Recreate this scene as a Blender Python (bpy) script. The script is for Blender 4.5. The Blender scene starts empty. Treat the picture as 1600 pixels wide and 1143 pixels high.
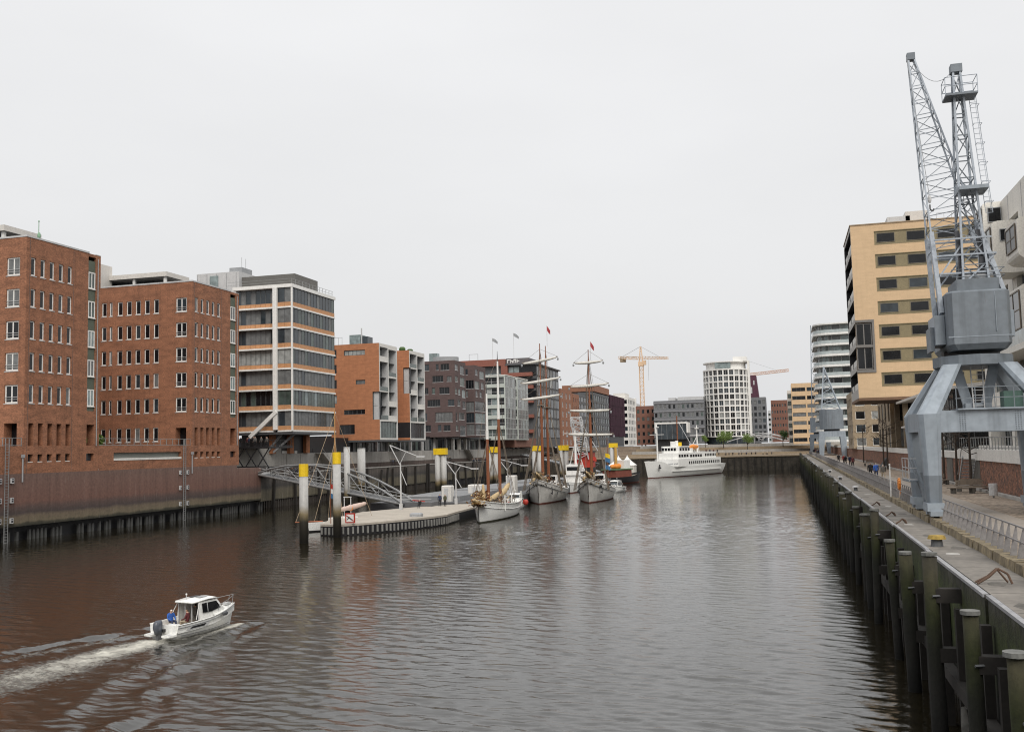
import bpy, bmesh, math, random
import numpy as np
from mathutils import Vector, Matrix
random.seed(11)
sc = bpy.context.scene
C = sc.collection
# ------------------------------------------------------------------ camera
cam_data = bpy.data.cameras.new('camera'); cam = bpy.data.objects.new('camera', cam_data); C.objects.link(cam)
YAW, PITCH, ROLL = -0.267067, 0.0832035, -0.0231251
fw = Vector((math.sin(YAW)*math.cos(PITCH), math.cos(YAW)*math.cos(PITCH), math.sin(PITCH)))
rt = Vector((math.cos(YAW), -math.sin(YAW), 0)); up = rt.cross(fw)
cr, sr = math.cos(ROLL), math.sin(ROLL)
R_, U_ = rt*cr + up*sr, up*cr - rt*sr
cam.matrix_world = Matrix(((R_.x, U_.x, -fw.x, 0), (R_.y, U_.y, -fw.y, 0), (R_.z, U_.z, -fw.z, 9.6), (0, 0, 0, 1)))
cam_data.sensor_width = 36; cam_data.lens = 1553.7/1600*36; cam_data.clip_end = 9000; cam_data.clip_start = .3
sc.camera = cam
# ------------------------------------------------------------------ overcast sky and sun
SUN_EL, SUN_AZ = math.radians(42), math.radians(152)
world = bpy.data.worlds.new('World'); sc.world = world; world.use_nodes = True
nt = world.node_tree; nt.nodes.clear()
def wn(t, **k):
    n = nt.nodes.new(t)
    for a, b in k.items(): setattr(n, a, b)
    return n
sky = wn('ShaderNodeTexSky', sky_type='NISHITA', sun_disc=False, sun_elevation=SUN_EL, sun_rotation=SUN_AZ, air_density=2.0, dust_density=6.0)
bg1 = wn('ShaderNodeBackground'); bg1.inputs[1].default_value = .05
bg2 = wn('ShaderNodeBackground'); bg2.inputs[1].default_value = .755
tc = wn('ShaderNodeTexCoord'); sep = wn('ShaderNodeSeparateXYZ')
ramp = wn('ShaderNodeValToRGB')
ramp.color_ramp.elements[0].position = 0.0; ramp.color_ramp.elements[0].color = (.80, .805, .82, 1)
ramp.color_ramp.elements[1].position = 1.0; ramp.color_ramp.elements[1].color = (1.5, 1.5, 1.51, 1)
e = ramp.color_ramp.elements.new(.45); e.color = (.95, .95, .96, 1); e = ramp.color_ramp.elements.new(.35); e.color = (.92, .92, .932, 1)
nz = wn('ShaderNodeTexNoise'); nz.inputs['Scale'].default_value = 1.6; nz.inputs['Detail'].default_value = 5; nz.inputs['Roughness'].default_value = .5
mp = wn('ShaderNodeMapping'); mp.inputs['Scale'].default_value = (1, 1, 3)
mr = wn('ShaderNodeMapRange'); mr.inputs['From Min'].default_value = .3; mr.inputs['From Max'].default_value = .7; mr.inputs['To Min'].default_value = .95; mr.inputs['To Max'].default_value = 1.04
mul = wn('ShaderNodeVectorMath', operation='SCALE')
ms = wn('ShaderNodeMixShader'); ms.inputs[0].default_value = .9
out = wn('ShaderNodeOutputWorld')
Lk = nt.links.new
Lk(tc.outputs['Generated'], sep.inputs[0]); Lk(sep.outputs['Z'], ramp.inputs[0]); Lk(tc.outputs['Generated'], mp.inputs[0]); Lk(mp.outputs[0], nz.inputs['Vector'])
Lk(nz.outputs[0], mr.inputs[0]); Lk(ramp.outputs[0], mul.inputs[0]); Lk(mr.outputs[0], mul.inputs['Scale']); Lk(mul.outputs[0], bg2.inputs[0])
Lk(sky.outputs[0], bg1.inputs[0]); Lk(bg1.outputs[0], ms.inputs[1]); Lk(bg2.outputs[0], ms.inputs[2]); Lk(ms.outputs[0], out.inputs[0])
sun_d = bpy.data.lights.new('sun', 'SUN'); sun_d.energy = 1.5; sun_d.angle = math.radians(35); sun_d.color = (1, .96, .9)
sun = bpy.data.objects.new('sun', sun_d); C.objects.link(sun)
sd = Vector((math.sin(SUN_AZ)*math.cos(SUN_EL), math.cos(SUN_AZ)*math.cos(SUN_EL), math.sin(SUN_EL)))
sun.rotation_euler = (-sd).to_track_quat('-Z', 'Y').to_euler()
sc.view_settings.view_transform = 'Standard'; sc.view_settings.look = 'None'; sc.view_settings.exposure = 0.4; sc.view_settings.gamma = 1.0
sc.cycles.max_bounces = 6; sc.cycles.diffuse_bounces = 3; sc.cycles.glossy_bounces = 3; sc.cycles.transmission_bounces = 4; sc.cycles.use_denoising = True; sc.cycles.filter_width = 1.1
sc.cycles.caustics_reflective = False; sc.cycles.caustics_refractive = False
# ------------------------------------------------------------------ materials
MATS = {}
def node(t, k, **kw):
    n = t.nodes.new(k)
    for a, b in kw.items():
        if a in n.inputs: n.inputs[a].default_value = b
        else: setattr(n, a, b)
    return n
def mat(name, col, rough=.7, var=.25, scale=(1, 1, 1), nscale=1.0, metal=0.0, bump=0.0, bscale=8, fine=.15, col2=None, spec=.5, streak=0.0, detail=5, rust=0.0):
    """colour broken up by a broad and a fine noise in metres; streak adds vertical run-off stains"""
    if name in MATS: return MATS[name]
    m = bpy.data.materials.new(name); m.use_nodes = True; t = m.node_tree; L = t.links.new
    b = t.nodes['Principled BSDF']; b.inputs['Roughness'].default_value = rough; b.inputs['Metallic'].default_value = metal
    b.inputs['Specular IOR Level'].default_value = spec
    g = node(t, 'ShaderNodeNewGeometry'); mpn = node(t, 'ShaderNodeMapping'); mpn.inputs['Scale'].default_value = scale
    L(g.outputs['Position'], mpn.inputs[0])
    n1 = node(t, 'ShaderNodeTexNoise', Scale=nscale, Detail=detail, Roughness=.65); L(mpn.outputs[0], n1.inputs['Vector'])
    n2 = node(t, 'ShaderNodeTexNoise', Scale=bscale, Detail=3); L(mpn.outputs[0], n2.inputs['Vector'])
    c2 = col2 if col2 else tuple(c*(1-var) for c in col)
    mx = node(t, 'ShaderNodeMix', data_type='RGBA'); mx.inputs[6].default_value = (*c2, 1); mx.inputs[7].default_value = (*(tuple(min(1, c*(1+var*.6)) for c in col) if not col2 else col), 1)
    r1 = node(t, 'ShaderNodeMapRange'); r1.inputs[1].default_value = .3; r1.inputs[2].default_value = .7; L(n1.outputs[0], r1.inputs[0]); L(r1.outputs[0], mx.inputs[0])
    r2 = node(t, 'ShaderNodeMapRange'); r2.inputs[1].default_value = .25; r2.inputs[2].default_value = .75; r2.inputs[3].default_value = 1-fine; r2.inputs[4].default_value = 1+fine; L(n2.outputs[0], r2.inputs[0])
    sc_ = node(t, 'ShaderNodeVectorMath', operation='SCALE'); L(mx.outputs[2], sc_.inputs[0]); L(r2.outputs[0], sc_.inputs['Scale'])
    last = sc_.outputs[0]
    if streak:
        m3 = node(t, 'ShaderNodeMapping'); m3.inputs['Scale'].default_value = (2.2, 2.2, .12); L(g.outputs['Position'], m3.inputs[0])
        n3 = node(t, 'ShaderNodeTexNoise', Scale=1.0, Detail=4); L(m3.outputs[0], n3.inputs['Vector'])
        r3 = node(t, 'ShaderNodeMapRange'); r3.inputs[1].default_value = .5; r3.inputs[2].default_value = .75; r3.inputs[3].default_value = 1; r3.inputs[4].default_value = 1-streak; L(n3.outputs[0], r3.inputs[0])
        s3 = node(t, 'ShaderNodeVectorMath', operation='SCALE'); L(last, s3.inputs[0]); L(r3.outputs[0], s3.inputs['Scale']); last = s3.outputs[0]
    if rust:
        m5 = node(t, 'ShaderNodeMapping'); m5.inputs['Scale'].default_value = (5, 5, .6); L(g.outputs['Position'], m5.inputs[0])
        n5 = node(t, 'ShaderNodeTexNoise', Scale=1.0, Detail=7, Roughness=.75); L(m5.outputs[0], n5.inputs['Vector'])
        r5 = node(t, 'ShaderNodeMapRange'); r5.inputs[1].default_value = .62; r5.inputs[2].default_value = .74; r5.inputs[4].default_value = rust; L(n5.outputs[0], r5.inputs[0])
        x5 = node(t, 'ShaderNodeMix', data_type='RGBA'); L(r5.outputs[0], x5.inputs[0]); L(last, x5.inputs[6]); x5.inputs[7].default_value = (.12, .075, .05, 1); last = x5.outputs[2]
    L(last, b.inputs['Base Color'])
    if bump:
        bp = node(t, 'ShaderNodeBump', Strength=bump, Distance=.05); L(n2.outputs[0], bp.inputs['Height']); L(bp.outputs[0], b.inputs['Normal'])
    MATS[name] = m
    return m
def glass(name, col, rough=.08, spec=.6, var=.5):
    if name in MATS: return MATS[name]
    m = mat(name, col, rough, var, nscale=.35, fine=.3, bscale=1.3, spec=spec); return m
BR = mat('brick_red', (.278, .122, .066), .85, .34, (1, 1, 3), .45, bscale=4.5, fine=.48, bump=.2, streak=.2)
BR2 = mat('brick_orange', (.40, .165, .078), .85, .2, (1, 1, 3), .7, bscale=6, fine=.16, streak=.1)
BRD = mat('brick_brown', (.105, .070, .066), .85, .2, (1, 1, 3), .7, bscale=5, fine=.25, streak=.12)
BRR = mat('brick_plain_red', (.20, .095, .068), .85, .2, (1, 1, 3), .7, bscale=5, fine=.2)  # far brick, colour muted to put distance haze into it
BRO = mat('brick_rust', (.27, .125, .075), .85, .2, (1, 1, 3), .7, bscale=5, fine=.2)  # also muted in colour for the haze of the far end
BEI = mat('brick_beige', (.61, .435, .265), .85, .10, (1, 1, 4), .6, bscale=7, fine=.12, bump=.1, streak=.07)
OLV = mat('olive_panel', (.22, .18, .10), .6, .12)
PNK = mat('orange_panel', (.50, .255, .12), .6, .12, bscale=3)
WHT = mat('white_paint', (.76, .75, .72), .5, .06, streak=.12)
WHC = mat('white_clad', (.66, .64, .60), .6, .06, streak=.1)
WHR = mat('white_roof_panel', (.60, .57, .53), .6, .08, streak=.1)
GRY = mat('grey_metal', (.30, .31, .32), .5, .12)
LGR = mat('light_grey', (.50, .50, .50), .6, .12, streak=.1)
DGR = mat('dark_grey', (.085, .088, .092), .6, .2)
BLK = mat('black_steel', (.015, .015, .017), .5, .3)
CON = mat('concrete', (.36, .345, .32), .85, .2, nscale=.5, bscale=4, fine=.12, streak=.25, bump=.1)
COD = mat('concrete_dark', (.13, .12, .105), .9, .35, nscale=.6, bscale=4, fine=.25, streak=.35, bump=.2)
STL = mat('galvanised_steel', (.29, .295, .295), .45, .18, metal=.3, streak=.15)
CRB = mat('crane_blue_grey', (.285, .325, .365), .5, .14, nscale=.6, bscale=3, fine=.1, streak=.3, rust=.45)
CRD = mat('crane_dark_grey', (.175, .20, .225), .55, .14, nscale=.6, bscale=3, fine=.1, streak=.3, rust=.4)
YEL = mat('yellow_paint', (.78, .52, .012), .5, .08, streak=.12)
ORG = mat('crane_yellow', (.70, .50, .33), .6, .12)
RED = mat('red_paint', (.42, .035, .02), .5, .15)
ROB = mat('red_brown_panel', (.23, .08, .055), .6, .12)
SKN = mat('skin', (.50, .30, .21), .6, .1)
WOD = mat('varnished_spar', (.23, .075, .03), .5, .2, (4, 4, .6), 1.0)
WD2 = mat('grey_wood', (.22, .18, .14), .8, .25, (3, 3, 1), 1.0)
CNV = mat('canvas', (.50, .37, .20), .9, .2, nscale=2, bscale=8, fine=.2)
SAIL = mat('white_canvas', (.62, .60, .55), .85, .15, nscale=2, bscale=7, fine=.15)
ROPE = mat('rope', (.16, .13, .10), .9, .2)
GEL = mat('white_gelcoat', (.80, .80, .77), .25, .05, spec=.6)
GEG = mat('grey_white_hull', (.60, .585, .55), .4, .14, streak=.35)
BOO = mat('red_bottom_paint', (.17, .045, .03), .7, .3)
GRNH = mat('green_paint', (.10, .17, .09), .6, .2)
ORB = mat('orange_tarp', (.72, .25, .04), .6, .1)
FOL = mat('leaf_green', (.13, .20, .035), .7, .4, nscale=1.5, bscale=4, fine=.3)
FOD = mat('leaf_dark', (.055, .11, .025), .7, .4, nscale=1.5, bscale=4, fine=.3)
BRK = mat('bark', (.05, .036, .027), .9, .3)
TAN = mat('sandstone', (.30, .235, .16), .9, .18, nscale=.6, bscale=3)
PUR = mat('purple_glass', (.05, .02, .032), .7, .35, nscale=.3, spec=.06)
G1 = glass('glass_dark', (.010, .011, .013), .08, .4); G2 = glass('glass_blue', (.03, .04, .048)); G3 = glass('glass_green', (.07, .095, .085), .12)
G4 = glass('glass_curtain', (.30, .31, .30), .35, .4, .2); G5 = glass('glass_blind', (.15, .155, .155), .4, .4, .2); G6 = glass('glass_pale', (.22, .27, .27), .12)
GSETS = dict(dark=[G1, G1, G1, G2, G1, G5, G2, G4], brick=[G1, G1, G1, G1, G2, G1, G5], mixed=[G1, G2, G1, G5, G3], pale=[G6, G6, G3, G5], black=[G1], blind=[G5, G5, G5, G2, G4], green=[G3, G3, G6, G2, G1])
# ------------------------------------------------------------------ mesh helpers
class MB:
    def __init__(s): s.v = []; s.f = []; s.m = []
    def add(s, vs, fs, mi=0):
        o = len(s.v); s.v += [tuple(p) for p in vs]; s.f += [tuple(i+o for i in f) for f in fs]; s.m += [mi]*len(fs); return s
    def box(s, x0, x1, y0, y1, z0, z1, mi=0, skip=''):
        vs = [(x0,y0,z0),(x1,y0,z0),(x1,y1,z0),(x0,y1,z0),(x0,y0,z1),(x1,y0,z1),(x1,y1,z1),(x0,y1,z1)]
        F = dict(b=(0,3,2,1), t=(4,5,6,7), f=(0,1,5,4), k=(2,3,7,6), l=(3,0,4,7), r=(1,2,6,5))
        return s.add(vs, [F[k] for k in F if k not in skip], mi)
    def bar(s, p, q, w, h=None, mi=0):
        p, q = Vector(p), Vector(q); h = h or w; d = (q-p).normalized()
        a = Vector((0,0,1)) if abs(d.z) < .95 else Vector((1,0,0))
        u = d.cross(a).normalized()*w/2; v = u.cross(d).normalized()*h/2
        vs = [p-u-v, p+u-v, p+u+v, p-u+v, q-u-v, q+u-v, q+u+v, q-u+v]
        return s.add(vs, [(0,1,2,3),(4,7,6,5),(0,4,5,1),(1,5,6,2),(2,6,7,3),(3,7,4,0)], mi)
    def tube(s, p, q, r, r2=None, n=6, mi=0):
        p, q = Vector(p), Vector(q); r2 = r if r2 is None else r2; d = (q-p).normalized()
        a = Vector((0,0,1)) if abs(d.z) < .9 else Vector((1,0,0)); u = d.cross(a).normalized(); v = d.cross(u)
        c = [(math.cos(2*math.pi*i/n), math.sin(2*math.pi*i/n)) for i in range(n)]
        vs = [p+u*x*r+v*y*r for x, y in c]+[q+u*x*r2+v*y*r2 for x, y in c]
        fs = [(i, i+n, (i+1) % n+n, (i+1) % n) for i in range(n)]+[tuple(range(n)), tuple(range(2*n-1, n-1, -1))]
        return s.add(vs, fs, mi)
    def path(s, pts, r, n=5, mi=0):
        for a, b in zip(pts, pts[1:]): s.tube(a, b, r, n=n, mi=mi)
        return s
    def loft(s, rings, mi=0, cap=True, closed=True):
        n = len(rings[0]); o = len(s.v)
        for r in rings: s.v += [tuple(p) for p in r]
        k = n if closed else n-1
        for j in range(len(rings)-1):
            for i in range(k):
                s.f.append((o+j*n+i, o+j*n+(i+1) % n, o+(j+1)*n+(i+1) % n, o+(j+1)*n+i)); s.m.append(mi)
        if cap:
            s.f.append(tuple(o+i for i in range(n-1, -1, -1))); s.m.append(mi)
            s.f.append(tuple(o+(len(rings)-1)*n+i for i in range(n))); s.m.append(mi)
        return s
    def prism(s, poly, z0, z1, mi=0):
        n = len(poly); vs = [(x, y, z0) for x, y in poly]+[(x, y, z1) for x, y in poly]
        return s.add(vs, [(i, (i+1) % n, (i+1) % n+n, i+n) for i in range(n)]+[tuple(range(n-1, -1, -1)), tuple(range(n, 2*n))], mi)
    def ball(s, c, rx, ry, rz, n=8, k=5, mi=0):
        rings = []
        for j in range(1, k):
            a = math.pi*j/k-math.pi/2
            rings.append([(c[0]+rx*math.cos(a)*math.cos(2*math.pi*i/n), c[1]+ry*math.cos(a)*math.sin(2*math.pi*i/n), c[2]+rz*math.sin(a)) for i in range(n)])
        return s.loft(rings, mi)
    def mesh(s, name, mats, smooth=False):
        me = bpy.data.meshes.new(name); me.from_pydata(s.v, [], s.f); mats = mats if isinstance(mats, (list, tuple)) else [mats]
        for m in mats: me.materials.append(m)
        me.polygons.foreach_set('material_index', s.m)
        if smooth: me.polygons.foreach_set('use_smooth', [True]*len(s.f))
        me.update(); return me
    def build(s, name, mats, parent=None, world=True, smooth=False):
        if parent is not None and world:
            l = wloc(parent); s.v = [(x-l.x, y-l.y, z-l.z) for x, y, z in s.v]
        return link(name, s.mesh(name, mats, smooth), parent)
def wloc(o):
    l = o.location.copy()
    while o.parent: o = o.parent; l = l+o.location
    return l
def link(name, me, parent=None, mw=None):
    o = bpy.data.objects.new(name, me); C.objects.link(o)
    if parent is not None: o.parent = parent
    if mw is not None: o.matrix_local = mw
    return o
def tag(o, label, cat=None, group=None, kind=None):
    o['label'] = label
    if cat: o['category'] = cat
    if group: o['group'] = group
    if kind: o['kind'] = kind
    return o
def thing(name, label, cat, loc=(0,0,0), rz=0, group=None):
    o = bpy.data.objects.new(name, None); C.objects.link(o); o.location = loc; o.rotation_euler = (0,0,rz); o.empty_display_size = .2
    return tag(o, label, cat, group)
def struct(name, mb, m, smooth=False):
    o = mb.build(name, m, smooth=smooth); o['kind'] = 'structure'; return o
KIDS = {}
def dup(root, loc, rz=None, label=None, group=None, scale=None):
    def cp(o, par):
        c = o.copy(); C.objects.link(c); c.parent = par
        for ch in list(o.children): cp(ch, c)
        return c
    r = cp(root, None); r.location = loc
    if rz is not None: r.rotation_euler = (0, 0, rz)
    if label: r['label'] = label
    if group: r['group'] = group
    if scale: r.scale = (scale,)*3
    return r
# ------------------------------------------------------------------ facades
WCACHE = {}
def frame_mesh(w, h, f, nx, nz, d, m):
    k = ('f', round(w, 2), round(h, 2), f, nx, nz, d, m.name)
    if k not in WCACHE:
        b = MB(); b.box(0, w, 0, d, 0, f); b.box(0, w, 0, d, h-f, h); b.box(0, f, 0, d, f, h-f); b.box(w-f, w, 0, d, f, h-f)
        for i in range(1, nx): x = w*i/nx; b.box(x-f*.5, x+f*.5, .01, d-.01, f, h-f)
        for i in range(1, nz): z = h*i/nz; b.box(f, w-f, .015, d-.015, z-f*.4, z+f*.4)
        WCACHE[k] = b.mesh('window_frame', m)
    return WCACHE[k]
def quad_mesh(w, h, m, y=0, name='pane'):
    k = ('q', round(w, 2), round(h, 2), m.name, y)
    if k not in WCACHE: b = MB(); b.add([(0,y,0),(w,y,0),(w,y,h),(0,y,h)], [(0,1,2,3)]); WCACHE[k] = b.mesh(name, m)
    return WCACHE[k]
def box_mesh(w, d, h, m):
    k = ('b', round(w, 2), round(d, 2), round(h, 2), m.name)
    if k not in WCACHE: b = MB(); b.box(0, w, 0, d, 0, h); WCACHE[k] = b.mesh('panel', m)
    return WCACHE[k]
class Bld:
    def __init__(s, name, label, cat, base, group=None, root=None):
        s.root = root or thing(name, label, cat, base, 0, group); s.base = Vector(base)
    def mtx(s, o, ang, x=0, y=0, z=0):
        return Matrix.Translation(Vector(o)-s.base) @ Matrix.Rotation(ang, 4, 'Z') @ Matrix.Translation((x, y, z))
    def facade(s, o, ang, W, H, ops, m, depth=.25, name='wall', rev=None):
        xs = sorted({0, W, *[a for p in ops for a in p[:2]]}); zs = sorted({0, H, *[a for p in ops for a in p[2:4]]})
        b = MB()
        for i in range(len(xs)-1):
            for j in range(len(zs)-1):
                cx, cz = (xs[i]+xs[i+1])/2, (zs[j]+zs[j+1])/2
                if any(p[0] < cx < p[1] and p[2] < cz < p[3] for p in ops): continue
                b.add([(xs[i],0,zs[j]),(xs[i+1],0,zs[j]),(xs[i+1],0,zs[j+1]),(xs[i],0,zs[j+1])], [(0,1,2,3)])
        for p in ops:
            x0, x1, z0, z1 = p[:4]; d = p[4] if len(p) > 4 else depth
            b.add([(x0,0,z0),(x1,0,z0),(x1,0,z1),(x0,0,z1),(x0,d,z0),(x1,d,z0),(x1,d,z1),(x0,d,z1)], [(0,4,5,1),(1,5,6,2),(2,6,7,3),(3,7,4,0)], 1 if rev else 0)
        return link(name, b.mesh(name, [m, rev] if rev else m), s.root, s.mtx(o, ang))
    def win(s, o, ang, x0, x1, z0, z1, y=.18, fm=None, f=.08, nx=1, nz=1, gset='dark', sill=None, d=.07, name='window', gm=None):
        g = gm or random.choice(GSETS[gset])
        w = link(name, frame_mesh(x1-x0, z1-z0, f, nx, nz, d, fm or WHT), s.root, s.mtx(o, ang, x0, y, z0))
        link('pane', quad_mesh(x1-x0, z1-z0, g, .045), w)
        if sill: link('sill', box_mesh(x1-x0+.16, .26, .09, sill), w, Matrix.Translation((-.08, -y-.05, -.1)))
        return w
    def pane(s, o, ang, x0, x1, z0, z1, y=.1, gset='dark', gm=None, name='pane'):
        return link(name, quad_mesh(x1-x0, z1-z0, gm or random.choice(GSETS[gset])), s.root, s.mtx(o, ang, x0, y, z0))
    def panel(s, o, ang, x0, x1, z0, z1, m, y=0, d=.1, name='panel'):
        return link(name, box_mesh(x1-x0, d, z1-z0, m), s.root, s.mtx(o, ang, x0, y, z0))
    def body(s, x0, x1, y0, y1, z0, z1, m, skip='', name='wall'):
        return MB().box(x0, x1, y0, y1, z0, z1, 0, skip).build(name, m, s.root)
    def mb(s, b, name, m, parent=None): return b.build(name, m, parent or s.root)
def grid(x0, w, p, n, z0, h, fp, k): return [(x0+i*p, x0+i*p+w, z0+j*fp, z0+j*fp+h) for j in range(k) for i in range(n)]
PI = math.pi; E_, W_ = PI/2, -PI/2       # facade turned to +X (canal side of the far bank) / to -X
# ------------------------------------------------------------------ special surfaces
def band_mat(name, stops, jitter=.8, jscale=.25, rough=.9, bump=.25, streak=.3, grain=.25, white=0.0):
    """stained masonry: colour by height above the water (metres), the edges of the bands wandering; stops = [(z, colour)]"""
    m = bpy.data.materials.new(name); m.use_nodes = True; t = m.node_tree; L = t.links.new; b = t.nodes['Principled BSDF']; b.inputs['Roughness'].default_value = rough
    g = node(t, 'ShaderNodeNewGeometry'); sp = node(t, 'ShaderNodeSeparateXYZ'); L(g.outputs['Position'], sp.inputs[0])
    mp_ = node(t, 'ShaderNodeMapping'); mp_.inputs['Scale'].default_value = (1, 1, .35); L(g.outputs['Position'], mp_.inputs[0])
    n = node(t, 'ShaderNodeTexNoise', Scale=jscale, Detail=6, Roughness=.7); L(mp_.outputs[0], n.inputs['Vector'])
    a = node(t, 'ShaderNodeMath', operation='MULTIPLY_ADD'); a.inputs[1].default_value = jitter; L(n.outputs[0], a.inputs[0]); L(sp.outputs['Z'], a.inputs[2])
    z0, z1 = stops[0][0], stops[-1][0]
    r = node(t, 'ShaderNodeMapRange'); r.inputs[1].default_value = z0+jitter*.5; r.inputs[2].default_value = z1+jitter*.5; L(a.outputs[0], r.inputs[0])
    cr_ = node(t, 'ShaderNodeValToRGB'); el = cr_.color_ramp.elements
    while len(el) < len(stops): el.new(.5)
    for i, (z, c) in enumerate(stops): el[i].position = (z-z0)/(z1-z0); el[i].color = (*c, 1)
    L(r.outputs[0], cr_.inputs[0])
    n2 = node(t, 'ShaderNodeTexNoise', Scale=3.0, Detail=6, Roughness=.7); L(g.outputs['Position'], n2.inputs['Vector'])
    r2 = node(t, 'ShaderNodeMapRange'); r2.inputs[1].default_value = .25; r2.inputs[2].default_value = .75; r2.inputs[3].default_value = 1-grain; r2.inputs[4].default_value = 1+grain; L(n2.outputs[0], r2.inputs[0])
    m3 = node(t, 'ShaderNodeMapping'); m3.inputs['Scale'].default_value = (1.2, 1.2, .08); L(g.outputs['Position'], m3.inputs[0])
    n3 = node(t, 'ShaderNodeTexNoise', Scale=1.0, Detail=6, Roughness=.7); L(m3.outputs[0], n3.inputs['Vector'])
    r3 = node(t, 'ShaderNodeMapRange'); r3.inputs[1].default_value = .35; r3.inputs[2].default_value = .75; r3.inputs[3].default_value = 1+streak*.3; r3.inputs[4].default_value = 1-streak; L(n3.outputs[0], r3.inputs[0])
    mm = node(t, 'ShaderNodeMath', operation='MULTIPLY'); L(r2.outputs[0], mm.inputs[0]); L(r3.outputs[0], mm.inputs[1])
    s = node(t, 'ShaderNodeVectorMath', operation='SCALE'); L(cr_.outputs[0], s.inputs[0]); L(mm.outputs[0], s.inputs['Scale']); last = s.outputs[0]
    if white:   # lime run-off
        m4 = node(t, 'ShaderNodeMapping'); m4.inputs['Scale'].default_value = (3, 3, .35); L(g.outputs['Position'], m4.inputs[0])
        n4 = node(t, 'ShaderNodeTexNoise', Scale=1.0, Detail=3); L(m4.outputs[0], n4.inputs['Vector'])
        r4 = node(t, 'ShaderNodeMapRange'); r4.inputs[1].default_value = .66; r4.inputs[2].default_value = .78; r4.inputs[4].default_value = white; L(n4.outputs[0], r4.inputs[0])
        mx = node(t, 'ShaderNodeMix', data_type='RGBA'); L(r4.outputs[0], mx.inputs[0]); L(last, mx.inputs[6]); mx.inputs[7].default_value = (.4, .37, .34, 1); last = mx.outputs[2]
    L(last, b.inputs['Base Color'])
    bp = node(t, 'ShaderNodeBump', Strength=bump, Distance=.08); L(n2.outputs[0], bp.inputs['Height']); L(bp.outputs[0], b.inputs['Normal'])
    MATS[name] = m; return m
TIDE = band_mat('tidal_brick', [(0, (.01, .01, .009)), (1.6, (.02, .02, .013)), (2.0, (.05, .045, .03)), (2.25, (.16, .13, .085)), (2.9, (.15, .115, .08)), (3.3, (.07, .052, .048)), (4.0, (.105, .068, .058)), (4.6, (.165, .086, .066)), (6.8, (.17, .098, .078)), (8.2, (.155, .10, .082))], .9, .25, white=.35)
OLDQ = band_mat('old_quay_stone', [(0, (.008, .008, .007)), (1.2, (.02, .018, .014)), (1.7, (.12, .105, .07)), (3.2, (.13, .112, .08)), (3.9, (.06, .055, .05)), (5.0, (.105, .09, .078)), (6.6, (.11, .09, .078))], 1.2, .35, white=.5, streak=.55)
MOSS = band_mat('mossy_concrete', [(0, (.008, .008, .006)), (1.5, (.018, .017, .012)), (2.4, (.010, .010, .006)), (3.2, (.026, .037, .006)), (4.4, (.036, .048, .008)), (4.9, (.036, .038, .016)), (5.3, (.07, .066, .058))], 1.6, .9, bump=.6, streak=.6, grain=.75)
PILE = band_mat('wet_timber', [(0, (.006, .006, .005)), (1.8, (.012, .011, .008)), (3.0, (.008, .009, .004)), (4.0, (.024, .029, .006)), (5.0, (.035, .032, .014)), (6.2, (.038, .033, .024))], 1.8, 1.3, bump=.5, streak=.5, grain=.4)
POST = band_mat('tidal_steel', [(0, (.015, .013, .01)), (2.2, (.03, .026, .017)), (3.0, (.22, .17, .09)), (3.9, (.40, .39, .37)), (9.0, (.44, .435, .42))], 1.2, .5, rough=.55, bump=.1, streak=.2, grain=.15)
SHEET = mat('sheet_pile_rust', (.05, .042, .035), .8, .4, (2, 2, .3), 1.2, streak=.4)
PALE = mat('worn_fender_paint', (.085, .085, .082), .8, .4, (2, 2, .5), 1.5, streak=.3)
DECK = mat('pontoon_deck', (.40, .36, .305), .9, .14, nscale=.5, bscale=3, fine=.12, streak=0)
DECG = mat('pontoon_grey', (.125, .125, .13), .8, .15)
GRD = mat('far_ground', (.20, .19, .175), .95, .25, nscale=.05, bscale=1)
def cobble_mat():
    m = bpy.data.materials.new('cobbles'); m.use_nodes = True; t = m.node_tree; L = t.links.new; b = t.nodes['Principled BSDF']; b.inputs['Roughness'].default_value = .85
    g = node(t, 'ShaderNodeNewGeometry')
    v = node(t, 'ShaderNodeTexVoronoi', Scale=6.5); L(g.outputs['Position'], v.inputs['Vector'])
    n = node(t, 'ShaderNodeTexNoise', Scale=.35, Detail=6, Roughness=.7); L(g.outputs['Position'], n.inputs['Vector'])
    mx = node(t, 'ShaderNodeMix', data_type='RGBA'); mx.inputs[6].default_value = (.17, .125, .088, 1); mx.inputs[7].default_value = (.33, .27, .21, 1)
    r = node(t, 'ShaderNodeMapRange'); r.inputs[1].default_value = .3; r.inputs[2].default_value = .7; L(n.outputs[0], r.inputs[0]); L(r.outputs[0], mx.inputs[0])
    sp = node(t, 'ShaderNodeSeparateColor'); L(v.outputs['Color'], sp.inputs[0])
    r2 = node(t, 'ShaderNodeMapRange'); r2.inputs[3].default_value = .5; r2.inputs[4].default_value = 1.4; L(sp.outputs[0], r2.inputs[0])
    s = node(t, 'ShaderNodeVectorMath', operation='SCALE'); L(mx.outputs[2], s.inputs[0]); L(r2.outputs[0], s.inputs['Scale']); L(s.outputs[0], b.inputs['Base Color'])
    bp = node(t, 'ShaderNodeBump', Strength=.6, Distance=.04); bp.invert = True; L(v.outputs['Distance'], bp.inputs['Height']); L(bp.outputs[0], b.inputs['Normal'])
    return m
COB = cobble_mat()
WALK = mat('worn_asphalt', (.19, .172, .15), .75, .38, nscale=.35, bscale=4, fine=.2, bump=.2)
PATH = mat('grey_paving', (.27, .235, .20), .85, .12, nscale=.4, bscale=5, fine=.1)
KERB = mat('kerb_stone', (.235, .19, .12), .9, .5, nscale=.9, bscale=5, fine=.35, bump=.4, streak=.6)
EDGE = mat('steel_edge', (.30, .30, .31), .5, .2, nscale=1.5)
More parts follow.
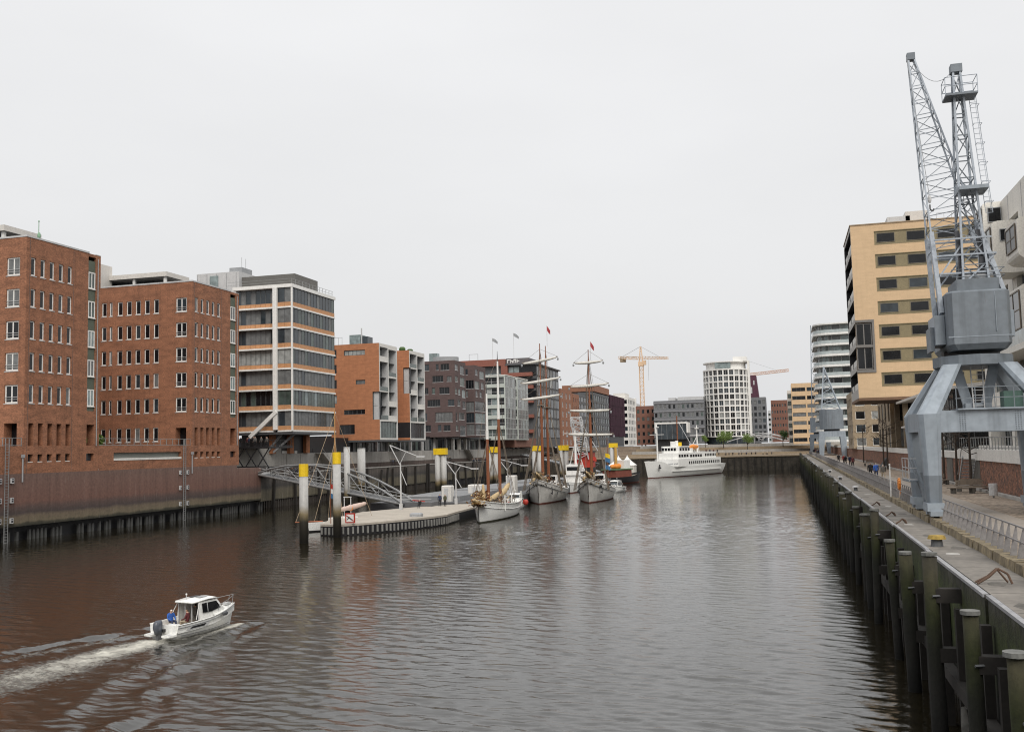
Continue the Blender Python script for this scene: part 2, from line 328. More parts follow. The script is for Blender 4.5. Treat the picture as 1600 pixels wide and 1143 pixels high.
LEAF = mat('dry_creeper', (.29, .125, .07), .95, .5, nscale=2.2, bscale=6, fine=.85, col2=(.07, .05, .043), bump=.8)
# ------------------------------------------------------------------ water
BX, BY, BH = -32.3, 46.8, math.radians(10)      # boat stern centre and heading (from +Y towards +X)
def wake_curve(s):                              # s metres behind the stern
    a = BH-s*.02
    k = -.02; return BX-(math.cos(BH)-math.cos(a))/k, BY-(math.sin(a)-math.sin(BH))/k, a
def water():
    x0, x1, y0, y1 = -92., 6., 17., 210.
    xs = np.linspace(x0, x1, 420); ys = [y0]
    while ys[-1] < y1: ys.append(ys[-1]+max(.085, ys[-1]*.0027))
    ys = np.array(ys); X, Y = np.meshgrid(xs, ys)
    H = np.zeros_like(X); F = np.zeros_like(X); CH = np.zeros_like(X)
    rw = np.random.RandomState(5); WV = np.zeros_like(X); gust = .75+.35*np.sin(X*.045+np.sin(Y*.03)*2)*np.sin(Y*.038+X*.02+1)
    for k in range(54):
        lam = .3*2**(rw.rand()*2.5); th = rw.normal(.25, .42); kk = 2*math.pi/lam; amp = .0064*lam**.8*(.6+.8*rw.rand())/2.2
        WV += amp*np.sin(kk*(X*math.sin(th)+Y*math.cos(th))+rw.rand()*6.28+.6*np.sin(X*.11+k)+.6*np.sin(Y*.09+2*k))*np.clip(lam/(Y*.0027*2.6+.01), 0, 1)
    WV *= gust
    best = np.full_like(X, 1e9); S = np.zeros_like(X); D = np.zeros_like(X)
    for s in np.arange(-6, 40, .4):
        a = wake_curve(s) if s >= 0 else (BX+math.sin(BH)*-s, BY+math.cos(BH)*-s, BH)
        dx, dy = X-a[0], Y-a[1]; d2 = dx*dx+dy*dy; w = d2 < best
        best[w] = d2[w]; S[w] = s; D[w] = (dx*math.cos(a[2])-dy*math.sin(a[2]))[w]
    A = np.abs(D); sp = np.clip(S, 0, 99)
    half = .7+.15*sp+.12*np.sin(S*.9)
    core = np.exp(-(A/half)**2)*np.clip(1.2-sp/15, 0, 1)*(S > -.5)*(.78+.22*np.sin(X*2.3+np.sin(Y*1.9)*2)*np.sin(Y*2.1+np.sin(X*1.3)*2))
    arms = np.exp(-((A-(1.0+.26*(S+4.4)))/(.28+.02*sp))**2)*(S > -5)*np.clip(1-sp/20, 0, 1)
    bow = np.exp(-((A-.6)/.6)**2)*np.exp(-((S+4.6)/.8)**2)
    side = np.exp(-((A-1.1)/.3)**2)*(S < 0)*(S > -5)
    F = np.clip(core+.5*arms+.6*bow+.34*side+.28*np.exp(-(A/(1.4+.22*sp))**2)*(S > -4)*np.clip(1-sp/26, 0, 1), 0, 1)
    CH = np.exp(-(A/(2.2+.2*sp))**2)*(S > -5)
    ph = A*2.1-(S+6)*.55
    env = np.exp(-((A-(1.6+.33*(S+6)))/(1.2+.05*sp))**2)*(S > -6)
    wob = np.sin(X*1.3+np.sin(Y*.9)*1.5)+np.sin(Y*1.7+X*.6)
    H = .07*np.sin(ph*1.3+wob*.8)*env*(1+.4*wob)+.08*arms*(1+.4*wob)+.06*core*np.sin(S*2.4+np.sin(D*3)+wob)
    edge = np.minimum(np.minimum(X-x0, x1-X), np.minimum(Y-y0, y1-Y)); H = (H+WV)*np.clip(edge/4, 0, 1)
    F *= np.clip(edge/2, 0, 1)
    nx, ny = len(xs), len(ys)
    V = np.stack([X.ravel(), Y.ravel(), H.ravel()], 1)
    idx = np.arange(nx*ny).reshape(ny, nx)
    Q = np.stack([idx[:-1, :-1].ravel(), idx[:-1, 1:].ravel(), idx[1:, 1:].ravel(), idx[1:, :-1].ravel()], 1)
    X1, Y1 = xs[-1], ys[-1]
    ext = [(-300, -400), (300, -400), (300, y0), (-300, y0), (-300, Y1), (300, Y1), (300, 400), (-300, 400), (x0, y0), (X1, y0), (X1, Y1), (x0, Y1)]
    n0 = len(V); V = np.vstack([V, np.array([(a, b, 0) for a, b in ext])])
    Q = np.vstack([Q, n0+np.array([(0, 1, 2, 3), (4, 5, 6, 7), (3, 8, 11, 4), (9, 2, 5, 10)])])
    me = bpy.data.meshes.new('water'); me.from_pydata(V.tolist(), [], Q.tolist())
    at = me.attributes.new('foam', 'FLOAT', 'POINT'); at.data.foreach_set('value', np.concatenate([F.ravel(), np.zeros(12)]).astype('f4'))
    me.polygons.foreach_set('use_smooth', [True]*len(Q))
    m = bpy.data.materials.new('harbour_water'); m.use_nodes = True; t = m.node_tree; L = t.links.new; b = t.nodes['Principled BSDF']
    b.inputs['IOR'].default_value = 1.75
    g = node(t, 'ShaderNodeNewGeometry')
    def nz_(scale, vec, detail=3, rough=.55):
        mp_ = node(t, 'ShaderNodeMapping'); mp_.inputs['Scale'].default_value = vec; mp_.inputs['Rotation'].default_value = (0, 0, .35); L(g.outputs['Position'], mp_.inputs[0])
        n = node(t, 'ShaderNodeTexNoise', Scale=scale, Detail=detail, Roughness=rough); L(mp_.outputs[0], n.inputs['Vector']); return n.outputs[0]
    a1, a2, a3 = nz_(.5, (.55, 1.4, 1), 3), nz_(2.3, (.55, 1.45, 1), 5, .62), nz_(.06, (1, 1, 1), 2)
    patch = node(t, 'ShaderNodeMapRange'); patch.inputs[1].default_value = .35; patch.inputs[2].default_value = .65; patch.inputs[3].default_value = .55; patch.inputs[4].default_value = 1.1; L(a3, patch.inputs[0])
    b1 = node(t, 'ShaderNodeBump', Distance=.02); L(patch.outputs[0], b1.inputs['Strength']); L(a1, b1.inputs['Height'])
    b2 = node(t, 'ShaderNodeBump', Distance=.02); L(patch.outputs[0], b2.inputs['Strength']); L(a2, b2.inputs['Height']); L(b1.outputs[0], b2.inputs['Normal'])
    at_ = node(t, 'ShaderNodeAttribute', attribute_name='foam')
    fn = nz_(3.4, (1, 1, 1), 8, .75)
    ad = node(t, 'ShaderNodeMath', operation='MULTIPLY_ADD'); L(at_.outputs['Fac'], ad.inputs[0]); ad.inputs[1].default_value = .64; L(fn, ad.inputs[2])
    fr = node(t, 'ShaderNodeMapRange'); fr.inputs[1].default_value = .72; fr.inputs[2].default_value = 1.14; L(ad.outputs[0], fr.inputs[0])
    mx = node(t, 'ShaderNodeMix', data_type='RGBA'); mx.inputs[6].default_value = (.0130, .0105, .0055, 1); mx.inputs[7].default_value = (.50, .48, .41, 1); L(fr.outputs[0], mx.inputs[0]); L(mx.outputs[2], b.inputs['Base Color'])
    rr = node(t, 'ShaderNodeMapRange'); rr.inputs[3].default_value = .05; rr.inputs[4].default_value = .6; L(fr.outputs[0], rr.inputs[0]); L(rr.outputs[0], b.inputs['Roughness'])
    b3 = node(t, 'ShaderNodeBump', Distance=.12, Strength=.6); L(fr.outputs[0], b3.inputs['Height']); L(b2.outputs[0], b3.inputs['Normal']); L(b3.outputs[0], b.inputs['Normal'])
    me.materials.append(m); o = link('water', me); o['kind'] = 'structure'
water()
# ------------------------------------------------------------------ ground of the banks and the far end
gb = MB()
gb.box(-3000, -96.2, -400, 3000, 9.0, 9.6); gb.box(-96.2, 3000, 432, 3000, 8.9, 9.55); gb.box(24, 3000, -400, 432, 7.2, 7.9)
struct('ground', gb, GRD)
TX = -96.2
# left bank: brick quay under the brick blocks
q = thing('quay_wall', 'stained brick quay wall under the red brick office blocks', 'wall', (-89, 110, 0))
b = MB(); b.box(-92, -88.95, 40, 149.1, 1.75, 8.0); b.box(-92, -88.95, 149.1, 157, 1.75, 7.4)
b.build('wall', TIDE, q)
b = MB(); b.box(-92, -88.9, 157.02, 160.6, 1.5, 6.2); b.build('end_pier', OLDQ, q)
b = MB(); b.box(-92, -90.3, 40, 160, -1, 1.75); b.build('sheet_wall', BLK, q)  # black colour stands in for the shade under the overhanging wall
k = None
for i in range(96):                             # sheet pile ribs showing their worn faces at low tide
    y = 94.5+i*.68
    if k is None: k = MB().box(-.18, .12, -.17, .17, -.6, 1.35).mesh('fender_rib', PALE)
    if random.random() < .62: link('fender_rib', k, q, Matrix.Translation((-.75, y-110, -.12-.16*random.random())))
# drains and ladders of that wall
def ladder(y, z1, label):
    t = thing('wall_ladder', label, 'ladder', (-88.7, y, 0))
    b = MB(); b.bar((0, -.28, -.5), (0, -.28, z1), .07); b.bar((0, .28, -.5), (0, .28, z1), .07); b.build('stile', STL, t, False)
    rm = MB().bar((0, -.28, 0), (0, .28, 0), .045).mesh('rung', STL)
    for i in range(int((z1+.3)/.33)): link('rung', rm, t, Matrix.Translation((0, 0, -.3+.33*i)))
    b = MB(); b.add([(-.2, -.22, 0), (.02, -.22, 0), (.02, .22, 0), (-.2, .22, 0), (-.2, -.22, .62), (.02, -.22, .62), (.02, .22, .62), (-.2, .22, .62)], [(0, 1, 2, 3), (4, 7, 6, 5), (0, 4, 5, 1), (3, 2, 6, 7), (1, 5, 6, 2)]); b.add([(.025, -.14, .1), (.025, .16, .1), (.025, .16, .34), (.025, -.14, .34)], [(0, 1, 2, 3)], 1); b.add([(.025, -.14, .42), (.025, .16, .42), (.025, .16, .54), (.025, -.14, .54)], [(0, 1, 2, 3)], 1)
    rm = b.mesh('mooring_recess', [LGR, BLK])
    for z in (2.2, 4.6, 6.9):
        for s in (-1, 1): link('mooring_recess', rm, t, Matrix.Translation((0, s*.95, z)))
ladder(97.7, 12.2, 'tall steel ladder on the brick quay below the double window')
ladder(133.7, 12.2, 'steel ladder on the brick quay where the second block begins')
for y, lab in ((100.3, 'rusty drain pipe at the corner of the first brick block'), (135.8, 'rusty drain pipe at the corner of the second brick block')):
    t = thing('drain_pipe', lab, 'pipe', (-88.9, y, 7)); b = MB(); b.tube((.12, 0, 0), (.12, 0, 3.0), .09, n=8); b.build('pipe', GRY, t, False)
    b = MB(); b.box(0, .3, -.16, .16, 2.9, 3.3); b.build('hopper', GRY, t, False)
# ------------------------------------------------------------------ the two red brick blocks
def green_column(B, o, ang, x0, x1, zs, ztop):
    B.panel(o, ang, x0, x1, 11.4-o[2]+3.0, ztop-o[2]-.5, mat('green_panel', (.095, .11, .08), .7, .15), .12, .05, 'panel')
    for z in zs: B.win(o, ang, x0+.08, x1-.08, z-o[2], z+2.25-o[2], .04, WHT, .14, 2, 1, 'pale', WHC)
ROWS = [32.3, 28.38, 24.42, 20.5, 16.55]
def brick_block(label, y0, y1, cols, cw, greens, xf, xb, big=None):
    B = Bld('office_block', label, 'building', (-89, y0, 8), 'red brick office blocks on the quay'); L_ = y1-y0
    o = (-89, y0, 8)
    ops = [(c-y0, c-y0+cw, z-8, z-8+2.27) for c in cols for z in ROWS]
    ops += [(c-y0, c-y0+cw, 3.33, 6.1, 1.3) for c in cols]+[(c-y0, c-y0+cw, 1.33, 2.3, .5) for c in cols]
    g0, g1 = greens; ops += [(g0-y0, g1-y0, 7.9, 28.6, .4), (g0-y0, g1-y0, 3.33, 6.1, 1.3), (g0-y0, g1-y0, 1.33, 2.3, .5)]
    B.facade(o, E_, L_, 29, ops, BR, .3)
    for c in cols:
        for z in ROWS: B.win(o, E_, c-y0, c-y0+cw, z-8, z-8+2.27, .15, WHT, .16, 1, 1, 'brick', LGR)
        B.pane(o, E_, c-y0, c-y0+cw, 3.33, 6.1, 1.28, gm=BR, name='loggia_back'); B.panel(o, E_, c-y0, c-y0+cw, 1.33, 1.42, WHC, .02, .48, 'sill'); B.pane(o, E_, c-y0, c-y0+cw, 1.42, 2.3, .49, gm=G2)
    B.pane(o, E_, g0-y0, g1-y0, 3.33, 6.1, 1.28, gm=BR, name='loggia_back'); B.pane(o, E_, g0-y0, g1-y0, 1.4, 2.3, .49, gm=G2)
    green_column(B, o, E_, g0-y0, g1-y0, [z-.02 for z in ROWS], 36.6)
    # face towards the court
    o2 = (xb, y0, 8); W = -89-xb
    ops = []; wins = []
    for a, w, dbl in xf:
        for z in ROWS:
            ops.append((a-xb, a-xb+w, z-8, z-8+2.25)); wins.append((a-xb, a-xb+w, z-8, z-8+2.25, dbl))
        if not dbl: ops.append((a-xb, a-xb+w, 4.05, 6.25)); wins.append((a-xb, a-xb+w, 4.05, 6.25, False))
    ops.append((-91.9-xb, -90-xb, 3.33, 6.1, 1.3))
    B.facade(o2, 0, W, 29, ops, BR, .3)
    for a, c, z0, z1, dbl in wins: B.win(o2, 0, a, c, z0, z1, .15, WHT, .17 if dbl else .14, 2 if dbl else 1, 1, 'brick', LGR)
    for a, c, z0, z1, dbl in wins:
        if dbl:
            r = MB(); r.bar((0, 0, 0), (c-a, 0, 0), .05); r.bar((0, 0, -.28), (c-a, 0, -.28), .04); link('guard_rail', r.mesh('guard_rail', LGR), B.root, B.mtx(o2, 0, a, .06, z0+.75))
    B.pane(o2, 0, -91.9-xb, -90-xb, 3.33, 6.1, 1.28, gm=G1, name='door')
    B.body(xb, -89.001, y0+.001, y1, 8, 36.98, BR, 'frb'); B.body(xb+.3, -89.3, y0+.3, y1-.2, 36.99, 37.05, DGR, '', 'roof')
    p = MB(); p.box(xb, -88.93, y0-.07, y0+.25, 37, 37.22); p.box(-89.25, -88.93, y0+.25, g0+.1, 37, 37.22); p.box(-89.2, -88.98, g1-.05, y1, 37, 37.1); p.build('parapet', LGR, B.root)
    for yy in (y0+.55, cols[-1]+cw+.25): MB().box(-89, -88.985, yy, yy+.03, 8, 36.9).build('expansion_joint', DGR, B.root)
    MB().tube((-88.93, g1+.35, 11.3), (-88.93, g1+.35, 36.5), .06, n=6).build('downpipe', GRY, B.root)
    return B
c1 = [101.36+1.63*i for i in range(5)]
B1 = brick_block('red brick office block whose penthouse roof carries a green figure', 100.6, 114.3, c1, .86, (111.85, 113.35), [(-91.93, 1.95, True)], -122)
c2 = [136.75+1.6*i for i in range(5)]
B2 = brick_block('red brick office block standing next to the white and orange building', 136, 149.8, c2, .9, (147.1, 148.8), [(-91.93, 1.95, True)]+[(-95.98-1.67*i, .96, False) for i in range(5)]+[(-104.15, .55, False), (-105.6, .9, False)], -124)
def penthouse(B, x1, y0, y1, z0, posts, xb):
    b = MB(); b.box(xb, x1, y0, y1, z0+1.75, z0+2.5); b.build('canopy', WHR, B.root)
    b = MB(); b.box(xb, x1-3.2, y0+2.6, y1-.4, z0-.3, z0+1.74); b.build('penthouse_wall', DGR, B.root)
    for x, y in posts: MB().box(x-.2, x+.2, y-.2, y+.2, z0-.2, z0+1.74).build('post', WHT, B.root)
    for i in range(5): MB().box(x1-6-2.4*i, x1-4.2-2.4*i, y0+2.53, y0+2.59, z0, z0+1.5).build('window', G2, B.root)
penthouse(B1, -95, 103.4, 110, 37.1, [(-95.6, 104)], -120)
penthouse(B2, -97, 140.8, 147.3, 37.45, [(-97.6, 141.4), (-103.5, 141.4)], -112)
b = MB(); b.box(-113.5, -108, 134, 141.6, 37, 41.6); b.build('stair_head', WHR, B2.root)
t = thing('roof_figure', 'small green figure with a pole on the brick roof', 'statue', (-92.5, 106.6, 37)); b = MB(); b.tube((0, 0, 0), (0, 0, 1.2), .16, .26, 8); b.ball((0, .05, 1.6), .24, .2, .5); b.tube((0, 0, 1.9), (0, 0, 3.5), .05); b.ball((0, 0, 3.5), .1, .1, .12)
b.build('body', mat('verdigris', (.25, .42, .28), .7, .3), t, False)
# courts between the blocks
def court(y0, y1, xb, label, slot=None):
    t = Bld('courtyard_wall', label, 'wall', (-89, y0, 8))
    ops = [(slot[0]-y0, slot[1]-y0, 1.3, 2.35, .5)] if slot else []
    t.facade((-89, y0, 8), E_, y1-y0, 3.3, ops, BR, .3)
    if slot: t.panel((-89, y0, 8), E_, slot[0]-y0, slot[1]-y0, 1.28, 1.6, WHC, -.06, .5, 'sill'); t.pane((-89, y0, 8), E_, slot[0]-y0, slot[1]-y0, 1.62, 2.35, .46, gm=mat('pale_shutter', (.2, .21, .19), .6, .1))
    t.body(xb, -89.002, y0+.01, y1-.01, 10.9, 11.29, CON, '', 'terrace')
    r = thing('terrace_railing', 'grey terrace railing '+('beside the red brick roof figure block' if not slot else 'above the long slot between the brick blocks'), 'railing', (-89.2, y0, 11.3))
    b = MB()
    for z in (1.0, .1): b.bar((0, .1, z), (0, y1-y0-.1, z), .06)
    b.build('rail', STL, r, False)
    pm = MB().box(-.03, .03, -.03, .03, 0, 1.0).mesh('post', STL); n = int((y1-y0)/1.5)
    for i in range(n+1): link('post', pm, r, Matrix.Translation((0, .1+(y1-y0-.2)*i/n, 0)))
    pm = MB().add([(0, 0, .12), (0, (y1-y0-.2)/n-.06, .12), (0, (y1-y0-.2)/n-.06, .95), (0, 0, .95)], [(0, 1, 2, 3)]).mesh('infill', mat('rail_mesh', (.20, .12, .09), .7, .1))
court(60, 100.58, -122, 'brick terrace wall before the first brick block')
court(114.32, 135.98, -112, 'brick terrace wall with a long slot between the blocks', (117.4, 133.2))
B = MB(); B.box(-124, -112, 114.4, 135.9, 8, 36.5)
tag(B.build('rear_block', BR), 'red brick rear block closing the court between the two blocks', 'building')
def leafy(name, label, c, r, n, m, cat='shrub', seed=1, size=.16, group=None, stem=True):
    rnd = random.Random(seed); t = thing(name, label, cat, c, 0, group); b = MB()
    for i in range(n):
        while True:
            p = Vector((rnd.uniform(-1, 1), rnd.uniform(-1, 1), rnd.uniform(-1, 1)))
            if p.length < 1: break
        p = Vector((p.x*r[0], p.y*r[1], p.z*r[2]+r[2])); u = Vector((rnd.uniform(-1, 1), rnd.uniform(-1, 1), rnd.uniform(-1, 1))).normalized()*size; v = u.orthogonal().normalized()*size*.6
        b.add([p-u, p+v, p+u, p-v], [(0, 1, 2, 3)])
    b.build('foliage', m, t, False)
    if stem: MB().tube((0, 0, 0), (0, 0, r[2]), .05, .03, 5).build('stem', BRK, t, False)
    return t
leafy('potted_shrub', 'bright green shrub in a pot by the courtyard railing', (-90.2, 115.6, 11.3), (.9, .8, .8), 500, FOL, seed=2)
leafy('climbing_shrub', 'dark climbing shrub on the wall above the potted shrub', (-94, 116.4, 13.2), (1.6, .8, .8), 400, FOD, seed=3)
leafy('potted_shrub', 'green shrub in the loggia of the first brick block', (-90, 112.5, 11.35), (.35, .5, .7), 250, FOL, seed=4)
# ------------------------------------------------------------------ left bank beyond the brick blocks: old quay, lower promenade, upper wall
q = thing('old_quay_wall', 'dark old quay wall with lime streaks and leaning timber fenders', 'wall', (-91, 160, 0))
b = MB(); b.box(-95.3, -91, 160.6, 640, 1.4, 6.0); b.build('wall', OLDQ, q)
b = MB(); b.box(-95.3, -91.5, 160.6, 640, -1, 1.4); b.build('sheet_wall', BLK, q)
b = MB(); b.box(-91.5, -90.9, 160.7, 640, 6.0, 6.22); b.build('coping', CON, q)
fm = MB().bar((.15, 0, -.4), (.15, 0, 6.6), .42, .42).mesh('fender_timber', mat('black_timber', (.018, .015, .012), .85, .4))
rnd = random.Random(4)
for i in range(40): 
    l = link('fender_timber', fm, q, Matrix.Translation((rnd.uniform(.1, .4), 6+i*5.1+rnd.uniform(-2.2, 2.2), rnd.uniform(-1, -.2))) @ Matrix.Rotation(rnd.uniform(-.16, .16), 4, 'X') @ Matrix.Rotation(rnd.uniform(0, .08), 4, 'Y'))
rb = MB().box(-.1, .2, -.16, .16, -.5, 1.3).mesh('sheet_rib', SHEET)
for i in range(120): link('sheet_rib', rb, q, Matrix.Translation((-.3, 2+i*.85, 0)))
b = MB(); b.box(-95.3, -91.5, 160.7, 640, 6.0, 6.05); struct('lower_promenade', b, PATH)
u = thing('upper_wall', 'pale concrete upper wall along the lower promenade', 'wall', (-95.3, 150, 6))
b = MB(); b.box(-96.2, -95.3, 157, 640, 6.0, 7.15); b.build('brick_base', mat('brown_base', (.10, .075, .065), .9, .3, streak=.3), u)
b = MB(); b.box(-96.2, -95.25, 149.9, 176, 7.1, 11.0); b.build('wall', CON, u)
b = MB(); b.box(-96.2, -95.25, 176.02, 640, 7.152, 9.75); b.build('wall', CON, u)
for i in range(30): MB().box(-95.27, -95.22, 178+i*6.0, 178.06+i*6, 7.16, 9.7).build('joint', COD, u)
def stair(y0, label):
    t = thing('stone_stair', label, 'stair', (-95, y0, 6)); 
    sm = MB().box(0, 1.5, 0, .32, 0, .2).mesh('step', CON)
    for i in range(19): link('step', sm, t, Matrix.Translation((-.2, i*.32, 3.7-(i+1)*.195)))
    b = MB(); b.bar((1.35, 0, 4.7), (1.35, 6.1, 1.0), .07); b.bar((1.35, 0, 3.7), (1.35, 6.1, .1), .5, .25); b.build('balustrade', CON, t, False)
stair(190.5, 'concrete stair coming down beside the white and orange building')
stair(290, 'concrete stair below the dark brown brick building')
# ------------------------------------------------------------------ white and orange glazed building
B3 = Bld('office_building', 'glazed office building with white frame and orange parapet bands', 'building', (-89, 168.7, 9.8))
Z3 = [13.8+3.9*i for i in range(7)]
o = (-101.5, 168.7, 0); oc = (-89, 168.7, 0); LC = 18.5
def band3(o, ang, x0, x1, n, yrec, gs):
    w = (x1-x0)/n
    for k, z in enumerate(Z3):
        B3.panel(o, ang, x0, x1, z, z+.3, WHT, -.12, .9, 'floor_edge')
        for i in range(n):
            B3.panel(o, ang, x0+i*w+.02, x0+(i+1)*w-.02, z+.33, z+1.12, PNK, yrec, .12, 'parapet_panel')
            g = gs(k, i); B3.win(o, ang, x0+i*w, x0+(i+1)*w, z+1.12, z+3.9, yrec+.06, DGR, .05, 1, 1, gm=g, d=.06)
rnd = random.Random(5)
def gs_c(k, i):
    if k == 1: return rnd.choice([G3, G6, G3, G2])
    if k in (0, 2): return rnd.choice([G5, G5, G2, G5])
    return rnd.choice([G5, G2, G2, G3, G2])
def gs_x(k, i):
    if k == 3: return rnd.choice([G4, G4, G4, G5])
    if k == 1: return rnd.choice([G1, G1, G2, G3])
    return rnd.choice([G5, G5, G2, G5])
band3(o, 0, 0.2, 8.65, 8, .75, gs_x); band3(o, 0, 9.5, 12.35, 2, .05, gs_x); band3(oc, E_, .15, LC, 14, .05, gs_c)
b = MB(); b.box(-101.5, -88.85, 168.5, 170.5, 41.1, 41.75); b.box(-90.5, -88.85, 170.5, 187.4, 41.1, 41.75); b.build('roof_edge', WHT, B3.root)
MB().box(-92.85, -92.0, 168.3, 169.5, 14.2, 41.2).build('pillar', WHT, B3.root)
MB().box(-89.15, -88.86, 168.55, 168.85, 13.9, 41.1).build('corner_post', WHT, B3.root)
MB().box(-101.3, -89.9, 170.0, 187.2, 13.7, 41.09).build('core', DGR, B3.root)
MB().box(-101.5, -88.9, 168.75, 187.3, 13.35, 13.78).build('soffit', DGR, B3.root)
MB().bar((-97.6, 168.2, 12.9), (-92.1, 168.35, 17.6), .55, .7).build('strut', WHT, B3.root)
for a, c in (((-92.5, 171, 13.4), (-95.6, 171, 10)), ((-89.8, 171, 13.4), (-94.2, 171, 10))): MB().bar(a, c, .35).build('raker', GRY, B3.root)
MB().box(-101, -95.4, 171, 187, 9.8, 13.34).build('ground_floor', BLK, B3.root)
for y in (171.3, 178.5, 185.4): MB().box(-95.6, -94.7, y, y+1.6, 9.75, 13.34).build('brick_pier', BR2, B3.root)
b = MB(); b.box(-113.5, -103.9, 175, 186, 41.5, 46.2); b.build('plant_room', LGR, B3.root)
for i in range(5): MB().box(-113.4+i*2.2, -113.34+i*2.2, 174.93, 174.99, 41.8, 46).build('joint', GRY, B3.root)
MB().box(-110.5, -108.6, 174.9, 175, 42, 45.6).build('window', G6, B3.root)
b = MB(); b.box(-103.88, -92.2, 176, 186, 41.5, 45.1); b.build('plant_screen', mat('plant_screen', (.13, .125, .115), .7, .1), B3.root)
b = MB(); b.box(-106.7, -103.9, 176, 180, 46.2, 47.2); b.build('chimney', GRY, B3.root)
r = MB(); 
for z in (42.3, 42.85): r.bar((-89.3, 169.3, z), (-89.3, 187, z), .045); r.bar((-103, 169.3, z), (-89.3, 169.3, z), .045)
r.build('roof_rail', STL, B3.root)
pm = MB().box(-.03, .03, -.03, .03, 0, 1.15).mesh('rail_post', STL)
for i in range(13): link('rail_post', pm, B3.root, Matrix.Translation((-.3, .6+i*1.45, 31.95)))
b = MB(); b.tube((-104.5, 177, 47), (-104.5, 177, 49.4), .04); b.tube((-103.6, 177, 47), (-103.6, 177, 49), .04); b.build('antenna', GRY, B3.root)
# viewing platform on black trusses in front of it
t = thing('viewing_platform', 'black steel viewing platform full of people on crossed struts', 'platform', (-92, 161, 7.4))
MB().box(-96.1, -88.3, 158.6, 167.5, 10.75, 11.1).build('deck', BLK, t)
for x in (-94.6, -92.0, -89.6):
    MB().bar((x-1.1, 158.8, 10.7), (x+1.1, 158.8, 7.5), .16).build('strut', BLK, t); MB().bar((x+1.1, 159, 10.7), (x-1.1, 159, 7.5), .16).build('strut', BLK, t)
MB().bar((-95.8, 158.9, 7.5), (-88.6, 158.9, 7.5), .2).build('tie', BLK, t); MB().bar((-88.6, 159, 7.4), (-88.6, 167, 7.4), .2).build('tie', BLK, t)
for z in (12.15, 11.3): MB().bar((-96.1, 158.65, z), (-88.3, 158.65, z), .06).bar((-88.35, 158.7, z), (-88.35, 167.4, z), .06).build('rail', BLK, t)
pm = MB().box(-.03, .03, -.03, .03, 0, 1.05).mesh('rail_post', BLK)
for i in range(11): link('rail_post', pm, t, Matrix.Translation((-4.0+i*.76, -2.35, 3.7)))
for i in range(7): link('rail_post', pm, t, Matrix.Translation((3.65, -2.3+i*1.4, 3.7)))
# ------------------------------------------------------------------ orange brick pair with white balconies
def orange_house(label, y0, y1, xl, first):
    B = Bld('apartment_building', label, 'building', (-89, y0, 12.4), 'orange brick apartment buildings')
    o = (xl, y0, 12.4); W = -89-xl; H = 22.1
    if first:
        ops = [(-97.7-xl, -92.5-xl, 31.9-12.4, 33.1-12.4), (-94.8-xl, -92.5-xl, 25.2-12.4, 26.2-12.4), (-97.8-xl, -92.6-xl, 18.3-12.4, 19.4-12.4), (-99-xl, -95.2-xl, 13.8-12.4, 16-12.4)]
        ops += [(-100.8-xl, -99.6-xl, z-12.4, z+2-12.4) for z in (31.4, 27.9, 24.4, 20.9)]
        cut = (-90.7-xl, W, 17-12.4, 23.35-12.4, .9)
    else:
        ops = []; cut = (-90.6-xl, W, 23.8-12.4, 30.2-12.4, .9)
    B.facade(o, 0, W, H, ops+[cut], BR2, .3, rev=DGR)
    for p in ops: B.win(o, 0, *p, .2, DGR, .1, max(1, int((p[1]-p[0])/1.0)), 1, 'dark')
    B.win(o, 0, *cut[:4], .8, DGR, .09, 2, 3, gm=G3 if first else G2)
    if not first: B.panel(o, 0, 0, W, .6, 4.3, BLK, -.02, .06, 'dark_bay')
    oc = (-89, y0, 12.4); L_ = y1-y0; m = L_/2
    c1 = [(.45, m-.2, 18.2, 21.3), (.45, m-.2, 11.2, 17.9), (.45, m-.2, 4.6, 10.95)] if first else [(.45, m-.2, 17.9, 21.3), (.45, m-.2, 11.4, 17.6), (.45, m-.2, 4.6, 11.1)]
    c2 = [(m+.2, L_-.45, 14.8, 21.1), (m+.2, L_-.45, 8, 14.4), (m+.2, L_-.45, 4.6, 7.7)]
    g = [(.5, L_-.4, .4, 4.2, .4)]
    B.facade(oc, E_, L_, H, [p+(1.7,) for p in c1+c2]+g, WHC, 1.7, rev=LGR)
    for p in c1+c2:
        B.win(oc, E_, *p, 1.6, DGR, .09, 3, max(1, int((p[3]-p[2])/3)), 'dark')
        B.panel(oc, E_, p[0], p[1], p[2], p[2]+1.0, WHC if random.random() < .6 else G3, .1, .1, 'balustrade')
        if p[3]-p[2] > 5: B.panel(oc, E_, p[0], p[1], p[2]+3.1, p[2]+3.2, DGR, .5, 1.1, 'balcony_slab')
    B.win(oc, E_, *g[0][:4], .3, DGR, .14, 6, 1, 'mixed')
    B.body(xl, -91, y0+1.75, y1, 12.4, 34.45, BR2, 'fr'); B.body(-91, -89.01, y1-.3, y1, 12.4, 34.45, BR2); 
    MB().box(xl, -89.01, y0+.02, y1, 34.46, 34.5).build('roof', DGR, B.root); MB().box(xl, -89.01, y0+.02, y1-.02, 12.0, 12.39).build('soffit', DGR, B.root)
    MB().box(-91.0, -90.9, y0+1.8, y1-.3, 12.4, 34.4).build('inner_wall', LGR, B.root)
    return B
B4 = orange_house('orange brick apartment building with slit windows and a glass roof lantern', 210.3, 221.2, -101, True)
b = MB(); b.box(-98, -95.2, 214, 217, 34.5, 37.1); b.build('roof_lantern', G6, B4.root); MB().box(-95.1, -93.4, 214, 217, 34.5, 36.6).build('roof_lantern', G2, B4.root)
MB().tube((-94.9, 214, 34.5), (-94.9, 214, 38.6), .16, n=8).build('flue', LGR, B4.root)
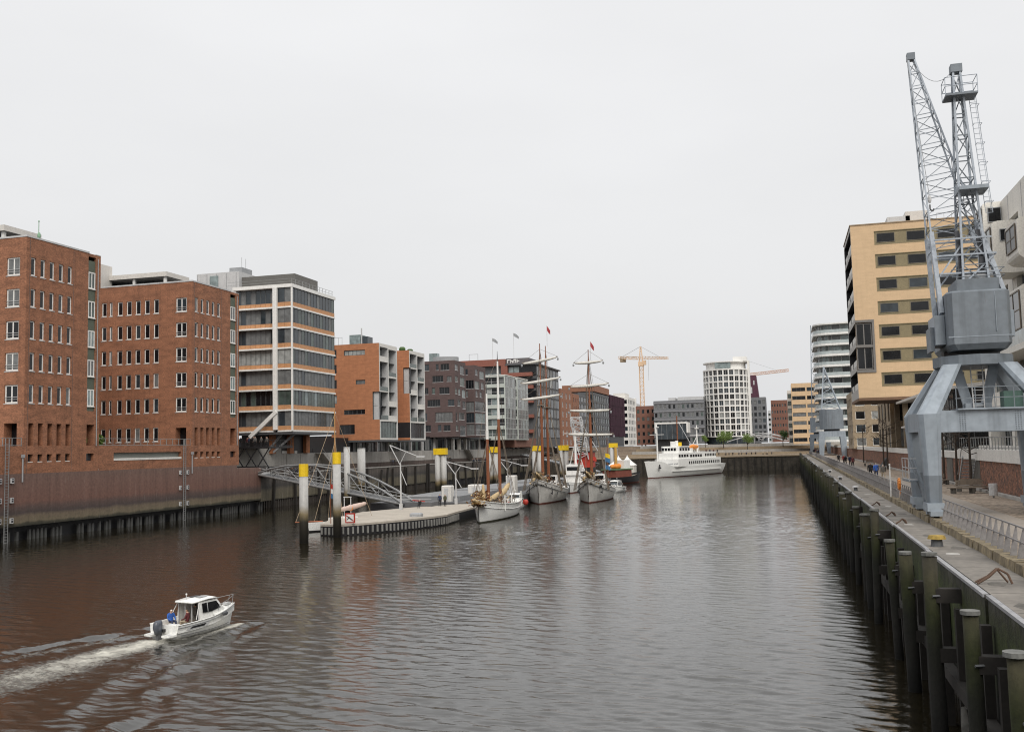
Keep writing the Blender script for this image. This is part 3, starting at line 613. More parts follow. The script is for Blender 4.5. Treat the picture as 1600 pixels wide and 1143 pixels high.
b = MB(); b.bar((-101, 210.6, 36.2), (-98.2, 210.6, 36.2), .06); [b.bar((-101+i*.9, 210.6, 34.5), (-101+i*.9, 210.6, 36.2), .05) for i in range(4)]; b.build('roof_rail', STL, B4.root)
B4b = orange_house('plain orange brick apartment building next to the brown brick pair', 229.2, 240, -97, False)
b = MB(); b.ball((-91.5, 231, 35), .9, .9, .7); b.ball((-90.2, 233, 34.8), .8, .9, .45); b.build('roof_plant', FOD, B4b.root)
# ------------------------------------------------------------------ dark brown brick pair
def brown(label, y0, y1, xl, xops, cops, big=()):
    B = Bld('brick_building', label, 'building', (-89, y0, 13.4), 'dark brown brick buildings'); o = (xl, y0, 13.4); W = -89-xl
    f = lambda p: (p[0]-xl, min(p[1], -89.02)-xl, p[2]-13.4, p[3]-13.4)
    xo = [f(p) for p in xops]; B.facade(o, 0, W, 21.4, xo, BRD, .3)
    for p in xo: B.win(o, 0, *p, .15, DGR, .1, max(1, round((p[1]-p[0])/.8)), 1, 'mixed', LGR)
    oc = (-89, y0, 13.4); co = [(max(p[0]-y0, .02), min(p[1]-y0, y1-y0-.02), p[2]-13.4, p[3]-13.4) for p in cops]
    B.facade(oc, E_, y1-y0, 21.4, co, BRD, .3)
    for p in co: B.win(oc, E_, *p, .12, LGR, .1, max(1, round((p[1]-p[0])/1.1)), 1 if p[3]-p[2] < 3.1 else 2, 'green', LGR)
    B.body(xl, -89.01, y0+.01, y1, 13.38, 34.78, BRD, 'fr')
    return B
B5 = brown('dark brown brick building with scattered windows and a grey roof drum', 264, 274, -98.6,
  [(-98.2,-96.5,32.2,33.9),(-94.5,-93.7,32.2,33.9),(-93.1,-90.6,32.1,33.9),(-95.6,-92.4,28.8,30.6),(-91.3,-89.9,28.9,30.4),(-98.2,-96.9,25.5,27.3),(-95.8,-94.9,25.5,27.3),(-93.6,-90.6,25.4,27.3),(-97.2,-93.4,22.0,23.9),(-91.1,-89.2,22.0,23.8),(-98.2,-97.4,18,20.2),(-94.9,-89.8,17.6,20.3),(-98,-96.3,15,16.8),(-94.2,-93.2,15,16.8),(-92.5,-90.5,15,16.7)],
  [(264.4,267.2,32.1,33.7),(268.9,272.9,31.2,33.7),(264.4,266.9,28.8,30.4),(268.7,273,27.8,30.3),(264.4,266.2,25.4,27),(267.2,269,25.2,27),(270.3,273.5,24.6,26.9),(266.2,269,22,23.8),(270.6,273.6,21.4,23.6),(264.6,266,17.7,20.2),(267.2,272.4,18.2,20.2),(264.3,266.6,15,16.6),(268.2,273.2,13.7,16.5)])
b = MB(); n = 20; b.prism([(-93.5+4.2*math.cos(2*PI*i/n), 268.5+3.2*math.sin(2*PI*i/n)) for i in range(n)], 34.8, 36.1); b.build('roof_drum', GRY, B5.root); MB().box(-97.2, -94.8, 266, 268, 34.8, 37.2).build('roof_lantern', G6, B5.root)
B5b = brown('dark brown brick building with glazed corner beside the pale glass building', 282.3, 293.8, -94,
  [(-91.9,-91,32,33.7),(-91.7,-89.2,27.8,30.3),(-92,-91.1,25.4,27.3),(-91.8,-89.2,21,23.9),(-91.8,-89.2,17.7,20.6),(-91.9,-89.2,14,17.3)],
  [(283.6,285.9,31.9,33.6),(287.6,292.6,31.1,33.4),(282.5,287.4,27.8,30.1),(289,292,28,30),(283.4,285.6,25.4,27.2),(287.4,290,25.4,27.1),(282.6,293,21.1,24),(282.6,293,17.6,20.6),(282.6,293,14,17.2)])
# ------------------------------------------------------------------ pale green glass pair
def pale(label, y0, y1, xl, top):
    B = Bld('glass_building', label, 'building', (-89, y0, 12.7), 'pale glass buildings'); H = top-12.7
    o = (xl, y0, 12.7); W = -89-xl; rows = [(1.2+3.45*i, 3.5+3.45*i) for i in range(6)]
    xo = [(.3, W-.4, a, c) for a, c in rows]; B.facade(o, 0, W, H, xo, mat('pale_clad', (.46, .49, .45), .5, .08), .8)
    for k, p in enumerate(xo):
        w = (p[1]-p[0])/5
        for i in range(5): B.win(o, 0, p[0]+i*w, p[0]+(i+1)*w, p[2], p[3], .6, LGR, .08, 1, 1, 'green' if k < 4 else 'dark')
        B.panel(o, 0, p[0], p[1], p[2]+.75, p[2]+.83, LGR, .05, .06, 'rail')
    oc = (-89, y0, 12.7); n = 7; w = (y1-y0)/n
    B.facade(oc, E_, y1-y0, H, [], mat('pale_clad', (.46, .49, .45), .5, .08), .1)
    for i in range(n):
        for a, c in rows: B.win(oc, E_, i*w+.06, (i+1)*w-.06, a-.9, c+.1, -.06, LGR, .07, 2, 2, 'green' if a < 12 else 'pale')
    B.body(xl, -89.01, y0+.82, y1, 12.7, top-.02, LGR, 'r'); MB().box(xl-.1, -88.8, y0-.1, y1, top, top+.3).build('roof', WHC, B.root)
    return B
pale('pale green glass building with open loggias beside the dark brown brick', 316, 329, -101, 33.9)
pale('pale green glass building below the dark penthouse with red balconies', 331.8, 346, -92.5, 34)
# ------------------------------------------------------------------ tall dark glass building with red frame
B7 = Bld('glass_office', 'large dark glass office with red roof frame and white lettering', 'building', (-89, 360, 10))
o = (-124, 360, 10); H = 31.2
MB().box(-124, -89.3, 360.5, 398, 10, 40.9).build('core', DGR, B7.root)
MB().box(-124, -100.9, 359, 362, 40.9, 43.4).build('red_frame', ROB, B7.root); MB().box(-102.6, -100.1, 359.02, 361.5, 36, 40.88).build('red_frame', ROB, B7.root)
MB().box(-100.88, -92, 360.2, 380, 41.3, 43.6).build('roof_block', mat('slate', (.12, .11, .115), .7, .12), B7.root); MB().box(-101, -88.4, 358.9, 398.5, 40.9, 41.35).build('roof_edge', DGR, B7.root)
MB().box(-100.0, -90.5, 358.4, 360.3, 36.6, 38.0).build('red_balcony', ROB, B7.root)
for k in range(3):
    for i in range(4): B7.win(o, 0, 13.5+i*2.2, 15.6+i*2.2, 24.5-k*4, 28.2-k*4, .2, DGR, .1, 2, 2, gm=G6 if k == 0 else G3)
    for i in range(5): B7.win(o, 0, 24+i*2.15, 26.1+i*2.15, 27.0-k*4.6, 30.4-k*4.6, .2, BLK, .1, 1, 1, gm=(G6 if i < 2 else G1) if k == 0 else G1)
for k in range(7):
    for i in range(7): B7.win((-89.25, 360.5, 10), E_, .2+i*5.3, 5.2+i*5.3, 27-k*3.9, 30.4-k*3.9, -.08, BLK, .12, 2, 1, 'dark')
for z in (31.9, 26.6, 21.0, 15.4): MB().box(-93.2, -90.3, 358.6, 360.4, z, z+1.3).build('red_balcony', ROB, B7.root)
for x, y, h in ((-106.6, 362, 8.5), (-98.2, 362, 10)):
    t = thing('roof_flagpole', 'thin flagpole with a grey flag on the red framed office roof', 'flagpole', (x, y, 43.4), 0, 'flags on the glass office roof')
    MB().tube((0, 0, 0), (0, 0, h), .06).build('pole', LGR, t, False)
    b = MB(); b.loft([[(0, 0, h), (0, .02, h-1.2)], [(1.1, .2, h-.5), (1.1, .22, h-1.8)], [(2.1, 0, h-1.5), (2.1, .02, h-2.4)]], cap=False, closed=False); b.build('flag', GRY, t, False)
b = MB(); b.bar((-116, 362, 43.4), (-116, 362, 46), .12); b.bar((-112.5, 362, 43.4), (-112.5, 362, 46), .12); b.bar((-116, 362, 46), (-112.5, 362, 46), .12); b.build('roof_gantry', GRY, B7.root)
def text(s, size, m, parent, mtx, name='lettering', ext=.01):
    cu = bpy.data.curves.new(name, 'FONT'); cu.body = s; cu.size = size; cu.extrude = ext; cu.resolution_u = 1
    o_ = bpy.data.objects.new(name, cu); dg = bpy.context.evaluated_depsgraph_get(); C.objects.link(o_)
    me = bpy.data.meshes.new_from_object(o_); bpy.data.objects.remove(o_); me.materials.clear(); me.materials.append(m)
    return link(name, me, parent, mtx)
RX = Matrix.Rotation(PI/2, 4, 'X')
def marks(par, pts, w, h, m, rz=0, name='lettering'):
    # lettering too small to read in the photograph: one stroke block for each letter
    for k, p in enumerate(pts):
        b = MB(); b.box(0, w*.28, -.03, .02, 0, h); b.box(w*.28, w, -.03, .02, h*(.4 if k % 2 else .7), h*(.62 if k % 2 else 1)); 
        if k % 3: b.box(w*.72, w, -.028, .02, 0, h*(.4 if k % 2 else .7))
        link(name, b.mesh(name, m), par, Matrix.Translation(p) @ Matrix.Rotation(rz, 4, 'Z'))
marks(B7.root, [(-100.4+89+1.25*k, .17, 31.85) for k in range(4)], 1.0, 1.4, WHT)
# ------------------------------------------------------------------ rust brick building, dark glass with red top, purple glass, white block
def simple(name, label, x0, x1, y0, y1, z0, z1, m, xn=0, zn=0, cn=0, ww=.6, hh=.55, gset='dark', fm=None, group=None, side=E_, xskip=(), y=.12, zpad=.8):
    B = Bld(name, label, 'building', ((x0+x1)/2, y0, z0), group); H = z1-z0; W = x1-x0; D = y1-y0
    fp = (H-zpad)/max(zn, 1); xo = []; co = []
    if xn: p = W/xn; xo = [(i*p+p*(1-ww)/2, i*p+p*(1+ww)/2, j*fp+fp*(1-hh)/2, j*fp+fp*(1+hh)/2) for i in range(xn) for j in range(zn) if (i, j) not in xskip]
    if cn: p = D/cn; co = [(i*p+p*(1-ww)/2, i*p+p*(1+ww)/2, j*fp+fp*(1-hh)/2, j*fp+fp*(1+hh)/2) for i in range(cn) for j in range(zn)]
    o = (x0, y0, z0); oc = (x1, y0, z0) if side == E_ else (x0, y1, z0)
    B.facade(o, 0, W, H, xo, m, .25); B.facade(oc, side, D, H, co, m, .25)
    for p in xo: B.win(o, 0, *p, y, fm or DGR, .09, max(1, round((p[1]-p[0])/1.6)), 1, gset)
    for p in co: B.win(oc, side, *p, y, fm or DGR, .09, max(1, round((p[1]-p[0])/1.6)), 1, gset)
    B.body(x0+.01, x1-.01, y0+.3, y1, z0, z1-.01, m, 'r' if side == E_ else 'l')
    return B
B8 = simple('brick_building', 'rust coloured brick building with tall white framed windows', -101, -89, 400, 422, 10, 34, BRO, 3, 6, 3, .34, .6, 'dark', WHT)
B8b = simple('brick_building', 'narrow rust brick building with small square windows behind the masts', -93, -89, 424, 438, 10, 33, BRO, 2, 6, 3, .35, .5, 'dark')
B9 = simple('glass_building', 'dark glass building with a red flat roof block', -96, -89.0, 470, 516, 10, 36, DGR, 3, 7, 9, .9, .7, 'mixed', BLK)
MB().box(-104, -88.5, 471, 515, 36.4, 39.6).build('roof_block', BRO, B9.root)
B9b = simple('glass_building', 'deep dark loggia building between rust brick and dark glass', -96, -90, 440, 468, 10, 34, DGR, 2, 7, 4, .92, .6, 'black', GRY)
B10 = simple('purple_building', 'deep purple glass building near the tower crane', -95, -89, 518, 568, 15, 37, PUR, 2, 6, 0, .7, .7, 'black')
for i in range(6):
    for j in range(4): B10.pane((-88.9, 518, 15), E_, i*8.3+.2, i*8.3+8.1, j*5.4+.2, j*5.4+5.2, -.02, gm=PUR)
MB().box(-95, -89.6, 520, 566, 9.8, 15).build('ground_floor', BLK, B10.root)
B11 = simple('white_block', 'slim white apartment block with balconies beside the tower crane', -96, -89, 582, 612, 10, 38.5, WHC, 2, 7, 5, .62, .6, 'mixed')
MB().box(-98, -91, 584, 600, 38.5, 41).build('roof_storey', WHC, B11.root); MB().box(-89.6, -88.4, 609.5, 612.2, 10, 39).build('fin', WHT, B11.root)
simple('glass_block', 'glass rear wing of the slim white apartment block', -93, -89, 613, 634, 10, 36, LGR, 1, 7, 3, .9, .6, 'green')
# ------------------------------------------------------------------ set-back ground floors under the overhanging houses
def ground_floor(B, y0, y1, x=-96.4, xb=-112, piers=3, lamps=0):
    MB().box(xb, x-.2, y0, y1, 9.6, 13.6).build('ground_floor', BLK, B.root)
    n = int((y1-y0)/1.7)
    for i in range(n):
        a = y0+(y1-y0)*i/n; B.win((x-.15, y0, 9.7), E_, a-y0+.05, a-y0+(y1-y0)/n-.05, .1, 3.2, -.1, DGR, .07, 1, 1, 'mixed')
    for i in range(piers): MB().box(x-.1, x+.4, y0+(i+.5)*(y1-y0)/piers-.25, y0+(i+.5)*(y1-y0)/piers+.25, 9.6, 13.4).build('pier', LGR, B.root)
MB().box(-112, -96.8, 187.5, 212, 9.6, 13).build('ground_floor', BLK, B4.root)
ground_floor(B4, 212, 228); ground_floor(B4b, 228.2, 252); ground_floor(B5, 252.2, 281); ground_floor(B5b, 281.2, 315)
MB().box(-96.3, -94.2, 276, 330, 13.0, 13.35).build('canopy', DGR, B5b.root)
for y in (279, 285, 291): MB().box(-95.6, -94.8, y, y+1.2, 9.7, 12.98).build('pier', WHC, B5.root)
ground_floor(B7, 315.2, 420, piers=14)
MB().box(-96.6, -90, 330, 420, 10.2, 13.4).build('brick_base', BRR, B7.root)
r = thing('promenade_railing', 'dark railing on the concrete wall below the glazed office', 'railing', (-95.6, 176, 9.75))
b = MB(); b.bar((0, 0, 1.0), (0, 14, 1.0), .06); b.bar((0, 0, .2), (0, 14, .2), .05); b.build('rail', BLK, r, False)
pm = MB().box(-.03, .03, -.03, .03, 0, 1).mesh('post', BLK)
for i in range(11): link('post', pm, r, Matrix.Translation((0, i*1.4, 0)))
bm_ = MB().box(-.4, .4, -.55, .55, 0, .5).mesh('planter', WHC)
for i in range(5): tag(link('planter_box', bm_, None, Matrix.Translation((-95.75, 177+i*1.3, 9.75))), 'small pale planter box on the concrete wall below the glazed office', 'planter', 'planters on the concrete wall')
# ------------------------------------------------------------------ far end of the basin: quay, terraces and town
q = thing('end_quay_wall', 'dark quay wall closing the basin below the terraces', 'wall', (-20, 367, 0))
MB().box(-95, 5.2, 367, 372, -1, 4.9).build('wall', mat('end_wall_stone', (.05, .043, .034), .95, .5, nscale=.6, bscale=3, fine=.4, streak=.5), q); MB().box(-95, 5.2, 366.7, 368.4, 4.9, 5.35).build('coping', TAN, q)
fmm = MB().box(-.16, .16, -.3, .1, -.5, 4.4).mesh('fender_timber', MATS['black_timber'])
for i in range(24): link('fender_timber', fmm, q, Matrix.Translation((-36+i*2.35, 0, 0)))
t = MB()
for i, (y0, y1, z) in enumerate(((372, 388, 5.3), (388, 398, 6.2), (398, 410, 7.2), (410, 422, 8.3), (422, 433, 9.4))): t.box(-96, 60, y0, y1 if i == 4 else y1+.01, 0+i*.01, z)
struct('terrace', t, mat('terrace_paving', (.25, .20, .155), .9, .22, nscale=.15, bscale=1.5))
for i, (y, z) in enumerate(((388, 6.2), (398, 7.2), (410, 8.3), (422, 9.4))):
    tag(MB().box(-60, 24, y-.25, y+.3, z-1.2, z+.12).build('terrace_wall', CON if i % 2 else TAN), ['sandy low wall of the lowest terrace step', 'pale concrete wall of the second terrace step', 'sandy wall of the third terrace step', 'pale concrete wall of the topmost terrace step'][i], 'wall')
# round tower
tw = thing('round_tower', 'round white office tower with grid of dark windows', 'tower', (-24.5, 446, 9.5))
N, RX_, RY_ = 26, 9.9, 11.5; Bt = Bld('', '', '', (-24.5, 446, 9.5), root=tw)
wallb = MB(); fh = 2.62; nf = 11; z0 = 12.6
P = [(RX_*math.cos(2*PI*i/N+.05), RY_*math.sin(2*PI*i/N+.05)) for i in range(N)]
for i in range(N):
    (ax, ay), (bx, by) = P[i], P[(i+1) % N]; L_ = math.hypot(bx-ax, by-ay); ang = math.atan2(by-ay, bx-ax)
    if math.sin(ang+PI/2)*0+((ay+by)/2) > 4: 
        wallb.add([(ax, ay, 3.1), (bx, by, 3.1), (bx, by, 31.9), (ax, ay, 31.9)], [(0, 1, 2, 3)]); continue
    oo = (-24.5+ax, 446+ay, z0)
    ops = [(.28, L_-.28, j*fh+.38, (j+1)*fh-.12) for j in range(nf)]
    Bt.facade(oo, ang, L_, nf*fh+.4, ops, WHT, .45)
    for p in ops: Bt.win(oo, ang, *p, .3, WHT, .06, 2, 1, 'dark')
wallb.build('rear_wall', WHT, tw, False)
MB().prism([(x*.93, y*.93) for x, y in P], 0, 3.1).build('ground_floor', G2, tw, False)
MB().prism([(x*1.01, y*1.01) for x, y in P], 31.9, 32.4).build('cornice', WHT, tw, False)
MB().prism([(x*.86, y*.86) for x, y in P], 32.4, 35.2).build('crown_wall', WHT, tw, False)
MB().prism([(x*.99, y*.99) for x, y in P], 35.2, 35.6).build('crown_ring', WHT, tw, False)
MB().box(-4, 2.6, -10.6, -9.6, 32.6, 35.1).build('crown_glazing', G6, tw, False)
MB().box(3.5, 9.3, -7, 4, 35.6, 37.6).build('plant_room', WHT, tw, False)
MB().box(9.3, 10.2, -4, 3, 3.1, 36).build('fin', WHT, tw, False)
# other houses of the town end
gb_ = simple('office_building', 'wide grey office building with rows of paired windows', -55, -33.5, 432, 452, 10, 28.8, mat('grey_clad', (.15, .155, .165), .6, .12), 11, 5, 0, .62, .52, 'mixed', GRY)
for j in range(5): MB().box(-55.1, -33.4, 431.75, 431.98, 10+3.6*j+3.2, 10+3.6*j+3.7).build('band', mat('grey_band', (.24, .245, .26), .6, .1), gb_.root)
MB().box(-49, -46, 436, 446, 28.8, 30.2).build('plant_room', LGR, gb_.root); MB().box(-45, -34, 436, 446, 28.8, 30.4).build('plant_room', LGR, gb_.root)
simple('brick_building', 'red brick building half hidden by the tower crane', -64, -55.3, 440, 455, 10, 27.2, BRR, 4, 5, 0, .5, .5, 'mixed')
pv = thing('exhibition_pavilion', 'dark glass pavilion in a white frame on the terrace', 'pavilion', (-46, 405, 7.2))
MB().box(-50.5, -38.5, 405, 412, 7.2, 12).build('base', BLK, pv); MB().box(-50.5, -38.5, 403.5, 414, 12, 18.2).build('glass_box', G2, pv)
MB().box(-51.2, -38, 403.2, 414.2, 18.2, 18.8).build('roof', WHT, pv)
for x in (-51.2, -38.5): MB().box(x, x+.5, 403.2, 414.2, 14.5, 18.2).build('frame_post', WHT, pv)
for i in range(5): MB().box(-48.5+i*2.1, -48.42+i*2.1, 403.4, 403.5, 12, 18.2).build('mullion', GRY, pv)
dk = simple('office_building', 'grey tower beside the round white tower', -15.6, -8.2, 455, 470, 10, 30, mat('grey_clad', (.15, .155, .165), .6, .12), 4, 7, 0, .65, .6, 'mixed')
pt = thing('purple_tower', 'tapering dark purple tower behind the round white tower', 'tower', (-13.2, 480, 29))
b = MB(); b.loft([[(-16.5, 480, 29), (-11.4, 480, 29), (-11.4, 490, 29), (-16.5, 490, 29)], [(-16.5, 480, 41.5), (-12.6, 480, 41.5), (-12.6, 490, 41.5), (-16.5, 490, 41.5)]]); b.build('wall', mat('purple_panel', (.075, .02, .04), .5, .15), pt)
MB().box(-15.4, -14.6, 479.9, 479.99, 33, 36).build('window', LGR, pt); MB().box(-14, -13.4, 479.9, 479.99, 37, 39).build('window', LGR, pt); MB().box(-16.6, -10.9, 479.5, 490, 27.8, 29).build('base', PUR, pt); MB().box(-16.2, -11.6, 481, 489, 9.5, 27.8).build('lower_wall', GRY, pt)
simple('glass_block', 'pale glass block far down the street', -8.6, -5.6, 520, 540, 10, 26, LGR, 2, 6, 0, .7, .5, 'green')
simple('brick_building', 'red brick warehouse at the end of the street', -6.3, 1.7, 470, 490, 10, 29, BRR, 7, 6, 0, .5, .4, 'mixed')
simple('glass_block', 'narrow white framed glass block beside the small beige building', .9, 2.6, 405, 412, 9, 30, WHC, 1, 7, 0, .8, .6, 'green')
# tower cranes
def lattice(b, a, c, w0, w1, n, r=.07, wd=None):
    a, c = Vector(a), Vector(c); d = (c-a).normalized(); u = d.orthogonal().normalized() if wd is None else Vector(wd).normalized(); v = d.cross(u).normalized()
    cs = [(1, 1), (1, -1), (-1, -1), (-1, 1)]
    P_ = [[a+(c-a)*k/n+(u*x+v*y)*(w0+(w1-w0)*k/n)/2 for x, y in cs] for k in range(n+1)]
    for i in range(4): b.bar(P_[0][i], P_[n][i], r*1.8)
    for k in range(n):
        for i in range(4):
            j = (i+1) % 4; b.bar(P_[k][i], P_[k+1][j] if k % 2 else P_[k+1][i], r) if False else None
            b.bar(P_[k+1][i], P_[k+1][j], r); b.bar(P_[k][i if k % 2 else j], P_[k+1][j if k % 2 else i], r)
t = thing('tower_crane', 'yellow tower crane with horizontal jib above the roofs', 'crane', (-62, 448, 9.5))
b = MB(); lattice(b, (-62, 448, 9.5), (-62, 448, 45.5), 1.7, 1.7, 20, .12, (1, 0, 0)); b.build('mast', ORG, t)
MB().box(-63.2, -60.8, 446.8, 449.2, 45.5, 47.5).build('slewing_ring', ORG, t)
b = MB(); lattice(b, (-62, 448, 47.5), (-62, 448, 54.5), 1.6, .4, 4, .14, (1, 0, 0)); b.build('tower_head', ORG, t)
b = MB(); lattice(b, (-61, 448, 49.3), (-49, 439, 47.9), 1.2, .9, 14, .1, (0, 0, 1)); b.build('jib', ORG, t)
b = MB(); lattice(b, (-63, 448.6, 49.3), (-73, 456, 50.5), 1.2, 1.2, 6, .14, (0, 0, 1)); b.build('counter_jib', ORG, t)
MB().box(-72.5, -70, 454, 456, 48.3, 50.2).build('counterweight', TAN, t)
b = MB(); b.tube((-62, 448, 54.5), (-53, 442, 48.9), .07); b.build('stay', GRY, t); MB().tube((-62, 448, 54.5), (-72, 455, 50.6), .07).build('stay', GRY, t); MB().tube((-58.5, 446, 48.7), (-58.5, 446, 39), .06).build('hoist_rope', GRY, t)
MB().box(-60.8, -59.6, 446.6, 447.6, 46, 48).build('cab', ORG, t)
t = thing('tower_crane', 'distant pale tower crane jib beside the round tower', 'crane', (-19, 560, 9.5))
b = MB(); lattice(b, (-19, 560, 9.5), (-19, 560, 47), 1.6, 1.6, 16, .15, (1, 0, 0)); b.build('mast', ORG, t)
b = MB(); lattice(b, (-42, 565, 45.8), (2.5, 556, 48.5), 1.4, 1.2, 22, .16, (0, 0, 1)); b.build('jib', mat('crane_pale', (.62, .42, .32), .6, .1), t)
MB().box(-43.5, -41, 564, 567, 42, 45.2).build('counterweight', mat('dull_red', (.25, .07, .06), .7, .2), t); b = MB(); b.tube((-19, 560, 47), (-19, 560, 55), .15); b.build('tower_head', ORG, t); b = MB(); b.tube((-19, 560, 55), (-3, 557, 48.6), .06); b.build('stay', GRY, t)
# pergola of bent tubes, trees, parked car
t = thing('ribbon_pergola', 'curving pale steel ribbon pergola on the upper terrace', 'pergola', (-10, 428, 9.4))
for k, (x0, x1, h, ph) in enumerate(((-24, 0, 3.2, 0), (-20, 4, 4.2, .6), (-16, 6, 3.6, 1.3), (-22, -6, 5.2, 2.0), (-12, 5, 2.6, 2.6))):
    pts = [(x0+(x1-x0)*i/16, 424+k*1.6, 9.6+h*(.25+.75*abs(math.sin(PI*i/16*1.0+ph*.4)))) for i in range(17)]
    MB().path(pts, .16, 5).build('ribbon', LGR, t)
for x in (-20, -13, -6, 1): MB().tube((x, 427, 9.4), (x, 427, 12), .1).build('post', LGR, t)
def tree(name, label, c, h, r, n, m, seed, group=None, lean=0):
    rnd = random.Random(seed); t = thing(name, label, 'tree', c, 0, group); tr = MB(); hb = h*.38
    tr.tube((0, 0, 0), (lean*.3, 0, hb), h*.028, h*.02, 7); tips = []
    for i in range(9):
        a = rnd.uniform(0, 2*PI); q_ = Vector((lean+r*.65*math.cos(a)*rnd.uniform(.5, 1), r*.65*math.sin(a)*rnd.uniform(.5, 1), h*rnd.uniform(.55, .92))); tr.tube((lean*.3, 0, hb*rnd.uniform(.8, 1)), q_, h*.012, h*.004, 5); tips.append(q_)
    tr.build('trunk', BRK, t, False); b = MB()
    cl = tips+[q_+Vector((rnd.uniform(-.4, .4)*r, rnd.uniform(-.4, .4)*r, rnd.uniform(-.2, .35)*r)) for q_ in tips for _ in range(2)]
    for i in range(n):
        q_ = rnd.choice(cl); p = q_+Vector((rnd.gauss(0, .2)*r, rnd.gauss(0, .2)*r, rnd.gauss(0, .2)*r)); u = Vector((rnd.uniform(-1, 1), rnd.uniform(-1, 1), rnd.uniform(-1, 1))).normalized()*.15; v = u.orthogonal().normalized()*.1
        b.add([p-u, p+v, p+u, p-v], [(0, 1, 2, 3)])
    b.build('crown', m, t, False); return t
tree('young_tree', 'broad young spring green tree in front of the round tower', (-24.5, 408, 8), 6.5, 3.2, 2600, FOL, 1)
tree('young_tree', 'low young green tree on the terrace beside the pergola', (-15, 402, 7.2), 5.6, 2.4, 1800, FOL, 2)
tree('young_tree', 'slim young green tree near the narrow glass block', (-1.5, 409, 8), 6.5, 2.0, 1700, FOD, 3)
tree('young_tree', 'small pale tree behind the passenger ship mast', (-32, 412, 8.3), 5, 1.6, 700, FOL, 6)
# ------------------------------------------------------------------ right bank: quay, walkway, promenade
q = thing('quay_wall', 'mossy concrete quay wall with steel edge behind the timber piles', 'wall', (5.1, 30, 0))
rnd = random.Random(8); y = 6.0; segs = []
while y < 366: l = 12.2; segs.append((y, min(y+l, 366.5))); y += l
for i, (a, c) in enumerate(segs):
    MB().box(5.1+.05*(i % 2), 7.0, a+.07, c-.07, 1.2, 5.28).build('wall_block', MOSS, q)
    MB().bar((5.13+.05*(i % 2), a+.09, 5.25), (5.13+.05*(i % 2), c-.09, 5.25), .16, .09).build('edge_strip', EDGE, q)
MB().box(6.2, 7.2, 5, 366.5, -1, 1.25).build('lower_wall', BLK, q)
sm = MB().box(-.14, .14, -.2, .2, -1, 2.4).mesh('sheet_pile', SHEET)
for i in range(90): link('sheet_pile', sm, q, Matrix.Translation((.75, -12+i*.62, 0)))
struct('quay_walkway', MB().box(5.25, 6.95, 2, 366.6, 4.6, 5.3), WALK)
jt = MB().box(5.3, 6.84, 0, .035, 5.29, 5.304).mesh('slab_joint', COD); q2 = bpy.data.objects['quay_walkway']
for i in range(46): link('slab_joint', jt, q2, Matrix.Translation((0, 12.1+i*3.05+rnd.uniform(-.2, .2), 0)) @ Matrix.Rotation(0, 4, 'Z'))
for i in range(16): a_ = rnd.uniform(5.5, 6.4); y_ = 24+i*5.2+rnd.uniform(-2, 2); MB().prism([(a_+rnd.uniform(.15, .35)*math.cos(2*PI*j/7), y_+rnd.uniform(.3, .8)*math.sin(2*PI*j/7)) for j in range(7)], 5.299, 5.3035).build('repair_patch', COD if i % 3 else CON, q2)
k = thing('kerb_step', 'worn sandstone kerb step along the quay walkway', 'kerb', (6.85, 30, 5.3)); y = 20.; i = 0
cache = {}
while y < 190:
    l = rnd.choice((.9, 1.1, 1.35)); h = rnd.choice((.30, .32, .34)); gap = (54.5 < y < 55.3) or (30.6 < y < 31.6)
    if (l, h) not in cache: cache[(l, h)] = MB().add([(0, 0, 0), (.62, 0, 0), (.62, l-.03, 0), (0, l-.03, 0), (.03, .02, h), (.62, .02, h), (.62, l-.05, h), (.03, l-.05, h)], [(0, 1, 5, 4), (2, 3, 7, 6), (3, 0, 4, 7), (1, 2, 6, 5), (4, 5, 6, 7)]).mesh('kerb_block', KERB)
    if not gap: link('kerb_block', cache[(l, h)], k, Matrix.Translation((rnd.uniform(-.03, .03), y-30, 0)) @ Matrix.Rotation(rnd.uniform(-.012, .012), 4, 'Z'))
    y += l
MB().box(6.85, 7.45, 190, 366, 5.29, 5.62).build('kerb_length', KERB, k)
pb = MB(); pb.box(6.94, 15, 2, 432, 4.8, 5.6); struct('promenade', pb, COB)
pb = MB(); pb.box(8.6, 10.9, 2, 400, 5.58, 5.606); struct('footpath', pb, PATH)
pb = MB(); pb.box(14.6, 24.2, -50, 432, 4.8, 7.95); struct('upper_terrace', pb, PATH)
w = thing('retaining_wall', 'red brick retaining wall with dry creeper and concrete top', 'wall', (14.6, 40, 5.6))
b = MB(); b.box(14.3, 14.9, 30, 400, 5.6, 7.9); b.build('wall', LEAF, w); b = MB(); b.box(14.2, 15.1, 30, 95, 7.9, 8.75); b.build('concrete_top', WHC, w); b = MB(); b.box(14.2, 15.1, 95.1, 400, 7.9, 8.5); b.build('concrete_top', WHC, w)
MB().box(13.9, 14.29, 30, 400, 5.6, 5.78).build('plinth', CON, w)
for y0 in (84, 97, 112): MB().box(14.27, 14.31, y0, y0+3.5, 5.8, 7.9).build('bare_patch', COD, w)
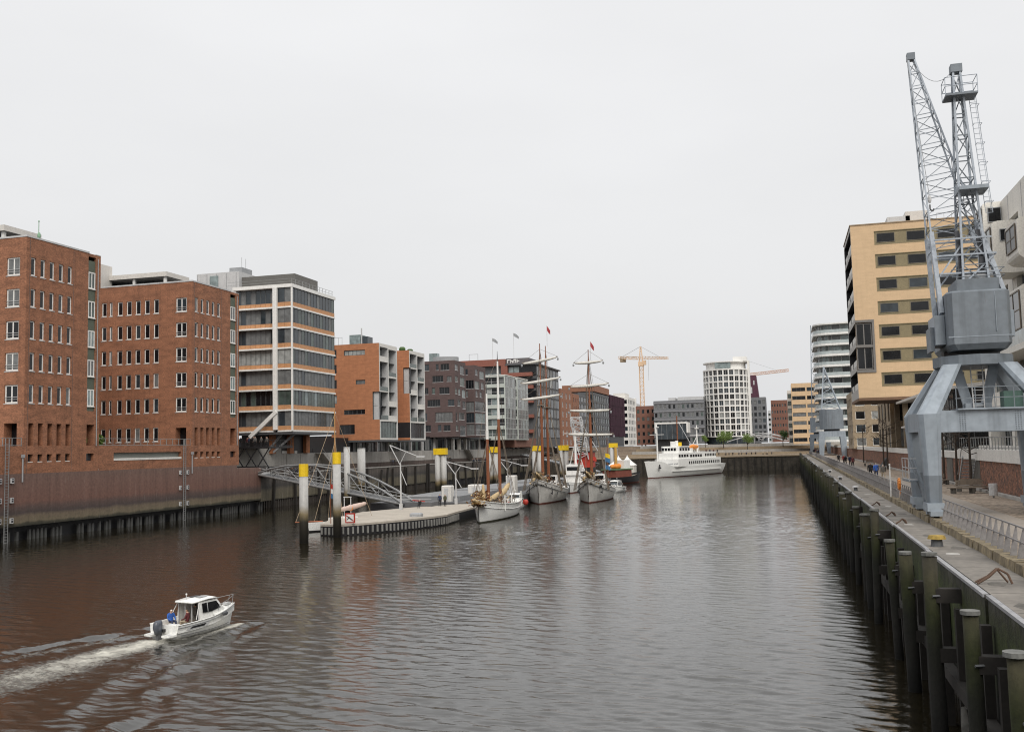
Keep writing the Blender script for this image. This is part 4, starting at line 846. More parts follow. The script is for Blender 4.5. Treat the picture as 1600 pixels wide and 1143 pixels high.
# railing with tapered flat posts
def railing(y0, y1, label, stuff_from=None):
    STL = mat('rail_steel', (.26, .25, .25), .5, .15, metal=.3); t = thing('quay_railing', label, 'railing', (7.25, y0, 5.6)); L_ = y1-y0
    for z in (1.02, .56): MB().bar((.02 if z < 1 else .12, 0, z), (.02 if z < 1 else .12, L_, z), .05, .05).build('rail', STL, t, False)
    pm = MB().loft([[(-.12, -.03, 0), (.1, -.03, 0), (.1, .03, 0), (-.12, .03, 0)], [(-.02, -.025, .55), (.14, -.025, .55), (.14, .025, .55), (-.02, .025, .55)], [(.1, -.02, 1.0), (.15, -.02, 1.0), (.15, .02, 1.0), (.1, .02, 1.0)]]).mesh('post', STL)
    n = int(L_/1.1); far = MB()
    for i in range(n+1):
        y = i*1.1
        if y0+y < 200: link('post', pm, t, Matrix.Translation((0, y, 0)))
        else: far.box(-.03, .1, y-.03, y+.03, 0, 1)
    if far.v: o_ = far.build('far_posts', STL, t, False); o_['kind'] = 'stuff'
railing(22, 53.6, 'steel quay railing on this side of the big crane leg')
railing(57.5, 72.5, 'steel quay railing between the big crane and the orange lifebuoy')
railing(74.2, 360, 'long steel quay railing running on from the orange lifebuoy')
t = thing('lifebuoy_stand', 'orange lifebuoy hanging at the gap in the railing', 'lifebuoy', (7.3, 73.2, 5.6)); b = MB()
pts = [(0, .34*math.cos(2*PI*i/12), 1.0+.34*math.sin(2*PI*i/12)) for i in range(13)]; b.path(pts, .09, 6); b.build('ring', ORB, t, False); MB().tube((.05, 0, 0), (.05, 0, 1.4), .04).build('post', ORB, t, False)
# timber piles
pile_label = 'mossy round timber pile with grey cap beside the mossy quay'
def pile_mesh(r, z, seed):
    rnd = random.Random(seed); b = MB(); n = 12; rings = []
    for j, zz in enumerate((-1.5, 1, 2.2, 3.2, 4.2, z-.14)):
        f = 1+.05*rnd.uniform(-1, 1)-.015*j; rings.append([(r*f*math.cos(2*PI*i/n)*(1+.03*rnd.uniform(-1, 1)), r*f*math.sin(2*PI*i/n)*(1+.03*rnd.uniform(-1, 1)), zz) for i in range(n)])
    b.loft(rings); return b.mesh('shaft', PILE, True)
capm = MB().prism([(.245*math.cos(2*PI*i/12), .27*math.sin(2*PI*i/12)) for i in range(12)], -.1, 0).mesh('cap', mat('pile_cap', (.15, .15, .14), .8, .35, nscale=2))
brm = MB().box(.1, .95, -.2, .2, -.22, .22).mesh('strut_block', MATS['black_timber']); stm = MB().path([(.29*math.cos(a), .29*math.sin(a), 0) for a in (-1.6, -.8, 0, .8, 1.6)], .04, 4).mesh('iron_strap', DGR)
PY = [(28.1, 5.2), (34.6, 6.0), (41.7, 5.3), (47.6, 5.2), (56.6, 6.0), (61.4, 5.4), (64.5, 5.2), (71.6, 5.2), (78.2, 5.9), (82.5, 5.2), (86.4, 5.4)]
y = 92.0
rp = random.Random(3)
while y < 362: PY.append((y, rp.choice((5.3, 5.2, 5.4, 6.0, 5.9)))); y += rp.choice((4.5, 5.5, 6.5))
PY = [(22.3, 5.3)]+PY
pms = {}
for i, (y, z) in enumerate(PY):
    t = thing('mooring_pile', pile_label, 'pile', (4.32+.06*math.sin(i*2.1), y, 0), 0, 'timber piles along the mossy quay'); t.rotation_euler = (rp.uniform(-.022, .022), rp.uniform(-.03, .012), rp.uniform(0, 6)*0)
    kx = (i % 4, round(z, 1)); r = .2+.022*(i % 4)
    if kx not in pms: pms[kx] = pile_mesh(r, z, i)
    link('shaft', pms[kx], t); link('cap', capm, t, Matrix.Translation((0, 0, z)))
    if y < 160:
        for zz in (z-1.35, z-3.2): link('strut_block', brm, t, Matrix.Translation((0, 0, zz)))
        link('iron_strap', stm, t, Matrix.Translation((0, 0, z-1.35)))
wl = thing('fender_beam', 'black horizontal timber beam between the mossy piles and the quay', 'beam', (4.9, 30, 0))
MB().box(4.72, 5.04, 20, 200, 1.75, 2.15).build('beam', MATS['black_timber'], wl)
fp_ = MB().box(-.13, .13, -.14, .14, -1, 4.5).mesh('fender_post', MATS['black_timber'])
for i in range(70): link('fender_post', fp_, q, Matrix.Translation((-.16, -7+i*2.3+rp.uniform(-.5, .5), rp.uniform(-.9, .1))))
bl = thing('mooring_bollard', 'yellow topped mooring bollard on the quay walkway', 'bollard', (5.65, 43.6, 5.3))
MB().tube((0, 0, 0), (0, 0, .32), .24, .2, 12).build('stem', DGR, bl, False); MB().tube((0, 0, .3), (0, 0, .44), .36, .3, 12).build('head', mat('worn_yellow', (.34, .23, .05), .8, .45, nscale=5), bl, False)
for j, y in enumerate((92, 118, 146)):
    t = thing('mooring_bollard', 'small pale iron bollard on the quay walkway', 'bollard', (5.6, y, 5.3), 0, 'plain bollards on the walkway'); MB().tube((0, 0, 0), (0, 0, .3), .17, .15, 10).build('stem', DGR, t, False); MB().tube((0, 0, .3), (0, 0, .42), .28, .24, 10).build('head', LGR, t, False)
for j, (y, lab) in enumerate(((32.4, 'rusty bent ladder hoop at the notch in the quay edge'), (55.2, 'rusty ladder hoop on the walkway near the crane foot'), (70.5, 'small rusty ladder hoop at a quay edge joint'), (60.6, 'short rusty iron on the quay edge'))):
    s = 1 if j == 0 else .55; t = thing('ladder_hoop', lab, 'ladder hoop', (5.25, y, 5.3)); MB().path([(0, 0, .02), (.35*s, .1, .22*s), (.6*s, .15, .45*s), (.85*s, .1, .3*s), (.95*s, .05, .02)], .035, 6).build('hoop', mat('rust', (.10, .06, .04), .9, .3), t, False); MB().path([(0, .35*s, .02), (.35*s, .38*s, .2*s), (.6*s, .38*s, .42*s), (.9*s, .4*s, .02)], .03, 6).build('hoop', MATS['rust'], t, False)
b = MB(); b.loft([[(4.75, 33.4, .3), (4.9, 33.5, .3), (4.8, 33.7, .3)], [(4.7, 33.3, .9), (4.95, 33.5, 1), (4.8, 33.8, .9)], [(4.75, 33.4, 1.5), (4.9, 33.5, 1.5), (4.8, 33.6, 1.4)]]); tag(b.build('plastic_rag', SAIL), 'torn white plastic rag caught between the piles', 'rag')
# bare trees, benches and bins on the promenade
def bare_tree(label, c, h, seed, group):
    rnd = random.Random(seed); t = thing('bare_tree', label, 'tree', c, 0, group); b = MB(); b.tube((0, 0, 0), (.05, 0, h*.7), .13, .07, 7); b.tube((.05, 0, h*.7), (.1, .05, h), .07, .02, 5); b.build('trunk', BRK, t, False); b = MB()
    def br(p, d, l, r, k):
        q_ = p+d*l; b.tube(p, q_, r, r*.55, 4)
        if k: 
            for _ in range(3): br(p+d*l*rnd.uniform(.4, 1), (d+Vector((rnd.uniform(-.7, .7), rnd.uniform(-.7, .7), rnd.uniform(-.1, .5)))).normalized(), l*.55, r*.5, k-1)
    for i in range(13): a = rnd.uniform(0, 6.28); br(Vector((0, 0, h*rnd.uniform(.42, .92))), Vector((math.cos(a), math.sin(a), rnd.uniform(.1, .7))).normalized(), h*.22, .035, 2)
    b.build('crown', BRK, t, False)
for i, (x, y, h) in enumerate(((13.6, 196, 7), (13.5, 155, 7), (13.4, 148, 7.2), (13.5, 97, 6.2), (13.6, 90.6, 6), (13.7, 84.7, 6.3))):
    bare_tree('leafless young street tree with dark thin trunk by the brick retaining wall', (x, y, 5.6), h, 20+i, 'bare trees on the promenade')
def bench(label, c, rz, l):
    t = thing('plank_bench', label, 'bench', c, rz)
    for i in range(4): MB().box(-l/2, l/2, -.36+i*.18, -.2+i*.18, .4, .46).build('plank', WD2, t, False)
    for s in (-1, 0, 1): MB().box(s*l*.4-.09, s*l*.4+.09, -.3, .3, 0, .4).build('leg', COD, t, False)
    for i in range(2): MB().box(-l*.3, l*.3, .36, .42, .6+i*.2, .76+i*.2).build('back_plank', WD2, t, False)
bench('wide weathered plank bench beside the bare tree', (12.9, 79.5, 5.6), .25, 3.4); bench('second plank bench pushed against the wide one', (13.4, 82, 5.6), .2, 2.6); bench('small dark bench between two bare trees', (12.9, 95, 5.6), .1, 1.4); bench('low bench far along under the beige building', (12.6, 168, 5.6), .1, 2)
t = thing('litter_bin', 'grey litter bin at the foot of the brick wall', 'bin', (13.2, 73.3, 5.6)); MB().tube((0, 0, .15), (0, 0, .95), .26, .28, 10).build('drum', LGR, t, False); MB().tube((0, 0, 0), (0, 0, .2), .06, n=6).build('post', GRY, t, False)
t = thing('steel_stair', 'steel stair leaning against the brick retaining wall', 'stair', (14.1, 88, 5.6))
sm = MB().box(-.5, .5, -.12, .12, -.03, .03).mesh('step', GRY)
for i in range(10): link('step', sm, t, Matrix.Translation((-.3, -i*.28, .2+i*.24)))
for s in (-1, 1): MB().bar((-.3+s*.5, .1, .1), (-.3+s*.5, -2.8, 2.6), .08, .2).build('stringer', GRY, t, False); MB().bar((-.3+s*.5, .1, 1.1), (-.3+s*.5, -2.8, 3.6), .05).build('handrail', STL, t, False)
t = thing('stone_stair', 'dark stair in the brick wall below the beige building', 'stair', (13.6, 160, 5.6))
sm = MB().box(-.2, .7, -1.2, 1.2, 0, .18).mesh('step', DGR)
for i in range(13): link('step', sm, t, Matrix.Translation((i*.12, 0, i*.18)))
pl = MB().tube((0, 0, 0), (0, 0, 5.0), .07, .05, 6)
t = thing('white_pole', 'thin white pole standing on the kerb step', 'pole', (7.0, 76, 5.6)); MB().tube((0, 0, 0), (0, 0, 2.2), .06, .05, 6).build('pole', WHT, t, False); MB().ball((0, 0, 2.25), .07, .07, .08).build('cap', WHT, t, False)
# ------------------------------------------------------------------ right bank houses
BG = Bld('office_building', 'beige brick office building with olive window bands cantilevered over the promenade', 'building', (10.2, 150, 15.7))
o = (10.2, 150, 15.7); W = 24; fr = [z-15.7 for z in (17.55, 20.95, 24.4, 27.75, 31.15, 34.55, 37.9)]
ops = []
for i, z in enumerate(fr): ops.append((3.2, W-.6, z-.3, z+1.7, .12))
bay = (0, 2.3, 19.66-15.7, 26.49-15.7, .5)
BG.facade(o, 0, W, 24.9, ops+[bay], BEI, .12)
for i, z in enumerate(fr):
    BG.panel(o, 0, 3.2, W-.6, z-.3, z+1.7, OLV, .09, .06, 'olive_band'); BG.panel(o, 0, 3.2, W-.6, z-.3, z-.2, OLV, -.03, .12, 'band_edge'); BG.panel(o, 0, 3.2, W-.6, z+1.6, z+1.7, OLV, -.03, .12, 'band_edge')
    for k in range(5): BG.win(o, 0, 3.5+4.05*k, 5.98+4.05*k, z, z+1.38, .03, mat('olive_frame', (.16, .14, .10), .5, .1), .08, 1, 1, gm=random.choice([G1, G1, G1, G2]))
BG.win(o, 0, .05, 2.2, bay[2]+.1, bay[2]+3.3, .1, mat('bay_frame', (.17, .16, .15), .5, .1), .14, 2, 1, gm=G1); BG.win(o, 0, .05, 2.2, bay[2]+3.5, bay[3]-.1, .1, MATS['bay_frame'], .14, 2, 1, gm=G1)
fb = MB(); fb.box(10.15, 12.75, 149.85, 150.1, 19.3, 19.7); fb.box(10.15, 12.75, 149.85, 150.1, 26.5, 26.85); fb.box(12.45, 12.75, 149.87, 150.1, 19.7, 26.5); fb.box(10.15, 12.45, 149.88, 150.08, 22.9, 23.2); fb.build('bay_surround', MATS['bay_frame'], BG.root)
oc = (10.2, 166, 15.7)
co = [(.5, 15.7, z-.55, z+2.05, 1.4) for z in fr]; BG.facade(oc, W_, 16, 24.9, co, mat('bay_edge', (.40, .385, .36), .6, .1), 1.4, rev=BLK)  # loggia reveals coloured black, shade of the recesses put into the colour
for p in co:
    for k in range(4): BG.win(oc, W_, .5+3.8*k, 4.3+3.8*k, p[2], p[3], 1.2, BLK, .1, 2, 1, 'black')
    BG.panel(oc, W_, 1.0, 5.4, p[2], p[2]+.95, WHC, .12, .06, 'balustrade'); BG.panel(oc, W_, 7.2, 14.5, p[2], p[2]+.95, WHC, .12, .06, 'balustrade')
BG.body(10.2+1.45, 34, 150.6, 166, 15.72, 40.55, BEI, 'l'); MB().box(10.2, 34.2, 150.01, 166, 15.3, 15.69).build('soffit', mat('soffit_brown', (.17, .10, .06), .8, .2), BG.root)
MB().box(10.1, 34.3, 149.9, 166.1, 40.6, 40.75).build('roof_edge', mat('roof_brown', (.30, .22, .14), .7, .1), BG.root)
MB().box(15.5, 18.6, 152, 158, 40.75, 41.9).build('plant_room', LGR, BG.root); MB().box(18, 21, 152, 158, 40.75, 42.5).build('plant_room', WHR, BG.root); b = MB(); b.bar((22, 151, 41.7), (34, 151, 41.7), .06); [b.bar((22+i, 151, 40.7), (22+i, 151, 41.7), .04) for i in range(12)]; b.build('roof_rail', STL, BG.root)
# lower building under the cantilever, restaurant beside it
LB = simple('brick_building', 'brown brick lower storeys under the beige cantilever', 16, 30, 168, 190, 8, 17, TAN, 3, 2, 4, .45, .75, 'dark', None, None, W_)
for x, y in ((16.2, 152), (16.2, 163)): MB().box(x, x+.7, y, y+.7, 7.9, 15.3).build('column', TAN, BG.root)
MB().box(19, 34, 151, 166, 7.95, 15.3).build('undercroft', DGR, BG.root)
RS = Bld('restaurant', 'glass fronted restaurant with broad white awning roofs', 'building', (16, 112, 8))
RS.body(17, 34, 112, 149, 7.95, 15.0, BLK, '')
for k in range(12):
    for z0, z1 in ((.2, 3.0), (4.3, 6.4)): RS.win((17, 149, 8), W_, .3+3.05*k, 3.2+3.05*k, z0, z1, -.1, DGR, .08, 2, 1, 'mixed')
for k in range(5): RS.win((17, 112, 8), 0, .2+3.1*k, 3.2+3.1*k, .2, 3.0, -.1, DGR, .08, 2, 1, 'mixed')
b = MB(); b.loft([[(15.0, 111, 14.6), (15.0, 149, 14.6), (15.0, 149, 14.9), (15.0, 111, 14.9)], [(20, 111, 15.0), (20, 149, 15.0), (20, 149, 15.4), (20, 111, 15.4)]]); b.build('upper_awning', WHR, RS.root)
b = MB(); b.loft([[(15.2, 111, 11.2), (15.2, 146, 11.2), (15.2, 146, 11.4), (15.2, 111, 11.4)], [(17.4, 111, 11.8), (17.4, 146, 11.8), (17.4, 146, 12.0), (17.4, 111, 12.0)]]); b.build('lower_awning', WHR, RS.root)
for y in (113, 124, 135, 145): MB().bar((15.3, y, 11.2), (16.9, y, 9.0), .08).build('awning_arm', GRY, RS.root)
t = Bld('menu_board', 'white menu board with dark letters on the restaurant glass', 'sign', (16.8, 118.6, 9.3)); MB().box(16.72, 16.8, 118, 119.2, 9.4, 11.0).build('board', BLK, t.root); MB().box(16.68, 16.71, 118.25, 118.95, 10.2, 10.9).build('emblem', WHT, t.root); MB().box(16.68, 16.71, 118.1, 119.1, 9.5, 9.85).build('caption', WHT, t.root)
# white rounded apartment building near the big crane
WB = Bld('apartment_building', 'cream apartment building with rounded projecting window boxes', 'building', (19, 84, 8)); CRM = mat('cream_clad', (.72, .69, .63), .6, .05, streak=.1)
oc = (19, 106, 8)
wins = [(3, 7, 17.5, 19.6), (10.5, 13, 17.4, 20.2), (14.5, 18, 17.4, 20), (16, 18.6, 12.0, 15.0), (10, 12.6, 11.8, 14.8), (3, 7, 11.6, 14), (3, 7.5, 5.8, 8), (9.5, 14, 5.6, 8.2), (15, 20, 5.5, 8.2), (22, 26, 5.5, 8.2), (22, 26, 12, 15), (22, 26, 18, 20.5)]
WB.facade(oc, W_, 56, 22.2, [p+(.5,) for p in wins]+[(.5, 50, .4, 3.6, 1.5)], CRM, .5)
for p in wins: WB.win(oc, W_, *p, .4, GRY, .1, 2, 2, 'mixed')
for k in range(12): WB.win(oc, W_, .5+4.1*k, 4.6+4.1*k, .4, 3.6, 1.4, BLK, .1, 3, 1, 'dark')
WB.body(19.02, 40, 50, 105.98, 8, 30.1, CRM, 'l')
for z in (4.5, 10.3, 16.2): MB().box(18.97, 19.0, 50, 105.9, 8+z, 8.05+z).build('joint', LGR, WB.root)
for k in range(9): MB().box(18.97, 19.0, 62+k*4.9, 62.06+k*4.9, 8, 30.1).build('joint', LGR, WB.root)
def rbox(x0, y0, y1, z0, z1, gl, fw=None):
    b = MB(); pr = []; r = .5; X1 = 19.1
    prof = [(x0+.12, z0+.55), (x0+.12, z1-.2), (x0+.3, z1-.06), (x0+.6, z1), (X1, z1), (X1, z0), (x0+.9, z0), (x0+.45, z0+.12), (x0+.2, z0+.35)]
    b.loft([[(x, y0, z) for x, z in prof], [(x, y1, z) for x, z in prof]]); b.build('window_box', CRM, WB.root)
    WB.win((x0+.1, y1, z0), W_, .35, y1-y0-.35, .9, z1-z0-.4, -.09, mat('bronze_frame', (.14, .11, .08), .5, .1), .1, 2, 2, 'mixed')
    if fw: WB.win((x0, y0, z0), 0, *fw, -.09, GRY, .06, 1, 1, gm=G1, d=.1)
rbox(17.35, 94, 98, 26.3, 30.2, 0, (.5, 1.6, 2.1, 3.4)); rbox(16.75, 87.5, 91.5, 22.9, 27.2, 0, (.67, 1.46, 2.6, 3.6)); rbox(17.4, 97, 101, 21.5, 25, 0, (.6, 1.6, .8, 2.4)); rbox(17.0, 80, 85, 16.7, 20.9, 0); rbox(17.4, 92, 96.5, 17.0, 20.4, 0, (.5, 1.5, .8, 2.4)); rbox(17.6, 88, 92, 10.6, 14.8, 0, (.4, 1.4, .8, 2.8))
rbox(16.9, 79.5, 83.5, 22.6, 25.8, 0)
MB().box(16.5, 19, 74, 92, 15.9, 16.35).build('balcony_slab', CRM, WB.root); MB().box(16.5, 16.56, 74, 92, 16.35, 17.3).build('balcony_glass', G6, WB.root)
MB().box(18.0, 18.9, 70, 106, 8.0, 8.9).build('plinth', WHC, WB.root)
for y in (78, 90, 100): MB().box(18.1, 18.9, y, y+1.0, 8, 12.4).build('column', CRM, WB.root)
t = thing('terrace_railing', 'grey railing on the concrete top of the brick retaining wall', 'railing', (14.5, 60, 8.75)); b = MB(); b.bar((0, 0, .9), (0, 34, .9), .06); b.bar((0, 0, .12), (0, 34, .12), .05); b.build('rail', STL, t, False)
pm = MB().box(-.025, .025, -.025, .025, 0, .9).mesh('post', STL)
for i in range(32): link('post', pm, t, Matrix.Translation((0, i*1.1, 0)))
# curved balcony tower further on, small beige house beyond
BT = thing('balcony_building', 'tall building wrapped in white curved glass balconies', 'building', (14, 312, 8))
def curve_ring(x0, x1, y0, y1, r, n=6):
    pts = [(x0+r-r*math.cos(PI/2*i/n), y0+r-r*math.sin(PI/2*i/n)) for i in range(n+1)]
    return pts+[(x1, y0-1.2), (x1, y1), (x0, y1)]
outer = curve_ring(8.9, 24, 306, 328, 4.5); inner = curve_ring(10.2, 24, 308, 328, 4)
for j in range(11):
    z = 9.5+3.15*j
    MB().prism(outer, z, z+.62).build('balcony_slab', WHT, BT)
    b = MB(); b.loft([[(x, y, z+.63) for x, y in outer], [(x, y, z+1.5) for x, y in outer]], cap=False); b.build('glass_parapet', mat('balcony_glass', (.42, .47, .47), .15, .15), BT)
    B_ = Bld('', '', '', (14, 312, 8), root=BT)
    for i in range(len(inner)-3):
        (ax, ay), (bx, by) = inner[i], inner[i+1]; ang = math.atan2(by-ay, bx-ax); L_ = math.hypot(bx-ax, by-ay)
        n = max(1, int(L_/2.4))
        for k in range(n): B_.win((ax, ay, z), ang, L_*k/n+.03, L_*(k+1)/n-.03, .65, 3.1, -.12, LGR, .08, 1, 1, 'pale' if j > 6 else 'green')
MB().prism(inner, 9.5, 44.1).build('core', DGR, BT); MB().prism(outer, 44.1, 44.5).build('roof', WHT, BT)
simple('sandy_block', 'low sandy block with white framed windows beside the curved balcony tower', 13.6, 20, 222, 240, 8, 20, TAN, 2, 4, 4, .6, .6, 'dark', WHT, None, W_)
simple('beige_house', 'small beige building with dark window bands beyond the basin', 2.4, 13, 386, 402, 9, 31.6, BEI, 2, 7, 3, .9, .45, 'dark', None, None, W_)
# ------------------------------------------------------------------ big blue grey portal crane
CR = thing('portal_crane', 'big blue grey portal crane standing astride the railing', 'crane', (10.05, 59.8, 5.6))
def leg(sx, sy):
    x, y = 10.08+sx*2.92, 58.4+sy*2.9; s = sx
    b = MB()
    def ring(cx, cy, w, d, z, sh=0): return [(cx-w/2, cy-d/2, z), (cx+w/2, cy-d/2, z), (cx+w/2, cy+d/2, z), (cx-w/2, cy+d/2, z)]
    def oct_(cx, cy, w, d, z):
        c = .22*w; return [(cx-w/2+c, cy-d/2, z), (cx+w/2-c, cy-d/2, z), (cx+w/2, cy-d/2+c, z), (cx+w/2, cy+d/2-c, z), (cx+w/2-c, cy+d/2, z), (cx-w/2+c, cy+d/2, z), (cx-w/2, cy+d/2-c, z), (cx-w/2, cy-d/2+c, z)]
    b.loft([oct_(x, y, .72, .8, 6.3), oct_(x, y, .86, .95, 8.2), oct_(x+.02*sx, y, 1.1, 1.15, 10.9), oct_(10.05+sx*1.35, 58.9+sy*1.4, .9, .95, 13.55)]); b.build('leg', CRB, CR)
    l = MB(); l.loft([oct_(x, y, .74, .82, 6.3), oct_(x, y, .85, .945, 7.75)]); l.build('leg_base', CRD, CR)
    f = MB(); f.box(x-.42, x+.42, y-.85, y+.85, 5.95, 6.35); f.box(x-.3, x+.3, y-.95, y-.5, 5.72, 5.95); f.box(x-.3, x+.3, y+.5, y+.95, 5.72, 5.95); f.build('bogie', CRB, CR)
    for s_ in (-1, 1): MB().tube((x-.14, y+s_*.55, 5.86), (x+.14, y+s_*.55, 5.86), .26, n=12).build('wheel', DGR, CR)
for sx in (-1, 1):
    for sy in (-1, 1): leg(sx, sy)
for sy in (-1, 1): MB().box(7.6, 12.5, 58.4+sy*2.9-.3, 58.4+sy*2.9+.3, 9.95, 11.05).build('cross_beam', CRB, CR)
for sx in (-1, 1): MB().box(10.05+sx*3.05-.3, 10.05+sx*3.05+.3, 56.0, 60.8, 10.0, 11.0).build('side_beam', CRB, CR)
rv = MB().box(-.025, .025, -.02, .01, -.025, .025).mesh('rivet', CRD)
for x in (8.6, 8.72, 8.84, 11.2, 11.32, 11.44):
    for k in range(9): link('rivet', rv, CR, Matrix.Translation((x-10.05, 55.2-59.8-.01, 10.05+k*.11-5.6)))
n = 12; MB().prism([(10.05+2.05*math.cos(2*PI*i/n), 59.3+2.3*math.sin(2*PI*i/n)) for i in range(n)], 13.5, 14.05).build('ring_platform', CRD, CR)
MB().tube((10.05, 59.8, 14.05), (10.05, 59.8, 14.4), 1.5, 1.5, 20).build('slewing_ring', BLK, CR)
b = MB(); b.loft([[(9.35, 55.3, 13.5), (10.75, 55.3, 13.5), (10.75, 56, 13.5), (9.35, 56, 13.5)], [(9.75, 56.2, 11.2), (10.45, 56.2, 11.2), (10.45, 56.8, 11.2), (9.75, 56.8, 11.2)]]) if False else None
for s in (-1, 1): MB().bar((10.05+s*.95, 58.8, 13.5), (10.05+s*.42, 58.8, 11.3), .22, .5).build('king_post_plate', CRB, CR)
MB().box(9.4, 10.7, 58.3, 59.3, 11.1, 11.5).build('king_post_foot', CRB, CR)
b = MB(); [b.bar((10.05+s*.26, 58.2, 11.15), (10.05+s*.3, 58.4, 13.5), .06) for s in (-1, 1)]; b.build('ladder_stile', LGR, CR)
rm = MB().bar((-.28, 0, 0), (.28, 0, 0), .035).mesh('ladder_rung', LGR)
for k in range(8): link('ladder_rung', rm, CR, Matrix.Translation((0, -1.58+.025*k, 5.75+.28*k)))
MB().box(8.5, 11.8, 55.0, 57.4, 11.06, 11.14).build('catwalk', CRB, CR)
for z in (11.65, 12.2): MB().bar((8.4, 55.05, z), (12.1, 55.05, z), .04).build('catwalk_rail', CRD, CR)
pm = MB().box(-.02, .02, -.02, .02, 0, 1.1).mesh('catwalk_post', CRD)
for i in range(5): link('catwalk_post', pm, CR, Matrix.Translation((-1.6+.9*i, -4.75, 5.5)))
MB().box(10.9, 11.8, 56.2, 57.2, 11.15, 12.0).build('cable_box', mat('green_box', (.05, .10, .08), .6, .1), CR)
b = MB(); b.bar((6.55, 58.3, 8.6), (6.9, 55.7, 6.4), .1, .3); b.bar((6.6, 60.0, 8.6), (6.85, 56.3, 6.4), .08, .2); b.build('rail_clamp', CRD, CR); b = MB()
for z in (7.5, 8.1, 8.6): b.bar((6.2, 57, z), (6.2, 60, z), .04); b.bar((6.2, 57, z), (6.6, 57, z), .04)
for y in (57, 58.5, 60): b.bar((6.2, y, 7.4), (6.2, y, 8.6), .04)
b.build('access_cage', LGR, CR); MB().box(6.15, 6.65, 57, 60, 7.36, 7.42).build('access_step', CRD, CR)
# machine house
def house(prof, y0, y1): return [[(x, y0, z) for x, z in prof], [(x, y1, z) for x, z in prof]]
HB = MB(); pl = lambda z, w, d: [(10.15-w/2+.25, 57.2-d, z), (10.15+w/2-.25, 57.2-d, z), (10.15+w/2, 57.2-d+.5, z), (10.15+w/2, 62.5, z), (10.15-w/2, 62.5, z), (10.15-w/2, 57.2-d+.5, z)]
HB.loft([pl(14.3, 2.7, .0), pl(14.6, 3.15, .25), pl(17.35, 3.15, .3), pl(17.45, 3.0, .2)]); HB.build('machine_house', CRD, CR)
MB().box(8.55, 11.75, 56.93, 56.99, 14.95, 15.0).build('house_seam', CRB, CR)
for x in (10.9,): MB().box(x, x+.03, 56.88, 56.96, 15.2, 17.3).build('house_seam', CRB, CR)
MB().box(8.05, 8.55, 58.0, 60.5, 14.7, 16.3).build('counterweight', CRB, CR); MB().box(7.85, 8.04, 58.4, 60.1, 14.4, 15.7).build('counterweight', CRD, CR); MB().box(11.76, 12.0, 58.0, 60.5, 15.0, 16.4).build('counterweight', CRB, CR)
# jib: four lattice chords from the sides of the house to the head
tip = Vector((8.0, 61.0, 31.85)); base = [Vector((8.45, 58.2, 16.4)), Vector((11.75, 58.2, 16.9)), Vector((11.75, 60.6, 16.9)), Vector((8.45, 60.6, 16.4))]
tp = [tip+Vector((-.15, -.15, 0)), tip+Vector((.15, -.15, 0)), tip+Vector((.15, .15, 0)), tip+Vector((-.15, .15, 0))]
JL = mat('crane_light', (.36, .40, .45), .5, .12, streak=.15)
for i in range(4): MB().bar(base[i].lerp(tp[i], .28), tp[i], .085).build('jib_chord', JL, CR)
for i in range(4): MB().bar(base[i], base[i].lerp(tp[i], .3), .46 if i < 2 else .28, .22).build('jib_foot', JL, CR)
nk = 12
for k in range(nk+1):
    f = .24+.76*(k/nk)**.92; 
    if f > .985: continue
    Q = [base[i].lerp(tp[i], f) for i in range(4)]; f2 = min(.985, .24+.76*((k+1)/nk)**.92); Q2 = [base[i].lerp(tp[i], f2) for i in range(4)]
    for i in range(4):
        j = (i+1) % 4; MB().bar(Q[i], Q[j], .04).build('jib_lacing', CRD if i % 2 else JL, CR)
        MB().bar(Q[i if k % 2 else j], Q2[j if k % 2 else i], .034).build('jib_lacing', CRD if k % 2 else JL, CR)
MB().box(tip.x-.22, tip.x+.22, tip.y-.25, tip.y+.25, tip.z-.1, tip.z+.3).build('jib_head', CRD, CR)
# upright mast with ladder and two platforms
def chord(x0, y0, x1, y1, z0, z1, w): return MB().bar((x0, y0, z0), (x1, y1, z1), w).build('mast_chord', CRB, CR)
mt = Vector((10.05, 59, 30.0)); mb_ = [Vector((9.65, 58.2, 17.8)), Vector((10.95, 58.2, 17.8)), Vector((10.95, 60.2, 17.8)), Vector((9.65, 60.2, 17.8))]; mtt = [mt+Vector((-.18, -.2, 0)), mt+Vector((.18, -.2, 0)), mt+Vector((.18, .2, 0)), mt+Vector((-.18, .2, 0))]
for i in range(4): MB().bar(mb_[i], mtt[i], .11).build('mast_chord', JL, CR)
for k in range(10):
    Q = [mb_[i].lerp(mtt[i], k/10) for i in range(4)]; Q2 = [mb_[i].lerp(mtt[i], (k+1)/10) for i in range(4)]
    for i in range(4):
        j = (i+1) % 4; MB().bar(Q2[i], Q2[j], .055).build('mast_lacing', CRD, CR); MB().bar(Q[i if k % 2 else j], Q2[j if k % 2 else i], .05).build('mast_lacing', CRD, CR)
MB().box(9.75, 10.35, 58.7, 59.3, 30.0, 30.45).build('mast_head', CRD, CR)
MB().box(9.35, 11.0, 58.3, 59.6, 28.55, 28.65).build('mast_platform', CRD, CR); MB().box(9.7, 11.2, 58.0, 59.8, 23.15, 23.35).build('mast_platform', CRB, CR)
for z in (29.1, 29.6): MB().path([(9.35, 58.35, z), (11.0, 58.35, z), (11.0, 59.6, z), (9.35, 59.6, z), (9.35, 58.35, z)], .022, 4).build('platform_rail', JL, CR)
for x, y in ((9.35, 58.35), (11.0, 58.35), (11.0, 59.6), (9.35, 59.6), (10.2, 58.35)): MB().bar((x, y, 28.6), (x, y, 29.6), .035).build('platform_post', JL, CR)
lt, lb_ = Vector((10.85, 59.2, 28.6)), Vector((11.35, 59.2, 22.0))
